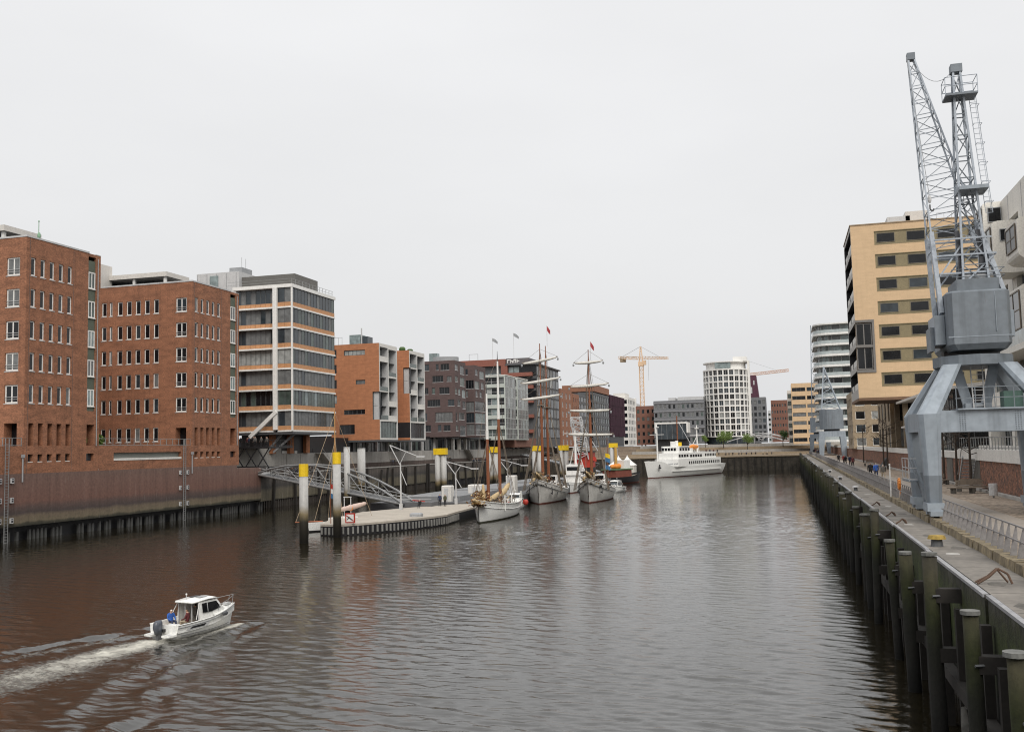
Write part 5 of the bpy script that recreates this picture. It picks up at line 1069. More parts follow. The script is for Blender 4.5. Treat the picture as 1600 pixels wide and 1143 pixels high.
for s in (-.18, .18): MB().bar(lb_+Vector((s, 0, 0)), lt+Vector((s, 0, 0)), .03).build('ladder_stile', JL, CR)
rm = MB().bar((-.18, 0, 0), (.18, 0, 0), .022).mesh('ladder_rung', JL)
for k in range(22): p = lb_.lerp(lt, k/22); link('ladder_rung', rm, CR, Matrix.Translation(p-Vector((10.05, 59.8, 5.6))))
for k in range(6): p = lb_.lerp(lt, (k+.5)/6); MB().path([p+Vector((-.2, 0, 0)), p+Vector((-.2, -.5, 0)), p+Vector((.2, -.5, 0)), p+Vector((.2, 0, 0))], .015, 4).build('ladder_cage', JL, CR)
MB().bar(lb_+Vector((.0, -.5, 0)), lt+Vector((0, -.5, 0)), .02).build('ladder_cage', JL, CR)
pts = [tip.lerp(mt+Vector((0, 0, .4)), f)+Vector((0, 0, -1.1*4*f*(1-f))) for f in [i/10 for i in range(11)]]; MB().path(pts, .016, 4).build('slack_rope', GRY, CR)
hk = Vector((8.0, 56.9, 22.2)); MB().path([tip+Vector((-.25, -.3, 0)), hk+Vector((0, 0, .5))], .018, 4).build('hoist_rope', GRY, CR); MB().ball(hk+Vector((0, 0, .3)), .1, .1, .25).build('hook_block', LGR, CR); MB().path([hk, hk+Vector((0, 0, -.25)), hk+Vector((.12, 0, -.38)), hk+Vector((.2, 0, -.24))], .04, 5).build('hook', DGR, CR)
for x in (9.55, 10.6): b = MB(); b.loft([[(x-.12, 58.6, 17.8), (x+.12, 58.6, 17.8), (x+.12, 58.9, 17.8), (x-.12, 58.9, 17.8)], [(x-.02, 58.4, 19.4), (x+.26, 58.4, 19.4), (x+.26, 58.7, 19.4), (x-.02, 58.7, 19.4)], [(x-.1, 58.6, 21), (x+.1, 58.6, 21), (x+.1, 58.9, 21), (x-.1, 58.9, 21)]]); b.build('rocker_arm', mat('crane_deep_grey', (.06, .062, .07), .6, .1), CR)  # rocker arms in one even deep grey
for z, x0, x1 in ((18.6, 8.5, 11.6), (19.6, 8.4, 11.4), (20.5, 8.3, 11.2)): MB().bar((x0, 58.3, z), (x1, 58.3, z), .09).build('tie_bar', JL, CR); MB().bar((x0, 60.4, z+.2), (x1, 60.4, z+.2), .09).build('tie_bar', JL, CR)
for a, c in (((8.5, 58.3, 18.5), (10.0, 58.5, 20.6)), ((11.5, 58.3, 18.4), (10.1, 58.5, 20.6)), ((9.7, 58.2, 18), (11.4, 58.4, 19.6)), ((8.6, 60.3, 18), (10.5, 60.3, 20.4))): MB().bar(a, c, .08).build('stay_bar', JL, CR)
for z in (18.2, 18.6): MB().path([(8.9, 57.1, z), (11.5, 57.1, z), (11.5, 60, z)], .02, 4).build('house_rail', CRD, CR)
MB().box(9.2, 11.3, 57.6, 60.6, 17.46, 18.15).build('winch_frame', CRD, CR); MB().tube((9.6, 58.6, 18.4), (10.9, 58.6, 18.4), .28, n=12).build('winch_drum', GRY, CR)
# two smaller cranes further along the quay
def small_crane(label, x, y, jib, houser):
    t = thing('portal_crane', label, 'crane', (x, y, 5.6))
    for sx in (-1, 1):
        for sy in (-1, 1): MB().loft([[(sx*2.7-.45, sy*2-.4, .1), (sx*2.7+.45, sy*2-.4, .1), (sx*2.7+.45, sy*2+.4, .1), (sx*2.7-.45, sy*2+.4, .1)], [(sx*2.55-.75, sy*2-.5, 5.2), (sx*2.55+.75, sy*2-.5, 5.2), (sx*2.55+.75, sy*2+.5, 5.2), (sx*2.55-.75, sy*2+.5, 5.2)]]).build('leg', CRB, t, False)
    MB().box(-3.1, 3.1, -2.4, 2.4, 5.2, 6.6).build('portal_beam', CRB, t, False)
    MB().tube((0, 0, 6.6), (0, 0, 7.1), 1.9, n=16).build('slewing_ring', BLK, t, False)
    MB().prism([(2.9*math.cos(2*PI*i/16), 2.6*math.sin(2*PI*i/16)) for i in range(16)], 7.1, 12.0).build('machine_house', CRD if houser else CRB, t, False)
    b = MB(); h = jib; bp = [Vector((-2.2, -1, 12)), Vector((2.2, -1, 12)), Vector((2.2, 1, 12)), Vector((-2.2, 1, 12))]; tp_ = Vector((-1.2, 2, h))
    for i in range(4): b.bar(bp[i], tp_, .26)
    for k in range(7):
        Q = [p.lerp(tp_, k/8) for p in bp]; Q2 = [p.lerp(tp_, (k+1)/8) for p in bp]
        for i in range(4): b.bar(Q2[i], Q2[(i+1) % 4], .15); b.bar(Q[i], Q2[(i+1) % 4], .15)
    b.build('jib', CRB, t, False)
small_crane('small portal crane with round grey house and short lattice jib', 11.0, 262, 23, True)
small_crane('distant slim portal crane with a long raised jib', 10.6, 345, 43, False)
# ------------------------------------------------------------------ pontoon, dolphins, gangway
pt = thing('landing_pontoon', 'pale landing pontoon with dark ribbed fender skirt', 'pontoon', (-48, 120, 0))
poly = [(-53.2, 107.6), (-50.8, 106.6), (-48.7, 108.8), (-46.9, 111.8), (-45.0, 115.6), (-43.6, 119.6), (-42.9, 123.2), (-43.6, 130), (-44.6, 147), (-49, 147), (-54, 139.4), (-57.6, 129.5), (-56.4, 118)]
MB().prism(poly, 1.1, 1.34).build('deck', DECK, pt); MB().prism([(x*1+.0, y) for x, y in poly], -.6, 1.09).build('hull', BLK, pt)
rm = MB().box(-.1, .1, -.14, .1, .18, .98).mesh('fender_slat', mat('fender_grey', (.24, .235, .22), .8, .35, (2, 2, .5), 1.2, streak=.3))
for (ax, ay), (bx, by) in zip(poly[:7], poly[1:8]):
    L_ = math.hypot(bx-ax, by-ay); n = max(1, int(L_/.6)); ang = math.atan2(by-ay, bx-ax)
    for i in range(n): link('fender_slat', rm, pt, Matrix.Translation((ax+(bx-ax)*(i+.5)/n+48, ay+(by-ay)*(i+.5)/n-120, random.uniform(-.05, .05))) @ Matrix.Rotation(ang, 4, 'Z'))
p2 = thing('mooring_pontoon', 'long dark grey pontoon behind the moored ships', 'pontoon', (-56, 200, 0))
MB().box(-64, -45.2, 147.02, 205, -.6, 1.6).build('hull', DECG, p2); MB().box(-62, -48.2, 205.02, 292, -.6, 1.7).build('hull', DECG, p2); MB().box(-58, -46, 291.02, 312, -.6, 1.5).build('hull', DECG, p2)
for y0, y1 in ((150, 172), (176, 204), (210, 240)): MB().box(-60, -50, y0, y1, 1.62, 2.4).build('raised_deck', mat('grey_deck', (.20, .205, .21), .7, .1), p2)
def dolphin(label, x, y, z, r, yellow=True, double=False, group=None):
    t = thing('mooring_dolphin', label, 'post', (x, y, 0), 0, group)
    for dx in ((-.62, .62) if double else (0,)):
        MB().tube((dx, dx*.2, -1.5), (dx, dx*.2, z-(1.3 if yellow else 0)), r, n=16).build('shaft', POST, t, False, True)
        if not yellow: MB().tube((dx, 0, z), (dx, 0, z+.12), r*1.04, n=16).build('cap', LGR, t, False)
    if yellow:
        if double: MB().box(-1.35, 1.35, -.75, .75, z-1.35, z).build('yellow_cap', YEL, t, False)
        else: MB().tube((0, 0, z-1.35), (0, 0, z), r*1.06, n=16).build('yellow_cap', YEL, t, False)
dolphin('short steel dolphin with yellow cap standing alone in the water', -50.75, 98.7, 8.5, .48)
dolphin('tall steel dolphin with yellow cap at the corner of the pale pontoon', -50.0, 105.4, 9.7, .46)
dolphin('grey steel post behind the tall yellow capped dolphin', -67.5, 146, 10.4, .5, False)
dolphin('grey steel post near the old quay wall', -88.6, 199, 10.4, .85, False)
for i, (x, y, z) in enumerate(((-70.8, 199.8, 10.1), (-67.8, 228.6, 10.2), (-64.2, 257.4, 10.3), (-58.3, 264.1, 10.3), (-53.1, 313.6, 10.7))):
    dolphin(['double steel dolphin with yellow cap beside the white container', 'double yellow capped dolphin behind the schooner masts', 'double yellow capped dolphin behind the brig with the red flag', 'double yellow capped dolphin beside the white harbour launch', 'double yellow capped dolphin near the red deck house'][i], x, y, z, .6, True, True)
# arched truss gangway
ga = thing('truss_gangway', 'arched steel truss gangway leading down to the pontoon', 'gangway', (-72, 150, 0))
A, Bp = Vector((-88.6, 157.5, 6.2)), Vector((-55.5, 141.5, 1.75)); dv = (Bp-A); side = Vector((-dv.y, dv.x, 0)).normalized()*1.35; n = 9
MB().bar(A+Vector((0, 0, -.1)), Bp+Vector((0, 0, -.1)), 2.5, .25).build('walkway', DGR, ga)
for s in (-1, 1):
    lo = [A.lerp(Bp, i/n)+side*s for i in range(n+1)]; hi = [p+Vector((0, 0, .25+3.1*4*(i/n)*(1-i/n)*1.02)) for i, p in enumerate(lo)]
    for i in range(n): MB().tube(hi[i], hi[i+1], .16, n=6).build('arch_tube', STL, ga)
    MB().tube(lo[0], lo[n], .2, n=8).build('bottom_chord', STL, ga)
    for i in range(1, n): MB().tube(lo[i], hi[i], .06, n=5).build('truss_post', STL, ga)
    for i in range(n): MB().tube(lo[i], hi[i+1], .06, n=5).build('truss_diagonal', STL, ga); MB().tube(lo[i+1], hi[i], .06, n=5).build('truss_diagonal', STL, ga)
    for h in (1.1,): MB().tube(A+side*s*.9+Vector((0, 0, h)), Bp+side*s*.9+Vector((0, 0, h)), .035, n=4).build('handrail', LGR, ga)
MB().box(-57.5, -51.5, 141.0, 144.5, 1.35, 1.95).build('landing', DECG, ga); b = MB(); [b.bar((-57, 141.1, 1.95+h), (-51.6, 141.1, 1.95+h), .06) for h in (.5, 1.0)]; b.build('landing_rail', LGR, ga); MB().bar((-54.5, 140.9, 2.3), (-52.5, 140.9, 2.1), .12).build('barrier', RED, ga)
MB().box(-90.8, -88.4, 156.8, 160.5, 6.1, 6.5).build('abutment', LGR, ga); b = MB(); [b.bar((-90, 160.8+i, 6.3), (-90, 160.8+i, 7.3), .05) for i in range(5)]; b.bar((-90, 160.5, 7.3), (-90, 166, 7.3), .06); b.build('abutment_rail', LGR, ga)
def lamp(label, x, y, h=9.0, rz=0):
    t = thing('pontoon_lamp', label, 'lamp', (x, y, 1.34), rz)
    MB().tube((0, 0, 0), (0, 0, h*.72), .13, .1, 8).build('pole', LGR, t, False); MB().tube((0, 0, h*.68), (-1.6, 0, h), .07, n=5).build('arm', LGR, t, False); MB().tube((-1.6, 0, h), (2.6, 0, h*.82), .07, n=5).build('arm', LGR, t, False); MB().tube((0, 0, h*.72), (.9, 0, h*.9), .05, n=5).build('brace', LGR, t, False)
    MB().box(2.5, 3.7, -.15, .15, h*.8, h*.83).build('lamp_head', LGR, t, False); MB().tube((.05, 0, h*.6), (.9, 0, h*.38), .06, n=5).build('side_arm', LGR, t, False); MB().box(-.2, .2, -.2, .2, 0, .9).build('socket', LGR, t, False)
lamp('tall angled pontoon lamp at the foot of the gangway', -53.4, 133.5, 9.2); lamp('angled pontoon lamp in front of the schooner bow', -49.5, 146.5, 6.6); lamp('angled pontoon lamp behind the schooner stern', -47.2, 168, 6.6)
t = thing('mooring_sign', 'square sign with red border and crossed out wash symbol', 'sign', (-49.55, 107.95, 1.34)); Rz = Matrix.Rotation(-.1, 4, 'Z')
MB().box(-.62, .62, -.04, .04, .1, 1.25).build('border', RED, t, False); MB().box(-.46, .46, -.07, -.042, .24, 1.1).build('face', WHT, t, False)
b = MB(); b.bar((-.44, -.085, .98), (.44, -.085, .34), .02, .11); b.build('slash', RED, t, False); b = MB(); b.path([(-.34, -.1, .5), (-.12, -.1, .72), (.02, -.1, .62), (.16, -.1, .5), (.34, -.1, .52)], .045, 4); b.path([(-.3, -.1, .82), (-.05, -.1, .76), (.3, -.1, .46)], .04, 4); b.build('wave_symbol', BLK, t, False)
for s in (-.4, .4): MB().box(s-.03, s+.03, -.03, .03, 0, .12).build('foot', GRY, t, False)
def part_box(name, label, cat, x0, x1, y0, y1, z0, z1, m, trim=None):
    t = thing(name, label, cat, ((x0+x1)/2, (y0+y1)/2, z0)); b = MB(); c = .12
    b.loft([[(x0+c, y0, z0), (x1-c, y0, z0), (x1, y0+c, z0), (x1, y1, z0), (x0, y1, z0), (x0, y0+c, z0)], [(x0+c, y0, z1-c), (x1-c, y0, z1-c), (x1, y0+c, z1-c), (x1, y1, z1-c), (x0, y1, z1-c), (x0, y0+c, z1-c)], [(x0+2*c, y0+c, z1), (x1-2*c, y0+c, z1), (x1-c, y0+2*c, z1), (x1-c, y1-c, z1), (x0+c, y1-c, z1), (x0+c, y0+2*c, z1)]]); b.build('body', m, t)
    MB().box((x0+x1)/2-.35, (x0+x1)/2+.35, y0-.03, y0+.02, z0+.1, z1-.4).build('door', trim or LGR, t); return t
part_box('kiosk_cabin', 'white rounded cabin standing on the pontoon behind two people', 'cabin', -52.8, -51.2, 149, 150.6, 1.6, 4.1, WHC)
part_box('storage_box', 'low grey box on the pale pontoon deck', 'box', -46.5, -45.0, 119, 120, 1.34, 1.8, GRY)
part_box('white_container', 'white container on the pontoon between the schooner masts', 'container', -47.6, -46, 168, 170, 1.6, 5, WHC); part_box('white_container', 'small white cube container on the pontoon behind the schooner', 'container', -52, -49.6, 160, 162, 1.7, 3.8, WHC)
t = thing('lifebuoy_post', 'white frame with ring lifebuoy beside the gangway landing', 'lifebuoy', (-55.2, 118.5, 1.34)); MB().tube((0, 0, 0), (0, 0, 2.6), .06).build('post', LGR, t, False); MB().tube((.9, 0, 0), (.9, 0, 2.6), .06).build('post', LGR, t, False); MB().bar((-.1, 0, 2.6), (1, 0, 2.6), .12).build('crosshead', LGR, t, False); MB().path([(.9, -.1+0, 1.0+.0)]+[(.9+.3*math.cos(a/8*2*PI), -.12, 1.2+.3*math.sin(a/8*2*PI)) for a in range(9)], .08, 5).build('ring', ORB, t, False)
# ------------------------------------------------------------------ ships
def hull_mesh(L, B, sheer, full=.9, stern_w=.6, rake=.08, n=22, draft=.8, bulw=.5, counter=.06):
    rings = []; deck = []
    for i in range(n+1):
        u = i/n; s = u*2-1
        w = B/2*((1-max(0, (u-.4)/.6)**2.0) if u > .4 else (stern_w+(1-stern_w)*math.sin(PI/2*u/.4)))
        w = max(w, .05); z = sheer(u); x = L*u
        r = []
        for zz, fw in ((-draft, .25), (-draft*.3, .72), (.18, .9), (z*.55, .99), (z, 1.04)):
            fl = (zz/z if zz > 0 else zz/draft*.5); xx = x+rake*L*fl*(max(0, u-.5)*2)**2-counter*L*fl*(max(0, .5-u)*2)**3
            r.append((xx, w*fw if u < .985 else .04, zz))
        rings.append(r)
    b = MB()
    for sgn in (1, -1):
        R = [[(x, y*sgn, z) for x, y, z in r] for r in rings]
        o = len(b.v); m = len(R[0])
        for r in R: b.v += r
        for j in range(n):
            for i in range(m-1):
                f = (o+j*m+i, o+(j+1)*m+i, o+(j+1)*m+i+1, o+j*m+i+1); b.f.append(f if sgn < 0 else f[::-1]); b.m.append(1 if i < 2 else 0)
    s = rings[0]; b.add([(x, y, z) for x, y, z in s]+[(x, -y, z) for x, y, z in s], [(i, i+1, i+6, i+5) for i in range(4)])
    d = [(r[-1][0], r[-1][1]*.96, r[-1][2]-bulw) for r in rings]
    b.add([(x, y, z) for x, y, z in d]+[(x, -y, z) for x, y, z in d], [(i, i+n+1, i+n+2, i+1) for i in range(n)], 2)
    dd = d; inn = [(r[-1][0], r[-1][1]*.95, r[-1][2]) for r in rings]
    for sgn in (1, -1): b.add([(x, y*sgn, z) for x, y, z in d]+[(x, y*sgn, z) for x, y, z in inn], [(i, i+1, i+n+2, i+n+1) for i in range(n)])
    rail = [[Vector((r[-1][0], sgn*r[-1][1], r[-1][2])) for r in rings] for sgn in (1, -1)]
    return b, rail
def furled(a, c, r, seed, droop=.12):
    rnd = random.Random(seed); a, c = Vector(a), Vector(c); b = MB(); n = 14; d = (c-a).normalized(); u = d.orthogonal().normalized(); v = d.cross(u); rings = []
    for i in range(n+1):
        p = a.lerp(c, i/n)+Vector((0, 0, -droop*math.sin(PI*i/n))); rr = r*(.35+.65*math.sin(PI*min(1, max(0, (i/n)*.94+.03)))**.5)*(1+rnd.uniform(-.15, .15)); rings.append([p+u*rr*math.cos(2*PI*k/8)+v*rr*math.sin(2*PI*k/8) for k in range(8)])
    return b.loft(rings)
def rig(t, lines, r=.022, m=None): 
    for a, c in lines: MB().tube(a, c, r*1.15, n=4).build('rope', m or ROPE, t, False)
def head(a, c): return math.atan2(c[1]-a[1], c[0]-a[0])
def clutter(t, x0, x1, w, z0, z1, n, mats, seed, size=.22, name='rigging_gear'):
    # coiled rope, netting and canvas lying about on deck
    rnd = random.Random(seed)
    for mm in mats:
        b = MB()
        for i in range(n):
            p = Vector((rnd.uniform(x0, x1), rnd.gauss(0, .45)*w, z0+(z1-z0)*rnd.random()**1.8)); u = Vector((rnd.uniform(-1, 1), rnd.uniform(-1, 1), rnd.uniform(-.6, .6))).normalized()*size*rnd.uniform(.5, 1.3); v = u.orthogonal().normalized()*size*.4
            b.add([p-u-v, p+u-v, p+u+v, p-u+v], [(0, 1, 2, 3)])
        o_ = b.build(name, mm, t, False); o_['kind'] = 'stuff'
# white schooner
S, Bo = (-41.2, 147.5), (-39.3, 125.6); L = math.dist(S, Bo)
t = thing('sailing_schooner', 'white hulled two masted schooner with tan furled sails', 'ship', (S[0], S[1], 0), head(S, Bo)); sh = lambda u: 1.95+.9*(u-.35)**2+(.7*u**4)
b, rail = hull_mesh(L, 5.2, sh, rake=.03, stern_w=.62, bulw=.55); b.build('hull', [GEL, mat('dark_antifoul', (.05, .05, .03), .8, .3), WD2], t, False, True)
for r in rail: MB().path([p+Vector((0, .04*(1 if p.y > 0 else -1), 0)) for p in r], .07, 5).build('rail_cap', GEL, t, False); MB().path([Vector((p.x, p.y*.985, p.z-.75)) for p in r], .05, 4).build('rubbing_strake', GEL, t, False)
for x, z1, zm in ((L-6.2, 18.8, 11), (L-14.5, 24.0, 14)):
    MB().tube((x, 0, 1), (x, 0, zm), .24, .2, 8).build('mast', WOD, t, False); MB().tube((x, 0, zm), (x, 0, zm+1.2), .22, .22, 8).build('mast_band', WHT, t, False); MB().tube((x, 0, zm+1), (x-.1, 0, z1-1.5), .19, .12, 8).build('topmast', WHT, t, False); MB().tube((x-.1, 0, z1-1.5), (x-.1, 0, z1), .07, .03, 5).build('pole', DGR, t, False)
    rig(t, [((x, s*2.2, 1.9), (x, 0, zm)) for s in (-1, 1)]+[((x-1.0, s*2.2, 1.9), (x, 0, zm)) for s in (-1, 1)]+[((x+1.0, s*2.1, 1.9), (x, 0, zm)) for s in (-1, 1)], .028)
rig(t, [((L+3.5, 0, 3.3), (L-6.2, 0, 18.5)), ((L+1, 0, 2.8), (L-6.2, 0, 11)), ((L-6.2, 0, 18.5), (L-14.5, 0, 23)), ((0, 0, 2.2), (L-14.5, 0, 23))], .02)
furled((L-14.2, 0, 2.9), (L-21.5, 0, 4.3), .42, 1).build('furled_mainsail', CNV, t, False, True); furled((L-6, 0, 2.6), (L-13.2, 0, 3.3), .4, 2).build('furled_foresail', CNV, t, False, True); furled((L-1.5, 0, 2.6), (L+3.6, 0, 3.2), .3, 3).build('furled_jib', CNV, t, False, True); furled((L-1, .5, 2.5), (L-1.4, .3, 5.0), .25, 4).build('bundled_sail', CNV, t, False, True); furled((L-3.6, -.4, 2.4), (L-3.9, -.2, 4.6), .26, 5).build('bundled_sail', CNV, t, False, True)
b = MB(); b.add([(L-.8, -1.6, 2.35), (L-.8, 1.6, 2.35), (L+3.4, 0, 2.7)], [(0, 1, 2)]); b.build('bowsprit_net', CNV, t, False); MB().tube((L-2, 0, 2.4), (L+4, 0, 3.2), .14, .08, 6).build('bowsprit', WOD, t, False)
for x, s in ((L-12, 1), (L-12.2, -1), (2.2, 1), (L-7, 1)): MB().tube((x, s*2.15, 1.2), (x, s*2.15, 3.3), .09, n=6).build('fender_post', GEL, t, False)
MB().box(3.5, 7, -1.1, 1.1, 1.2, 2.3).build('deck_house', WHT, t, False); MB().box(8.2, 10.5, -.8, .8, 1.2, 2.0).build('hatch', WOD, t, False)
rnd = random.Random(9)
for i in range(14): x = rnd.uniform(2, L-3); MB().ball((x, rnd.uniform(-1.5, 1.5), 1.75), .25, .25, .3, 6, 4).build('deck_gear', rnd.choice([RED, BLK, WHT, CNV, DGR]), t, False)
MB().ball((-.2, 2.4, 1.5), .45, .45, .5).build('buoy_fender', RED, t, False)
clutter(t, L-4, L+1.5, 1.1, 2.3, 4.2, 130, [CNV, WOD, CNV], 1); clutter(t, 2, L-5, 1.5, 1.8, 2.8, 110, [DGR, WD2, CNV, WHT], 2)
def brig(label, S, Bo, B, masts, seed, hullm, name2=None, zb=2.6, flag=None):
    L = math.dist(S, Bo); t = thing('sailing_ship', label, 'ship', (S[0], S[1], 0), head(S, Bo)); sh = lambda u: 2.1+2.2*max(0, u-.45)**1.5*2.4
    b, rail = hull_mesh(L, B, sh, rake=.05, stern_w=.7, bulw=.6); b.build('hull', [hullm, BOO, WD2], t, False, True)
    for r in rail: MB().path(r, .09, 5).build('rail_cap', WHT, t, False); MB().path([Vector((p.x, p.y*1.0+(.04 if p.y > 0 else -.04), p.z-.8)) for p in r], .06, 4).build('rubbing_strake', BLK, t, False)
    rnd = random.Random(seed)
    for x, z1, zm, yards in masts:
        MB().tube((x, 0, 1), (x, 0, zm), .3, .22, 8).build('mast', WOD, t, False); MB().tube((x+.25, 0, zm-1.5), (x+.1, 0, z1), .17, .08, 7).build('topmast', WOD, t, False); MB().box(x-.4, x+.6, -.7, .7, zm-1.7, zm-1.55).build('crosstree', WD2, t, False)
        rig(t, [((x+k*.8-1.2, s*B*.47, 2), (x, 0, zm)) for s in (-1, 1) for k in range(6)], .028); [rig(t, [((x-1.2+(z_/zm)*1.2, s*B*.47*(1-z_/zm), 2+z_*(zm-2)/zm), (x+2.8-(z_/zm)*2.8, s*B*.47*(1-z_/zm), 2+z_*(zm-2)/zm))], .012) for s in (-1, 1) for z_ in np.arange(1.2, zm*.85, 1.1)]; rig(t, [((x-.8+k_*.6, s*.7, zm-1.5), (x, 0, z1-.5)) for s in (-1, 1) for k_ in range(3)]+[((x-5, s*B*.45, 2), (x, 0, z1-1)) for s in (-1, 1)], .02)
        for z, l, tl in yards:
            a_, c_ = Vector((x+.35, -l/2, z-tl)), Vector((x+.35, l/2, z+tl)); MB().tube(a_, c_, .09, n=6).build('yard', WD2, t, False); furled(a_+Vector((.12, .3, -.12)), c_+Vector((.12, -.3, -.12)), .27, seed+int(z), .1).build('furled_sail', SAIL, t, False, True)
            for e_ in (a_, c_): MB().ball(e_+Vector((.1, 0, -.45)), .2, .2, .3, 6, 4).build('sail_bunt', GRY, t, False)
            rig(t, [(a_, (x, 0, z+2)), (c_, (x, 0, z+2))], .018)
    x0 = masts[0][0]; MB().tube((L-3, 0, 3.6), (L+5, 0, 5.6), .2, .1, 7).build('bowsprit', WD2, t, False)
    rig(t, [((L+4.8, 0, 5.5), (x0, 0, masts[0][1]-1)), ((L+3, 0, 5), (x0, 0, masts[0][2])), ((L+4.8, 0, 5.5), (L+.4, 0, .6)), ((0, 0, 2.6), (masts[-1][0], 0, masts[-1][1]-2))], .022)
    furled((L-1, .3, 4.3), (L+3.8, .1, 5.4), .36, seed+50).build('furled_jib', CNV, t, False, True); MB().ball((L-1.5, .6, 4.2), .8, .6, .7, 7, 5).build('bundled_sail', WD2, t, False); MB().ball((L-2.5, -.8, 4.0), .9, .6, .6, 7, 5).build('bundled_sail', CNV, t, False)
    MB().box(L*.18, L*.36, -B*.28, B*.28, 1.3, 3.2).build('deck_house', WHT, t, False); MB().box(L*.48, L*.56, -B*.2, B*.2, 1.3, 2.3).build('hatch', WD2, t, False); MB().box(L*.2, L*.3, -B*.2, B*.2, 3.2, 4.4).build('wheel_house', WHT, t, False); MB().box(L*.3, L*.302, -B*.17, B*.17, 3.5, 4.2).build('wheel_house_window', G1, t, False)
    for s in (-1, 1):
        b = MB(); b.bar((L-3.2, s*2.0, 2.9), (L-3.2, s*2.05, 1.5), .14); b.bar((L-3.7, s*2.0, 1.7), (L-2.7, s*1.9, 1.7), .18); b.build('anchor', BLK, t, False)
    for i in range(34): MB().ball((rnd.uniform(2, L-2.2), rnd.uniform(-.34, .34)*B, rnd.uniform(2.0, 2.9)), rnd.uniform(.2, .5), .25, rnd.uniform(.25, .6), 6, 4).build('deck_gear', rnd.choice([BLK, BLK, WHT, CNV, DGR, WD2, WD2, WOD]), t, False)
    clutter(t, L-5, L+.5, B*.22, 3.2, 5.4, 120, [WD2, BLK, CNV], seed); clutter(t, 2, L-6, B*.3, 2.2, 3.8, 150, [DGR, WD2, WHT, BLK, WOD], seed+1)
    if flag:
        x, z = flag; MB().tube((x, .3, z-4), (x, .3, z), .03, n=4).build('flag_staff', LGR, t, False); b = MB(); b.loft([[(x, .3, z), (x, .3, z-.9)], [(x-.2, .6, z-.4), (x-.2, .6, z-1.4)], [(x, .95, z-1.0), (x, .95, z-1.8)]], cap=False, closed=False); b.build('flag', mat('flag_red', (.42, .06, .07), .8, .15), t, False)
        b = MB(); b.box(x-.24, x-.21, .5, .72, z-1.05, z-.75); b.build('flag_emblem', WHT, t, False)
    return t, L
t2, L2 = brig('grey white sailing ship with three yards beside the schooner', (-45.0, 193), (-41.7, 168.0), 7.3, [(17.8, 28.6, 19, [(25.6, 6.6, .5), (21.9, 7.4, .45), (18.9, 7.4, .35)]), (7.5, 29.2, 19, [])], 30, GEG, flag=(6.9, 33.2))
marks(t2, [(L2-6.6+.42*k, 2.62+.035*k, 1.35) for k in range(7)], .3, .42, DGR, PI-.12)
brig('sailing ship with four stacked furled yards and a red flag', (-35.6, 195), (-33.4, 170.4), 6.5, [(18.5, 27.2, 18, [(25.0, 5.4, .12), (20.8, 7.2, .18), (16.3, 7.6, -.05), (12.0, 8.4, -.1)])], 40, GEG, flag=(17.4, 28.8))
# harbour launch behind, tug, red deck house, lattice crane jib, tents
t = thing('harbour_launch', 'white harbour launch with a tall white tripod mast', 'boat', (-47.0, 231, 0), head((-47.0, 231), (-44.6, 207))); b, rail = hull_mesh(24, 5.6, lambda u: 1.8+1.2*max(0, u-.5)**2*2, rake=.04); b.build('hull', [GEL, BOO, LGR], t, False, True)
MB().box(5, 16, -2, 2, 1.3, 3.6).build('deck_house', WHT, t, False); MB().box(12, 16.5, -1.6, 1.6, 3.6, 5.8).build('wheel_house', WHT, t, False); MB().box(16.5, 16.54, -1.4, 1.4, 4.6, 5.4).build('window', G1, t, False)
MB().tube((11, 0, 3.6), (11, 0, 13.5), .28, .16, 8).build('mast', WHT, t, False); MB().tube((9, 2, 3.6), (11, 0, 11), .1, n=5).build('mast_stay', WHT, t, False); MB().tube((9, -2, 3.6), (11, 0, 11), .1, n=5).build('mast_stay', WHT, t, False); MB().bar((11, -2.4, 12.8), (11, 2.4, 12.8), .12).build('crosstree', WHT, t, False); MB().bar((11, -1.6, 6), (11, 1.6, 6), .12).build('crosstree', WHT, t, False); MB().ball((8, 1, 4.6), 1.6, .7, .6).build('dinghy', WHT, t, False)
for z in (2.4, 3.0): MB().path(rail[0][2:20], .03, 4).build('guard_rail', WHT, t, False)
b = MB(); b.loft([[(2.0, 2.2, 7.6), (2.0, 2.2, 6.6)], [(2.4, 3.0, 7.5), (2.4, 3.0, 6.5)], [(2.0, 3.9, 7.2), (2.0, 3.9, 6.2)]], cap=False, closed=False); b.build('flag', RED, t, False)
t = thing('work_tug', 'black hulled tug with green roof and orange tarpaulin', 'boat', (-46.5, 254, 0), head((-46.5, 254), (-39.5, 271))); b, rail = hull_mesh(19, 6, lambda u: 1.7+1.4*max(0, u-.4)**2*2, rake=.05, stern_w=.8); b.build('hull', [BLK, BOO, WD2], t, False, True)
MB().box(4, 12, -2, 2, 1.2, 3.5).build('deck_house', mat('brown_house', (.2, .06, .04), .6, .2), t, False); MB().box(3.6, 12.4, -2.2, 2.2, 3.5, 3.8).build('roof', GRNH, t, False); furled((5, 0, 4.4), (11, 0, 4.4), .7, 6, 0).build('tarpaulin', ORB, t, False, True); MB().box(9, 12, -1.6, 1.6, 3.8, 6).build('wheel_house', WHT, t, False); MB().box(12, 12.03, -1.3, 1.3, 4.8, 5.6).build('window', G1, t, False); MB().tube((7.5, 0, 3.8), (7.5, 0, 9.5), .4, .36, 10).build('funnel', mat('funnel_ochre', (.5, .3, .08), .6, .2), t, False); MB().tube((3.5, 0, 1.5), (3.5, 0, 12), .12, .06, 6).build('mast', WOD, t, False)
for i in range(7): MB().tube((3+i*2, 2.9-.1*i, .9), (3+i*2, 3.2-.1*i, .9), .4, n=8).build('tyre_fender', BLK, t, False)
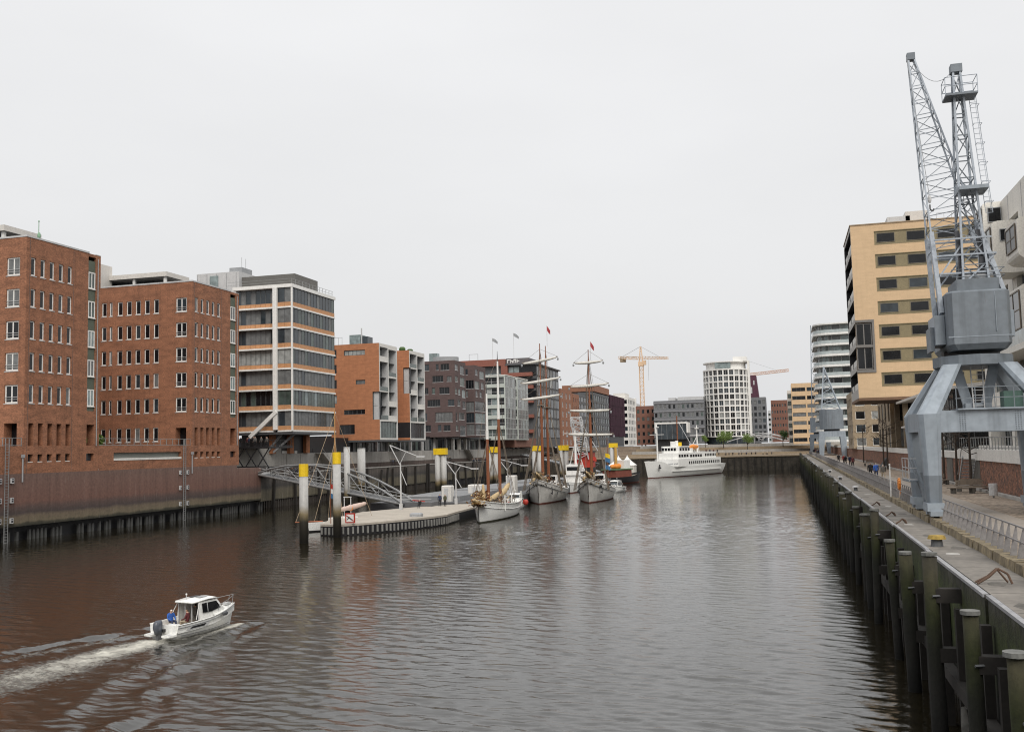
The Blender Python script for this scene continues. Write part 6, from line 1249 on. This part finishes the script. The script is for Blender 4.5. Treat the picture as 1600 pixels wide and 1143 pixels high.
t = thing('steam_crane', 'red steam crane with grey lattice jib on the pontoon', 'crane', (-52, 262, 1.7)); MB().box(-2.6, 2.2, -2.5, 2.5, 2.6, 6.6).build('machine_house', RED, t, False); MB().box(-2.9, 2.5, -2.7, 2.7, 6.6, 6.9).build('roof', BLK, t, False); MB().box(-2.3, 2.3, -2.3, 2.3, 0, 2.6).build('pedestal', BLK, t, False); MB().tube((-1, 0, 6.9), (-1, 0, 10.5), .35, n=8).build('chimney', DGR, t, False); b = MB(); lattice(b, (0, -1.5, 5), (-1.6, -3.4, 15.8), 3.0, 2.4, 8, .16, (1, 0, 0)); b.build('jib', LGR, t, False); b = MB(); b.tube((3.4, 0, 6.9), (-1, -3, 15.6), .14); b.build('stay', LGR, t, False); MB().box(1.0, 2.23, -1.2, 1.2, 4, 5.5).build('window', G1, t, False)
def tent(label, x, y, z, s):
    t = thing('event_tent', label, 'tent', (x, y, z)); MB().box(-s, s, -s, s, 0, 2.3).build('side_cloth', SAIL, t, False)
    n = 6; rings = []
    for i in range(n+1): f = i/n; w = s*1.06*(1-f)**1.5+.04; rings.append([(-w, -w, 2.3+3.1*f), (w, -w, 2.3+3.1*f), (w, w, 2.3+3.1*f), (-w, w, 2.3+3.1*f)])
    MB().loft(rings).build('peaked_roof', WHT, t, False)
tent('white peaked tent on the pontoon beside the passenger ship', -49, 298, 1.5, 2.8); tent('second white peaked tent half hidden by the passenger ship bow', -47.6, 306, 1.5, 2.4)
t = thing('footbridge', 'long grey footbridge sloping down from the quay to the pontoon', 'gangway', (-70, 320, 0)); b = MB(); A, Bp = Vector((-91, 345, 7.5)), Vector((-56, 300, 2.2))
MB().bar(A, Bp, 2.4, .3).build('walkway', GRY, t)
for s in (-1, 1):
    sd_ = Vector((.79, -.61, 0))*0+Vector((.6, -.78, 0)).orthogonal().normalized()*s*1.2; MB().bar(A+sd_+Vector((0, 0, 1.6)), Bp+sd_+Vector((0, 0, 1.6)), .14).build('top_chord', STL, t)
    for i in range(16): p, q_ = A.lerp(Bp, i/16)+sd_, A.lerp(Bp, (i+1)/16)+sd_; MB().bar(p, q_+Vector((0, 0, 1.6)), .09).build('truss_diagonal', STL, t)
# flags on the quay side
for i, (x, y, z, col, lab) in enumerate(((-36.0, 202, 8.3, 'flag_blue', 'blue flag with yellow top hanging behind the four yard ship'), (-52.2, 108.3, 6.0, 'flag_striped', 'red white and blue flag on the small sailing boat'))):
    t = thing('hanging_flag', lab, 'flag', (x, y, 0)); c = mat('flag_blue', (.05, .16, .32), .8, .1); MB().tube((0, 0, .5), (0, 0, z+.6), .05, n=5).build('staff', WOD if i else LGR, t, False)
    hs = [(0, RED), (.55, WHT), (1.1, c)] if i else [(0, YEL), (.9, c), (2.4, c)]
    for dz, mm in hs: b = MB(); h = .55 if i else .8; b.loft([[(0, 0, z-dz), (0, 0, z-dz-h)], [(.4 if i else .6, -.1, z-dz-.1), (.4 if i else .6, -.1, z-dz-h-.15)], [(.65 if i else 1.0, .1, z-dz-.3), (.65 if i else 1.0, .1, z-dz-h-.35)]], cap=False, closed=False); b.build('stripe', mm, t, False)
# small sailing boat behind the tall dolphin
t = thing('sailing_boat', 'small white sailing boat with pink sail cover behind the tall dolphin', 'boat', (-52.8, 122, 0), head((-52.8, 122), (-57.0, 112.2))); b, rail = hull_mesh(10.6, 3.0, lambda u: 1.0+.4*max(0, u-.5)**2*2, rake=.04, bulw=.15); b.build('hull', [GEL, BLK, WD2], t, False, True)
MB().tube((6.4, 0, .8), (6.4, 0, 15), .12, .07, 7).build('mast', mat('tan_spar', (.45, .24, .09), .5, .1), t, False); furled((6.0, 0, 2.4), (1.2, 0, 3.0), .34, 8, .05).build('sail_cover', mat('pink_cover', (.55, .42, .36), .8, .1), t, False, True); MB().tube((8.5, 0, 1.2), (12.8, 0, 1.35), .08, .05, 6).build('bowsprit', mat('red_spar', (.45, .14, .06), .6, .1), t, False); MB().box(3.4, 6.8, -.9, .9, .9, 1.5).build('cabin', WHT, t, False)
rig(t, [((6.4, s*1.4, 1), (6.4, 0, 12)) for s in (-1, 1)]+[((12.7, 0, 1.4), (6.4, 0, 14.5)), ((9.8, 0, 1.3), (6.4, 0, 11)), ((0, 0, 1), (6.4, 0, 14.8))], .025, mat('pale_rope', (.4, .3, .2), .8, .1))
# white passenger ship
S, Bo = (-24.2, 343.5), (-40.2, 297); L = math.dist(S, Bo)
t = thing('passenger_ship', 'white passenger ship with two masts and rows of portholes', 'ship', (S[0], S[1], 0), head(S, Bo)); sh = lambda u: 3.0+.2*(1-u)+(2.0*(lambda a: a*a*(3-2*a))(min(1, max(0, (u-.72)/.18))))
b, rail = hull_mesh(L, 8.6, sh, rake=.04, stern_w=.75, n=34, bulw=.3, counter=.05); b.build('hull', [GEL, BOO, LGR], t, False, True)
MB().path([Vector((p.x, p.y*1.0+(.1 if p.y > 0 else -.1), 1.75)) for p in rail[0][3:27]], .16, 5).build('belting', GEL, t, False)
MB().path([Vector((p.x, p.y*1.0+(.1 if p.y > 0 else -.1), 1.75)) for p in rail[1][3:27]], .16, 5).build('belting', GEL, t, False)
def tier(x0, x1, w, z0, z1, name='superstructure', r=1.2): MB().prism([(x0+r, -w), (x1-r, -w), (x1, -w+r), (x1, w-r), (x1-r, w), (x0+r, w), (x0, w-r), (x0, -w+r)], z0, z1).build(name, GEL, t, False)
tier(2, L*.76, 4.0, 3.0, 5.4); tier(L*.1, L*.74, 3.6, 5.4, 7.2); tier(L*.5, L*.7, 3.0, 7.2, 9.0, 'bridge'); tier(L*.52, L*.68, 3.3, 9.0, 9.3, 'bridge_roof', .6); tier(L*.44, L*.5, 2.6, 7.2, 8.6, 'funnel_house', .5)
wq = MB().box(0, .75, -.02, .03, 0, .85).mesh('window', G1); wq2 = MB().box(0, 1.3, -.02, .03, 0, .8).mesh('window', G1)
for s in (-1, 1):
    for i in range(16): link('window', wq, t, Matrix.Translation((4.5+i*1.55, s*4.02, 3.7)))
    for i in range(7): link('window', wq, t, Matrix.Translation((6.5+i*1.3, s*3.62, 5.9)))
    for i in range(5): link('window', wq2, t, Matrix.Translation((L*.36+i*1.9, s*3.62, 5.8)))
    for i in range(4): link('window', wq2, t, Matrix.Translation((L*.57+i*1.9, s*3.62, 5.9)))
    for i in range(4): link('window', wq2, t, Matrix.Translation((L*.52+i*2.0, s*3.02, 7.9)))
    a_ = MB(); a_.bar((L-4.2, s*1.9, 3.9), (L-4.2, s*2.0, 2.7), .3); a_.bar((L-4.8, s*1.95, 2.9), (L-3.6, s*1.95, 2.9), .35); a_.build('anchor', BLK, t, False)
for k in range(5): link('window', wq, t, Matrix.Translation((L*.7+.02, -2.3+k*1.0, 7.9)) @ Matrix.Rotation(PI/2, 4, 'Z'))
for x, z in ((L*.86, 16.2), (L*.26, 16)): MB().tube((x, 0, 4.5), (x, 0, z), .3, .18, 8).build('mast', WHT, t, False); MB().bar((x, -2.4, z-3.3), (x, 2.4, z-3.3), .16).build('crosstree', WHT, t, False); MB().box(x-.5, x+.5, -.5, .5, z-1.2, z-.9).build('mast_lamp', WHT, t, False)
furled((L*.34, 1.8, 9.0), (L*.46, 1.8, 9.0), .75, 12, 0).build('lifeboat', ORB, t, False, True); b = MB(); b.tube((L*.3, 1.5, 7.2), (L*.27, 0, 13), .08); b.tube((L*.4, 0, 7.2), (L*.27, 0, 12), .08); b.build('derrick', WHT, t, False); MB().box(L*.62, L*.65, -.5, .5, 9.3, 10.8).build('searchlight_mast', WHT, t, False); MB().tube((L*.58, 0, 9.3), (L*.58, 0, 11), .5, .5, 10).build('radar_drum', WHT, t, False); MB().box(L*.53, L*.55, -.6, .6, 9.3, 10.5).build('yellow_box', YEL, t, False)
marks(t, [(L*.86-.48*k, 3.55+.08*k, 3.75) for k in range(11) if k != 5], .34, .42, GRY, PI-.3)
t = thing('museum_mast', 'brown wooden mast with a derrick rising behind the passenger ship', 'mast', (-37.5, 358, 0)); MB().tube((0, 0, 0), (0, 0, 20), .3, .2, 8).build('mast', WOD, t, False); MB().tube((.4, 0, 18), (8, -4, 4), .1, n=5).build('derrick', LGR, t, False); MB().tube((0, 0, 19), (-6, 6, 4), .04, n=4).build('stay', ROPE, t, False); MB().box(-4, 5, -2, 3, -.5, 2.2).build('hull', WD2, t, False)
# ------------------------------------------------------------------ motor boat
mbt = thing('motor_boat', 'white cabin motor boat with grey outboard throwing up a wake', 'boat', (BX, BY, .02), PI/2-BH); BL = 6.1
b, rail = hull_mesh(BL, 2.45, lambda u: .86+.42*u*u, rake=.07, stern_w=.93, n=26, draft=.45, bulw=.5, counter=-.01); b.build('hull', [GEL, GEL, mat('teak_deck', (.42, .33, .24), .7, .15)], mbt, False, True)
for r in rail: MB().path([p+Vector((0, .01*(1 if p.y > 0 else -1), 0)) for p in r], .035, 5).build('gunwale', GEL, mbt, False); MB().path([Vector((p.x, p.y*.995+(.012 if p.y > 0 else -.012), p.z-.17)) for p in r], .022, 4).build('rub_rail', GRY, mbt, False); MB().path([Vector((p.x*.995, p.y*.97+(.03 if p.y > 0 else -.03), .2)) for p in r[1:23]], .02, 4).build('boot_stripe', DGR, mbt, False)
fd = [(p.x, p.y*.95, p.z-.015) for p in rail[0] if p.x > 3.5]; b = MB(); n = len(fd)
b.add([(x, y, z) for x, y, z in fd]+[(x, 0, z+.14*(1-((x-3.5)/3)**2)) for x, y, z in fd]+[(x, -y, z) for x, y, z in fd], [(i, i+1, n+i+1, n+i) for i in range(n-1)]+[(n+i, n+i+1, 2*n+i+1, 2*n+i) for i in range(n-1)]); b.build('foredeck', GEL, mbt, False, True)
def cab(x, w, z, c=.12): return [(x, -w, z-.0), (x, w, z)]
for s in (-1, 1):
    b = MB(); o_ = [(2.2, s*1.0, .6), (4.5, s*.82, .95), (4.75, s*.74, 1.2), (4.0, s*.74, 1.98), (2.2, s*.86, 2.0)]; i_ = [(x, y-s*.05, z) for x, y, z in o_]; m5 = [(i, (i+1) % 5, (i+1) % 5+5, i+5) for i in range(5)]; b.add(o_+i_, m5+[(0, 1, 2, 3, 4), (9, 8, 7, 6, 5)]); b.build('cabin_side', GEL, mbt, False)
    b = MB(); q_ = [(2.45, s*.985, 1.28), (3.35, s*.93, 1.26), (4.3, s*.82, 1.38), (3.92, s*.765, 1.85), (2.45, s*.885, 1.87)]; b.add([(x, y+s*.012, z) for x, y, z in q_], [(0, 1, 2, 3, 4)]); b.build('side_window', G1, mbt, False); MB().bar((2.95, s*.955, 1.3), (2.95, s*.875, 1.86), .05, .03).build('window_bar', LGR, mbt, False)
    b = MB(); y_ = s*1.235; b.add([(1.0, y_, .5), (2.3, s*1.262, .52), (2.5, s*1.266, .66), (1.2, s*1.25, .63)], [(0, 1, 2, 3)]); b.build('hull_window', BLK, mbt, False); b = MB(); b.add([(.7, s*1.23, .46), (2.6, s*1.262, .49), (2.75, s*1.265, .72), (1.0, s*1.245, .68)], [(0, 1, 2, 3)]); b.build('window_surround', LGR, mbt, False)
b = MB(); b.add([(4.76, -.72, 1.22), (4.76, .72, 1.22), (4.02, .7, 1.96), (4.02, -.7, 1.96)], [(0, 1, 2, 3)]); b.build('windscreen', G2, mbt, False)
rr = []
for x, w, z in ((1.75, .75, 2.02), (1.9, .9, 2.06), (3.0, .9, 2.14), (3.8, .84, 2.12), (4.25, .66, 2.0)): rr.append([(x, -w, z-.08), (x, -w*.93, z), (x, 0, z+.06), (x, w*.93, z), (x, w, z-.08), (x, 0, z-.07)])
MB().loft(rr).build('cabin_roof', GEL, mbt, False, True); MB().box(2.7, 3.4, .1, .5, 2.19, 2.215).build('roof_hatch', BLK, mbt, False); MB().box(2.7, 3.4, -.5, -.1, 2.19, 2.215).build('roof_hatch', GRY, mbt, False)
for y in (-.85, -.28, .28, .84): MB().bar((2.2, y, .5), (2.2, y, 2.0), .055).build('bulkhead_post', LGR, mbt, False)
MB().box(2.25, 3.9, -.7, .7, .42, .5).build('cabin_floor', DGR, mbt, False); MB().box(2.9, 3.4, -.65, -.2, .5, 1.15).build('helm_seat', BLK, mbt, False); MB().box(3.6, 4.4, -.7, .7, .5, 1.15).build('dashboard', DGR, mbt, False)
MB().box(.06, .34, -1.05, -.35, .42, .9).build('transom_seat', GEL, mbt, False); MB().box(.06, .34, .35, 1.05, .42, .9).build('transom_seat', GEL, mbt, False); MB().box(-.02, .05, -1.05, 1.05, .3, .88).build('transom', GEL, mbt, False)
for s in (-1, 1): MB().prism([(-.62, s*.45), (-.55, s*1.05), (0, s*1.12), (0, s*.42)][::s], .2, .32).build('swim_platform', GEL, mbt, False); MB().box(-.45, -.12, s*.78-.16, s*.78+.16, .321, .33).build('platform_pad', LGR, mbt, False); MB().box(.04, .3, s*1.03-.1, s*1.03+.1, .42, .84).build('cockpit_coaming', GEL, mbt, False)
ob = MB(); ob.loft([[(-.62+dx, y, .35) for dx, y in ((0, -.12), (.35, -.14), (.45, 0), (.35, .14), (0, .12), (-.1, 0))], [(-.72+dx*1.25, y*1.35, .75) for dx, y in ((0, -.13), (.35, -.15), (.45, 0), (.35, .15), (0, .13), (-.1, 0))], [(-.68+dx*1.2, y*1.3, 1.05) for dx, y in ((0, -.13), (.35, -.15), (.45, 0), (.35, .15), (0, .13), (-.1, 0))], [(-.58+dx, y, 1.2) for dx, y in ((0, -.1), (.3, -.12), (.4, 0), (.3, .12), (0, .1), (-.06, 0))]]); ob.build('outboard_cowl', mat('outboard_grey', (.075, .085, .105), .3, .15), mbt, False, True); MB().box(-.55, -.2, -.09, .09, -.5, .4).build('outboard_leg', DGR, mbt, False); MB().box(-.25, .02, -.22, .22, .45, .62).build('outboard_bracket', BLK, mbt, False)
for s in (-1, 1):
    MB().path([(3.9, s*.95, 1.15), (4.1, s*.9, 1.55), (5.2, s*.66, 1.72), (6.35, s*.12, 1.85), (6.45, 0, 1.86)], .018, 5).build('pulpit_rail', STL, mbt, False); MB().path([(5.2, s*.66, 1.2), (5.2, s*.66, 1.72)], .016, 5).build('stanchion', STL, mbt, False); MB().path([(6.1, s*.22, 1.28), (6.3, s*.14, 1.85)], .016, 5).build('stanchion', STL, mbt, False); MB().path([(2.2, s*.9, 1.95), (1.7, s*1.12, .95)], .022, 5).build('grab_rail', WHT, mbt, False)
MB().box(5.55, 6.1, -.14, .14, 1.28, 1.42).build('anchor_winch', LGR, mbt, False); MB().ball((4.3, -1.2, .98), .28, .13, .16).build('fender', DGR, mbt, False); MB().tube((2.0, .0, 2.1), (2.0, 0, 2.45), .02, n=5).build('light_staff', LGR, mbt, False); MB().ball((2.0, 0, 2.48), .06, .06, .07).build('stern_light', WHT, mbt, False)
# ------------------------------------------------------------------ people
PCACHE = {}
POSES = dict(
 stand=dict(J=[(0,0,.95),(0,0,1.2),(0,0,1.38),(0,0,1.5),(.02,0,1.62),(.01,0,1.7),(0,.19,1.41),(.02,.26,1.13),(.1,.25,.9),(.13,.24,.8),(0,-.19,1.41),(.02,-.26,1.13),(.1,-.25,.9),(.13,-.24,.8),(0,.1,.9),(.02,.11,.5),(-.02,.12,.1),(.14,.14,.05),(0,-.1,.9),(.03,-.11,.5),(-.02,-.12,.1),(.14,-.14,.05)]),
 walk=dict(J=[(0,0,.94),(.02,0,1.2),(.04,0,1.38),(.06,0,1.49),(.09,0,1.61),(.08,0,1.69),(.04,.19,1.4),(-.1,.25,1.14),(-.06,.25,.9),(-.03,.25,.81),(.04,-.19,1.4),(.12,-.25,1.14),(.28,-.24,.95),(.33,-.23,.87),(0,.1,.9),(.2,.11,.5),(.22,.12,.1),(.38,.13,.06),(0,-.1,.9),(-.06,-.11,.5),(-.34,-.12,.16),(-.22,-.13,.06)]),
 sit=dict(J=[(0,0,.5),(-.03,0,.75),(-.01,0,.93),(.03,0,1.04),(.07,0,1.16),(.06,0,1.24),(0,.19,.95),(.08,.25,.7),(.3,.18,.62),(.38,.15,.6),(0,-.19,.95),(.08,-.25,.7),(.3,-.18,.62),(.38,-.15,.6),(.04,.1,.5),(.44,.13,.52),(.46,.13,.1),(.6,.14,.05),(.04,-.1,.5),(.44,-.13,.52),(.46,-.13,.1),(.6,-.14,.05)]))
EDG = [(0,1),(1,2),(2,3),(3,4),(4,5),(2,6),(6,7),(7,8),(8,9),(2,10),(10,11),(11,12),(12,13),(0,14),(14,15),(15,16),(16,17),(0,18),(18,19),(19,20),(20,21)]
RAD = [(.15,.12),(.15,.115),(.17,.12),(.065,.065),(.085,.1),(.07,.085)]+[(.075,.075),(.055,.055),(.04,.04),(.04,.03)]*2+[(.1,.1),(.07,.07),(.05,.05),(.045,.04)]*2
def person_mesh(pose, top, legs, hair):
    k = (pose, top.name, legs.name, hair.name)
    if k in PCACHE: return PCACHE[k]
    kb = ('base', pose)
    if kb not in PCACHE:
        me = bpy.data.meshes.new('person'); me.from_pydata(POSES[pose]['J'], EDG, []); o_ = bpy.data.objects.new('person', me); C.objects.link(o_)
        sk = o_.modifiers.new('s', 'SKIN'); sv = me.skin_vertices[0].data
        for i, r in enumerate(RAD): sv[i].radius = r
        sv[0].use_root = True; o_.modifiers.new('u', 'SUBSURF').levels = 1
        dg = bpy.context.evaluated_depsgraph_get(); dg.update(); ev = bpy.data.meshes.new_from_object(o_.evaluated_get(dg)); bpy.data.objects.remove(o_); PCACHE[kb] = ev
    me = PCACHE[kb].copy(); me.materials.clear()
    for m in (top, legs, SKN, hair, BLK): me.materials.append(m)
    off = .46 if pose == 'sit' else 0
    for p in me.polygons:
        c = p.center; p.use_smooth = True; z = c.z+off
        if z > 1.505: p.material_index = 3 if (z > 1.67 or (c.x < (.05 if pose != 'stand' else .0) and z > 1.57)) else 2
        elif pose == 'sit': p.material_index = 4 if c.z < .09 else (1 if (c.z < .5 or (c.z < .6 and abs(c.y) < .21 and c.x > .12)) else 0)
        elif c.z < .1: p.material_index = 4
        elif c.z < .93 and abs(c.y) < .195: p.material_index = 1
        elif c.z < .87: p.material_index = 2
        else: p.material_index = 0
    PCACHE[k] = me; return me
def cl(n, c): return mat('cloth_'+n, c, .85, .15)
NAVY, BLKC, BLUE, GRYC, REDC, BEIC, WHC_, DRED, OLVC = cl('navy', (.02, .03, .07)), cl('black', (.012, .012, .014)), cl('blue', (.03, .10, .36)), cl('grey', (.12, .11, .10)), cl('red', (.35, .03, .03)), cl('beige', (.36, .30, .22)), cl('white', (.55, .55, .53)), cl('darkred', (.10, .018, .02)), cl('olive', (.07, .07, .04))
HD, HG, HB_ = cl('hair_dark', (.02, .014, .01)), cl('hair_grey', (.42, .40, .37)), cl('hair_brown', (.09, .05, .025))
def person(label, x, y, z, rz, pose='stand', top=BLKC, legs=NAVY, hair=HD, group=None, s=1.0, seat=0):
    o_ = link('person', person_mesh(pose, top, legs, hair)); o_.location = (x, y, z-seat); o_.rotation_euler = (0, 0, rz); o_.scale = (s, s, s); return tag(o_, label, 'person', group)
# on the promenade, walking away
person('person in blue jacket and pale cap walking away on the promenade', 8.75, 109.5, 5.6, PI/2, 'walk', BLUE, NAVY, HG)
person('person in black coat walking beside the one in the blue jacket', 8.25, 110.2, 5.6, PI/2, 'walk', BLKC, BLKC, HD, s=1.02)
person('grey haired person in grey coat following the blue jacket walker', 9.05, 104.8, 5.6, PI/2+.1, 'walk', GRYC, BEIC, HG, s=.98)
for i, (x, y, tp, lab) in enumerate(((8.9, 190, BLKC, 'person in dark clothes ahead of the red jacket walker'), (9.2, 178, REDC, 'person in red jacket among dark walkers near the small crane'), (9.0, 170, BLKC, 'person in black walking beside another in navy near the small crane'), (9.6, 168, NAVY, 'person in navy walking beside another in black near the small crane'), (9.4, 158, DRED, 'person in dark red coat walking behind the group near the small crane'))): person(lab, x, y, 5.6, -PI/2 if i % 2 else PI/2, 'walk', tp, BLKC, HD)
for i in range(7): person('small far walker beside the distant slim crane', 8.2+.45*(i % 4), 300+9*i, 5.6, PI/2, 'walk', [BLKC, NAVY, DRED, GRYC][i % 4], BLKC, HD, 'far walkers on the promenade')
# pontoon
person('person in navy jacket standing at the white cabin on the pontoon', -50.2, 141.0, 1.34, -PI/2+.2, 'stand', NAVY, BLKC, HB_, s=1.06); person('second person in olive jacket standing close beside the navy one', -49.3, 140.8, 1.34, -PI/2-.2, 'stand', OLVC, BLKC, HG, s=1.04)
person('person in black crouched on a low seat at the pontoon edge', -52.0, 137.4, 1.34, -PI/2, 'sit', BLKC, BLKC, HG)
# people sitting on the old quay
lab = 'person in dark clothes sitting on the old quay edge below the glazed office'
for i in range(6): person(lab, -90.9, 172+i*1.5, 6.22, 0, 'sit', [BLKC, NAVY, GRYC][i % 3], BLKC, HD, 'people sitting on the old quay', seat=.42)
for i in range(3): person('person in dark clothes resting by the old quay railing near the grey post', -91.2, 222+i*1.2, 6.2, 0, 'stand', [BLKC, NAVY, BLKC][i], BLKC, HD, 'people at the old quay near the grey post')
for i in range(4): person('person in dark clothes on the old quay below the dark brown brick', -91.2, 262+i*1.3, 6.2, 0, 'stand', BLKC, BLKC, HD, 'people on the old quay below the brown brick')
rnd = random.Random(77)
for i in range(12): person('small far figure sitting on the old quay behind the schooner masts', -91.0, 284+i*2.1+rnd.random(), 6.22, 0, 'sit', rnd.choice([BLKC, NAVY, GRYC, DRED]), BLKC, HD, 'far sitters on the old quay', seat=.42)
# viewing platform
for i in range(9): person('onlooker standing on the black viewing platform', -95.4+i*.8, 159.6+rnd.uniform(-.4, 1.2), 11.1, -PI/2+rnd.uniform(-.5, .5), 'stand', rnd.choice([BLKC, WHC_, DRED, GRYC, NAVY]), BLKC, rnd.choice([HD, HB_, HG]), 'onlookers on the viewing platform', s=rnd.uniform(.94, 1.03))
# terraces at the end of the basin
for i in range(14): person('small far figure sitting on the lowest terrace steps', -28+i*1.7+rnd.uniform(-.6, .6), 386.5+rnd.uniform(-3, 1), 5.3, -PI/2, 'sit', rnd.choice([BLKC, NAVY, DRED, GRYC, BEIC]), BLKC, HD, 'far sitters on the terraces')
for i in range(4): person('small far figure standing on the terrace near the passenger ship', -30+i*1.4, 389+.2*i, 6.2, -PI/2, 'stand', rnd.choice([BLKC, NAVY, DRED]), BLKC, HD, 'far standing figures on the terraces')
# in the motor boat
def in_boat(x, y): c_, s_ = math.cos(PI/2-BH), math.sin(PI/2-BH); return BX+x*c_-y*s_, BY+x*s_+y*c_
mbt.scale = (.84,)*3
px_, py_ = in_boat(1.2*.84, .55*.84); person('person in blue striped jacket and white cap sitting in the motor boat', px_, py_, .73, PI/2-BH-1.9, 'sit', BLUE, NAVY, cl('cap_white', (.7, .7, .68)), seat=.40, s=.84)
px_, py_ = in_boat(1.55*.84, -.55*.84); person('person in dark red top sitting in the motor boat cockpit', px_, py_, .73, PI/2-BH+1.9, 'sit', DRED, BEIC, HB_, seat=.40, s=.84)
px_, py_ = in_boat(3.0*.84, .2*.84); person('person standing at the helm inside the motor boat cabin', px_, py_, .42, PI/2-BH, 'sit', GRYC, NAVY, HD, seat=-.05, s=.8)

# more small craft between the ships
for (x, y, rz, lab) in ((-43.4, 160, -1.4, 'small white cabin cruiser moored behind the schooner stern'), (-38.9, 198, -1.5, 'small white cabin cruiser moored between the two square rigged ships'), (-35.0, 214, -1.7, 'white cabin cruiser moored astern of the four yard ship'), (-47.2, 247, -1.5, 'white cabin cruiser moored near the red steam crane')):
    d_ = dup(mbt, (x, y, .02), rz, lab); d_.scale = (1.15,)*3
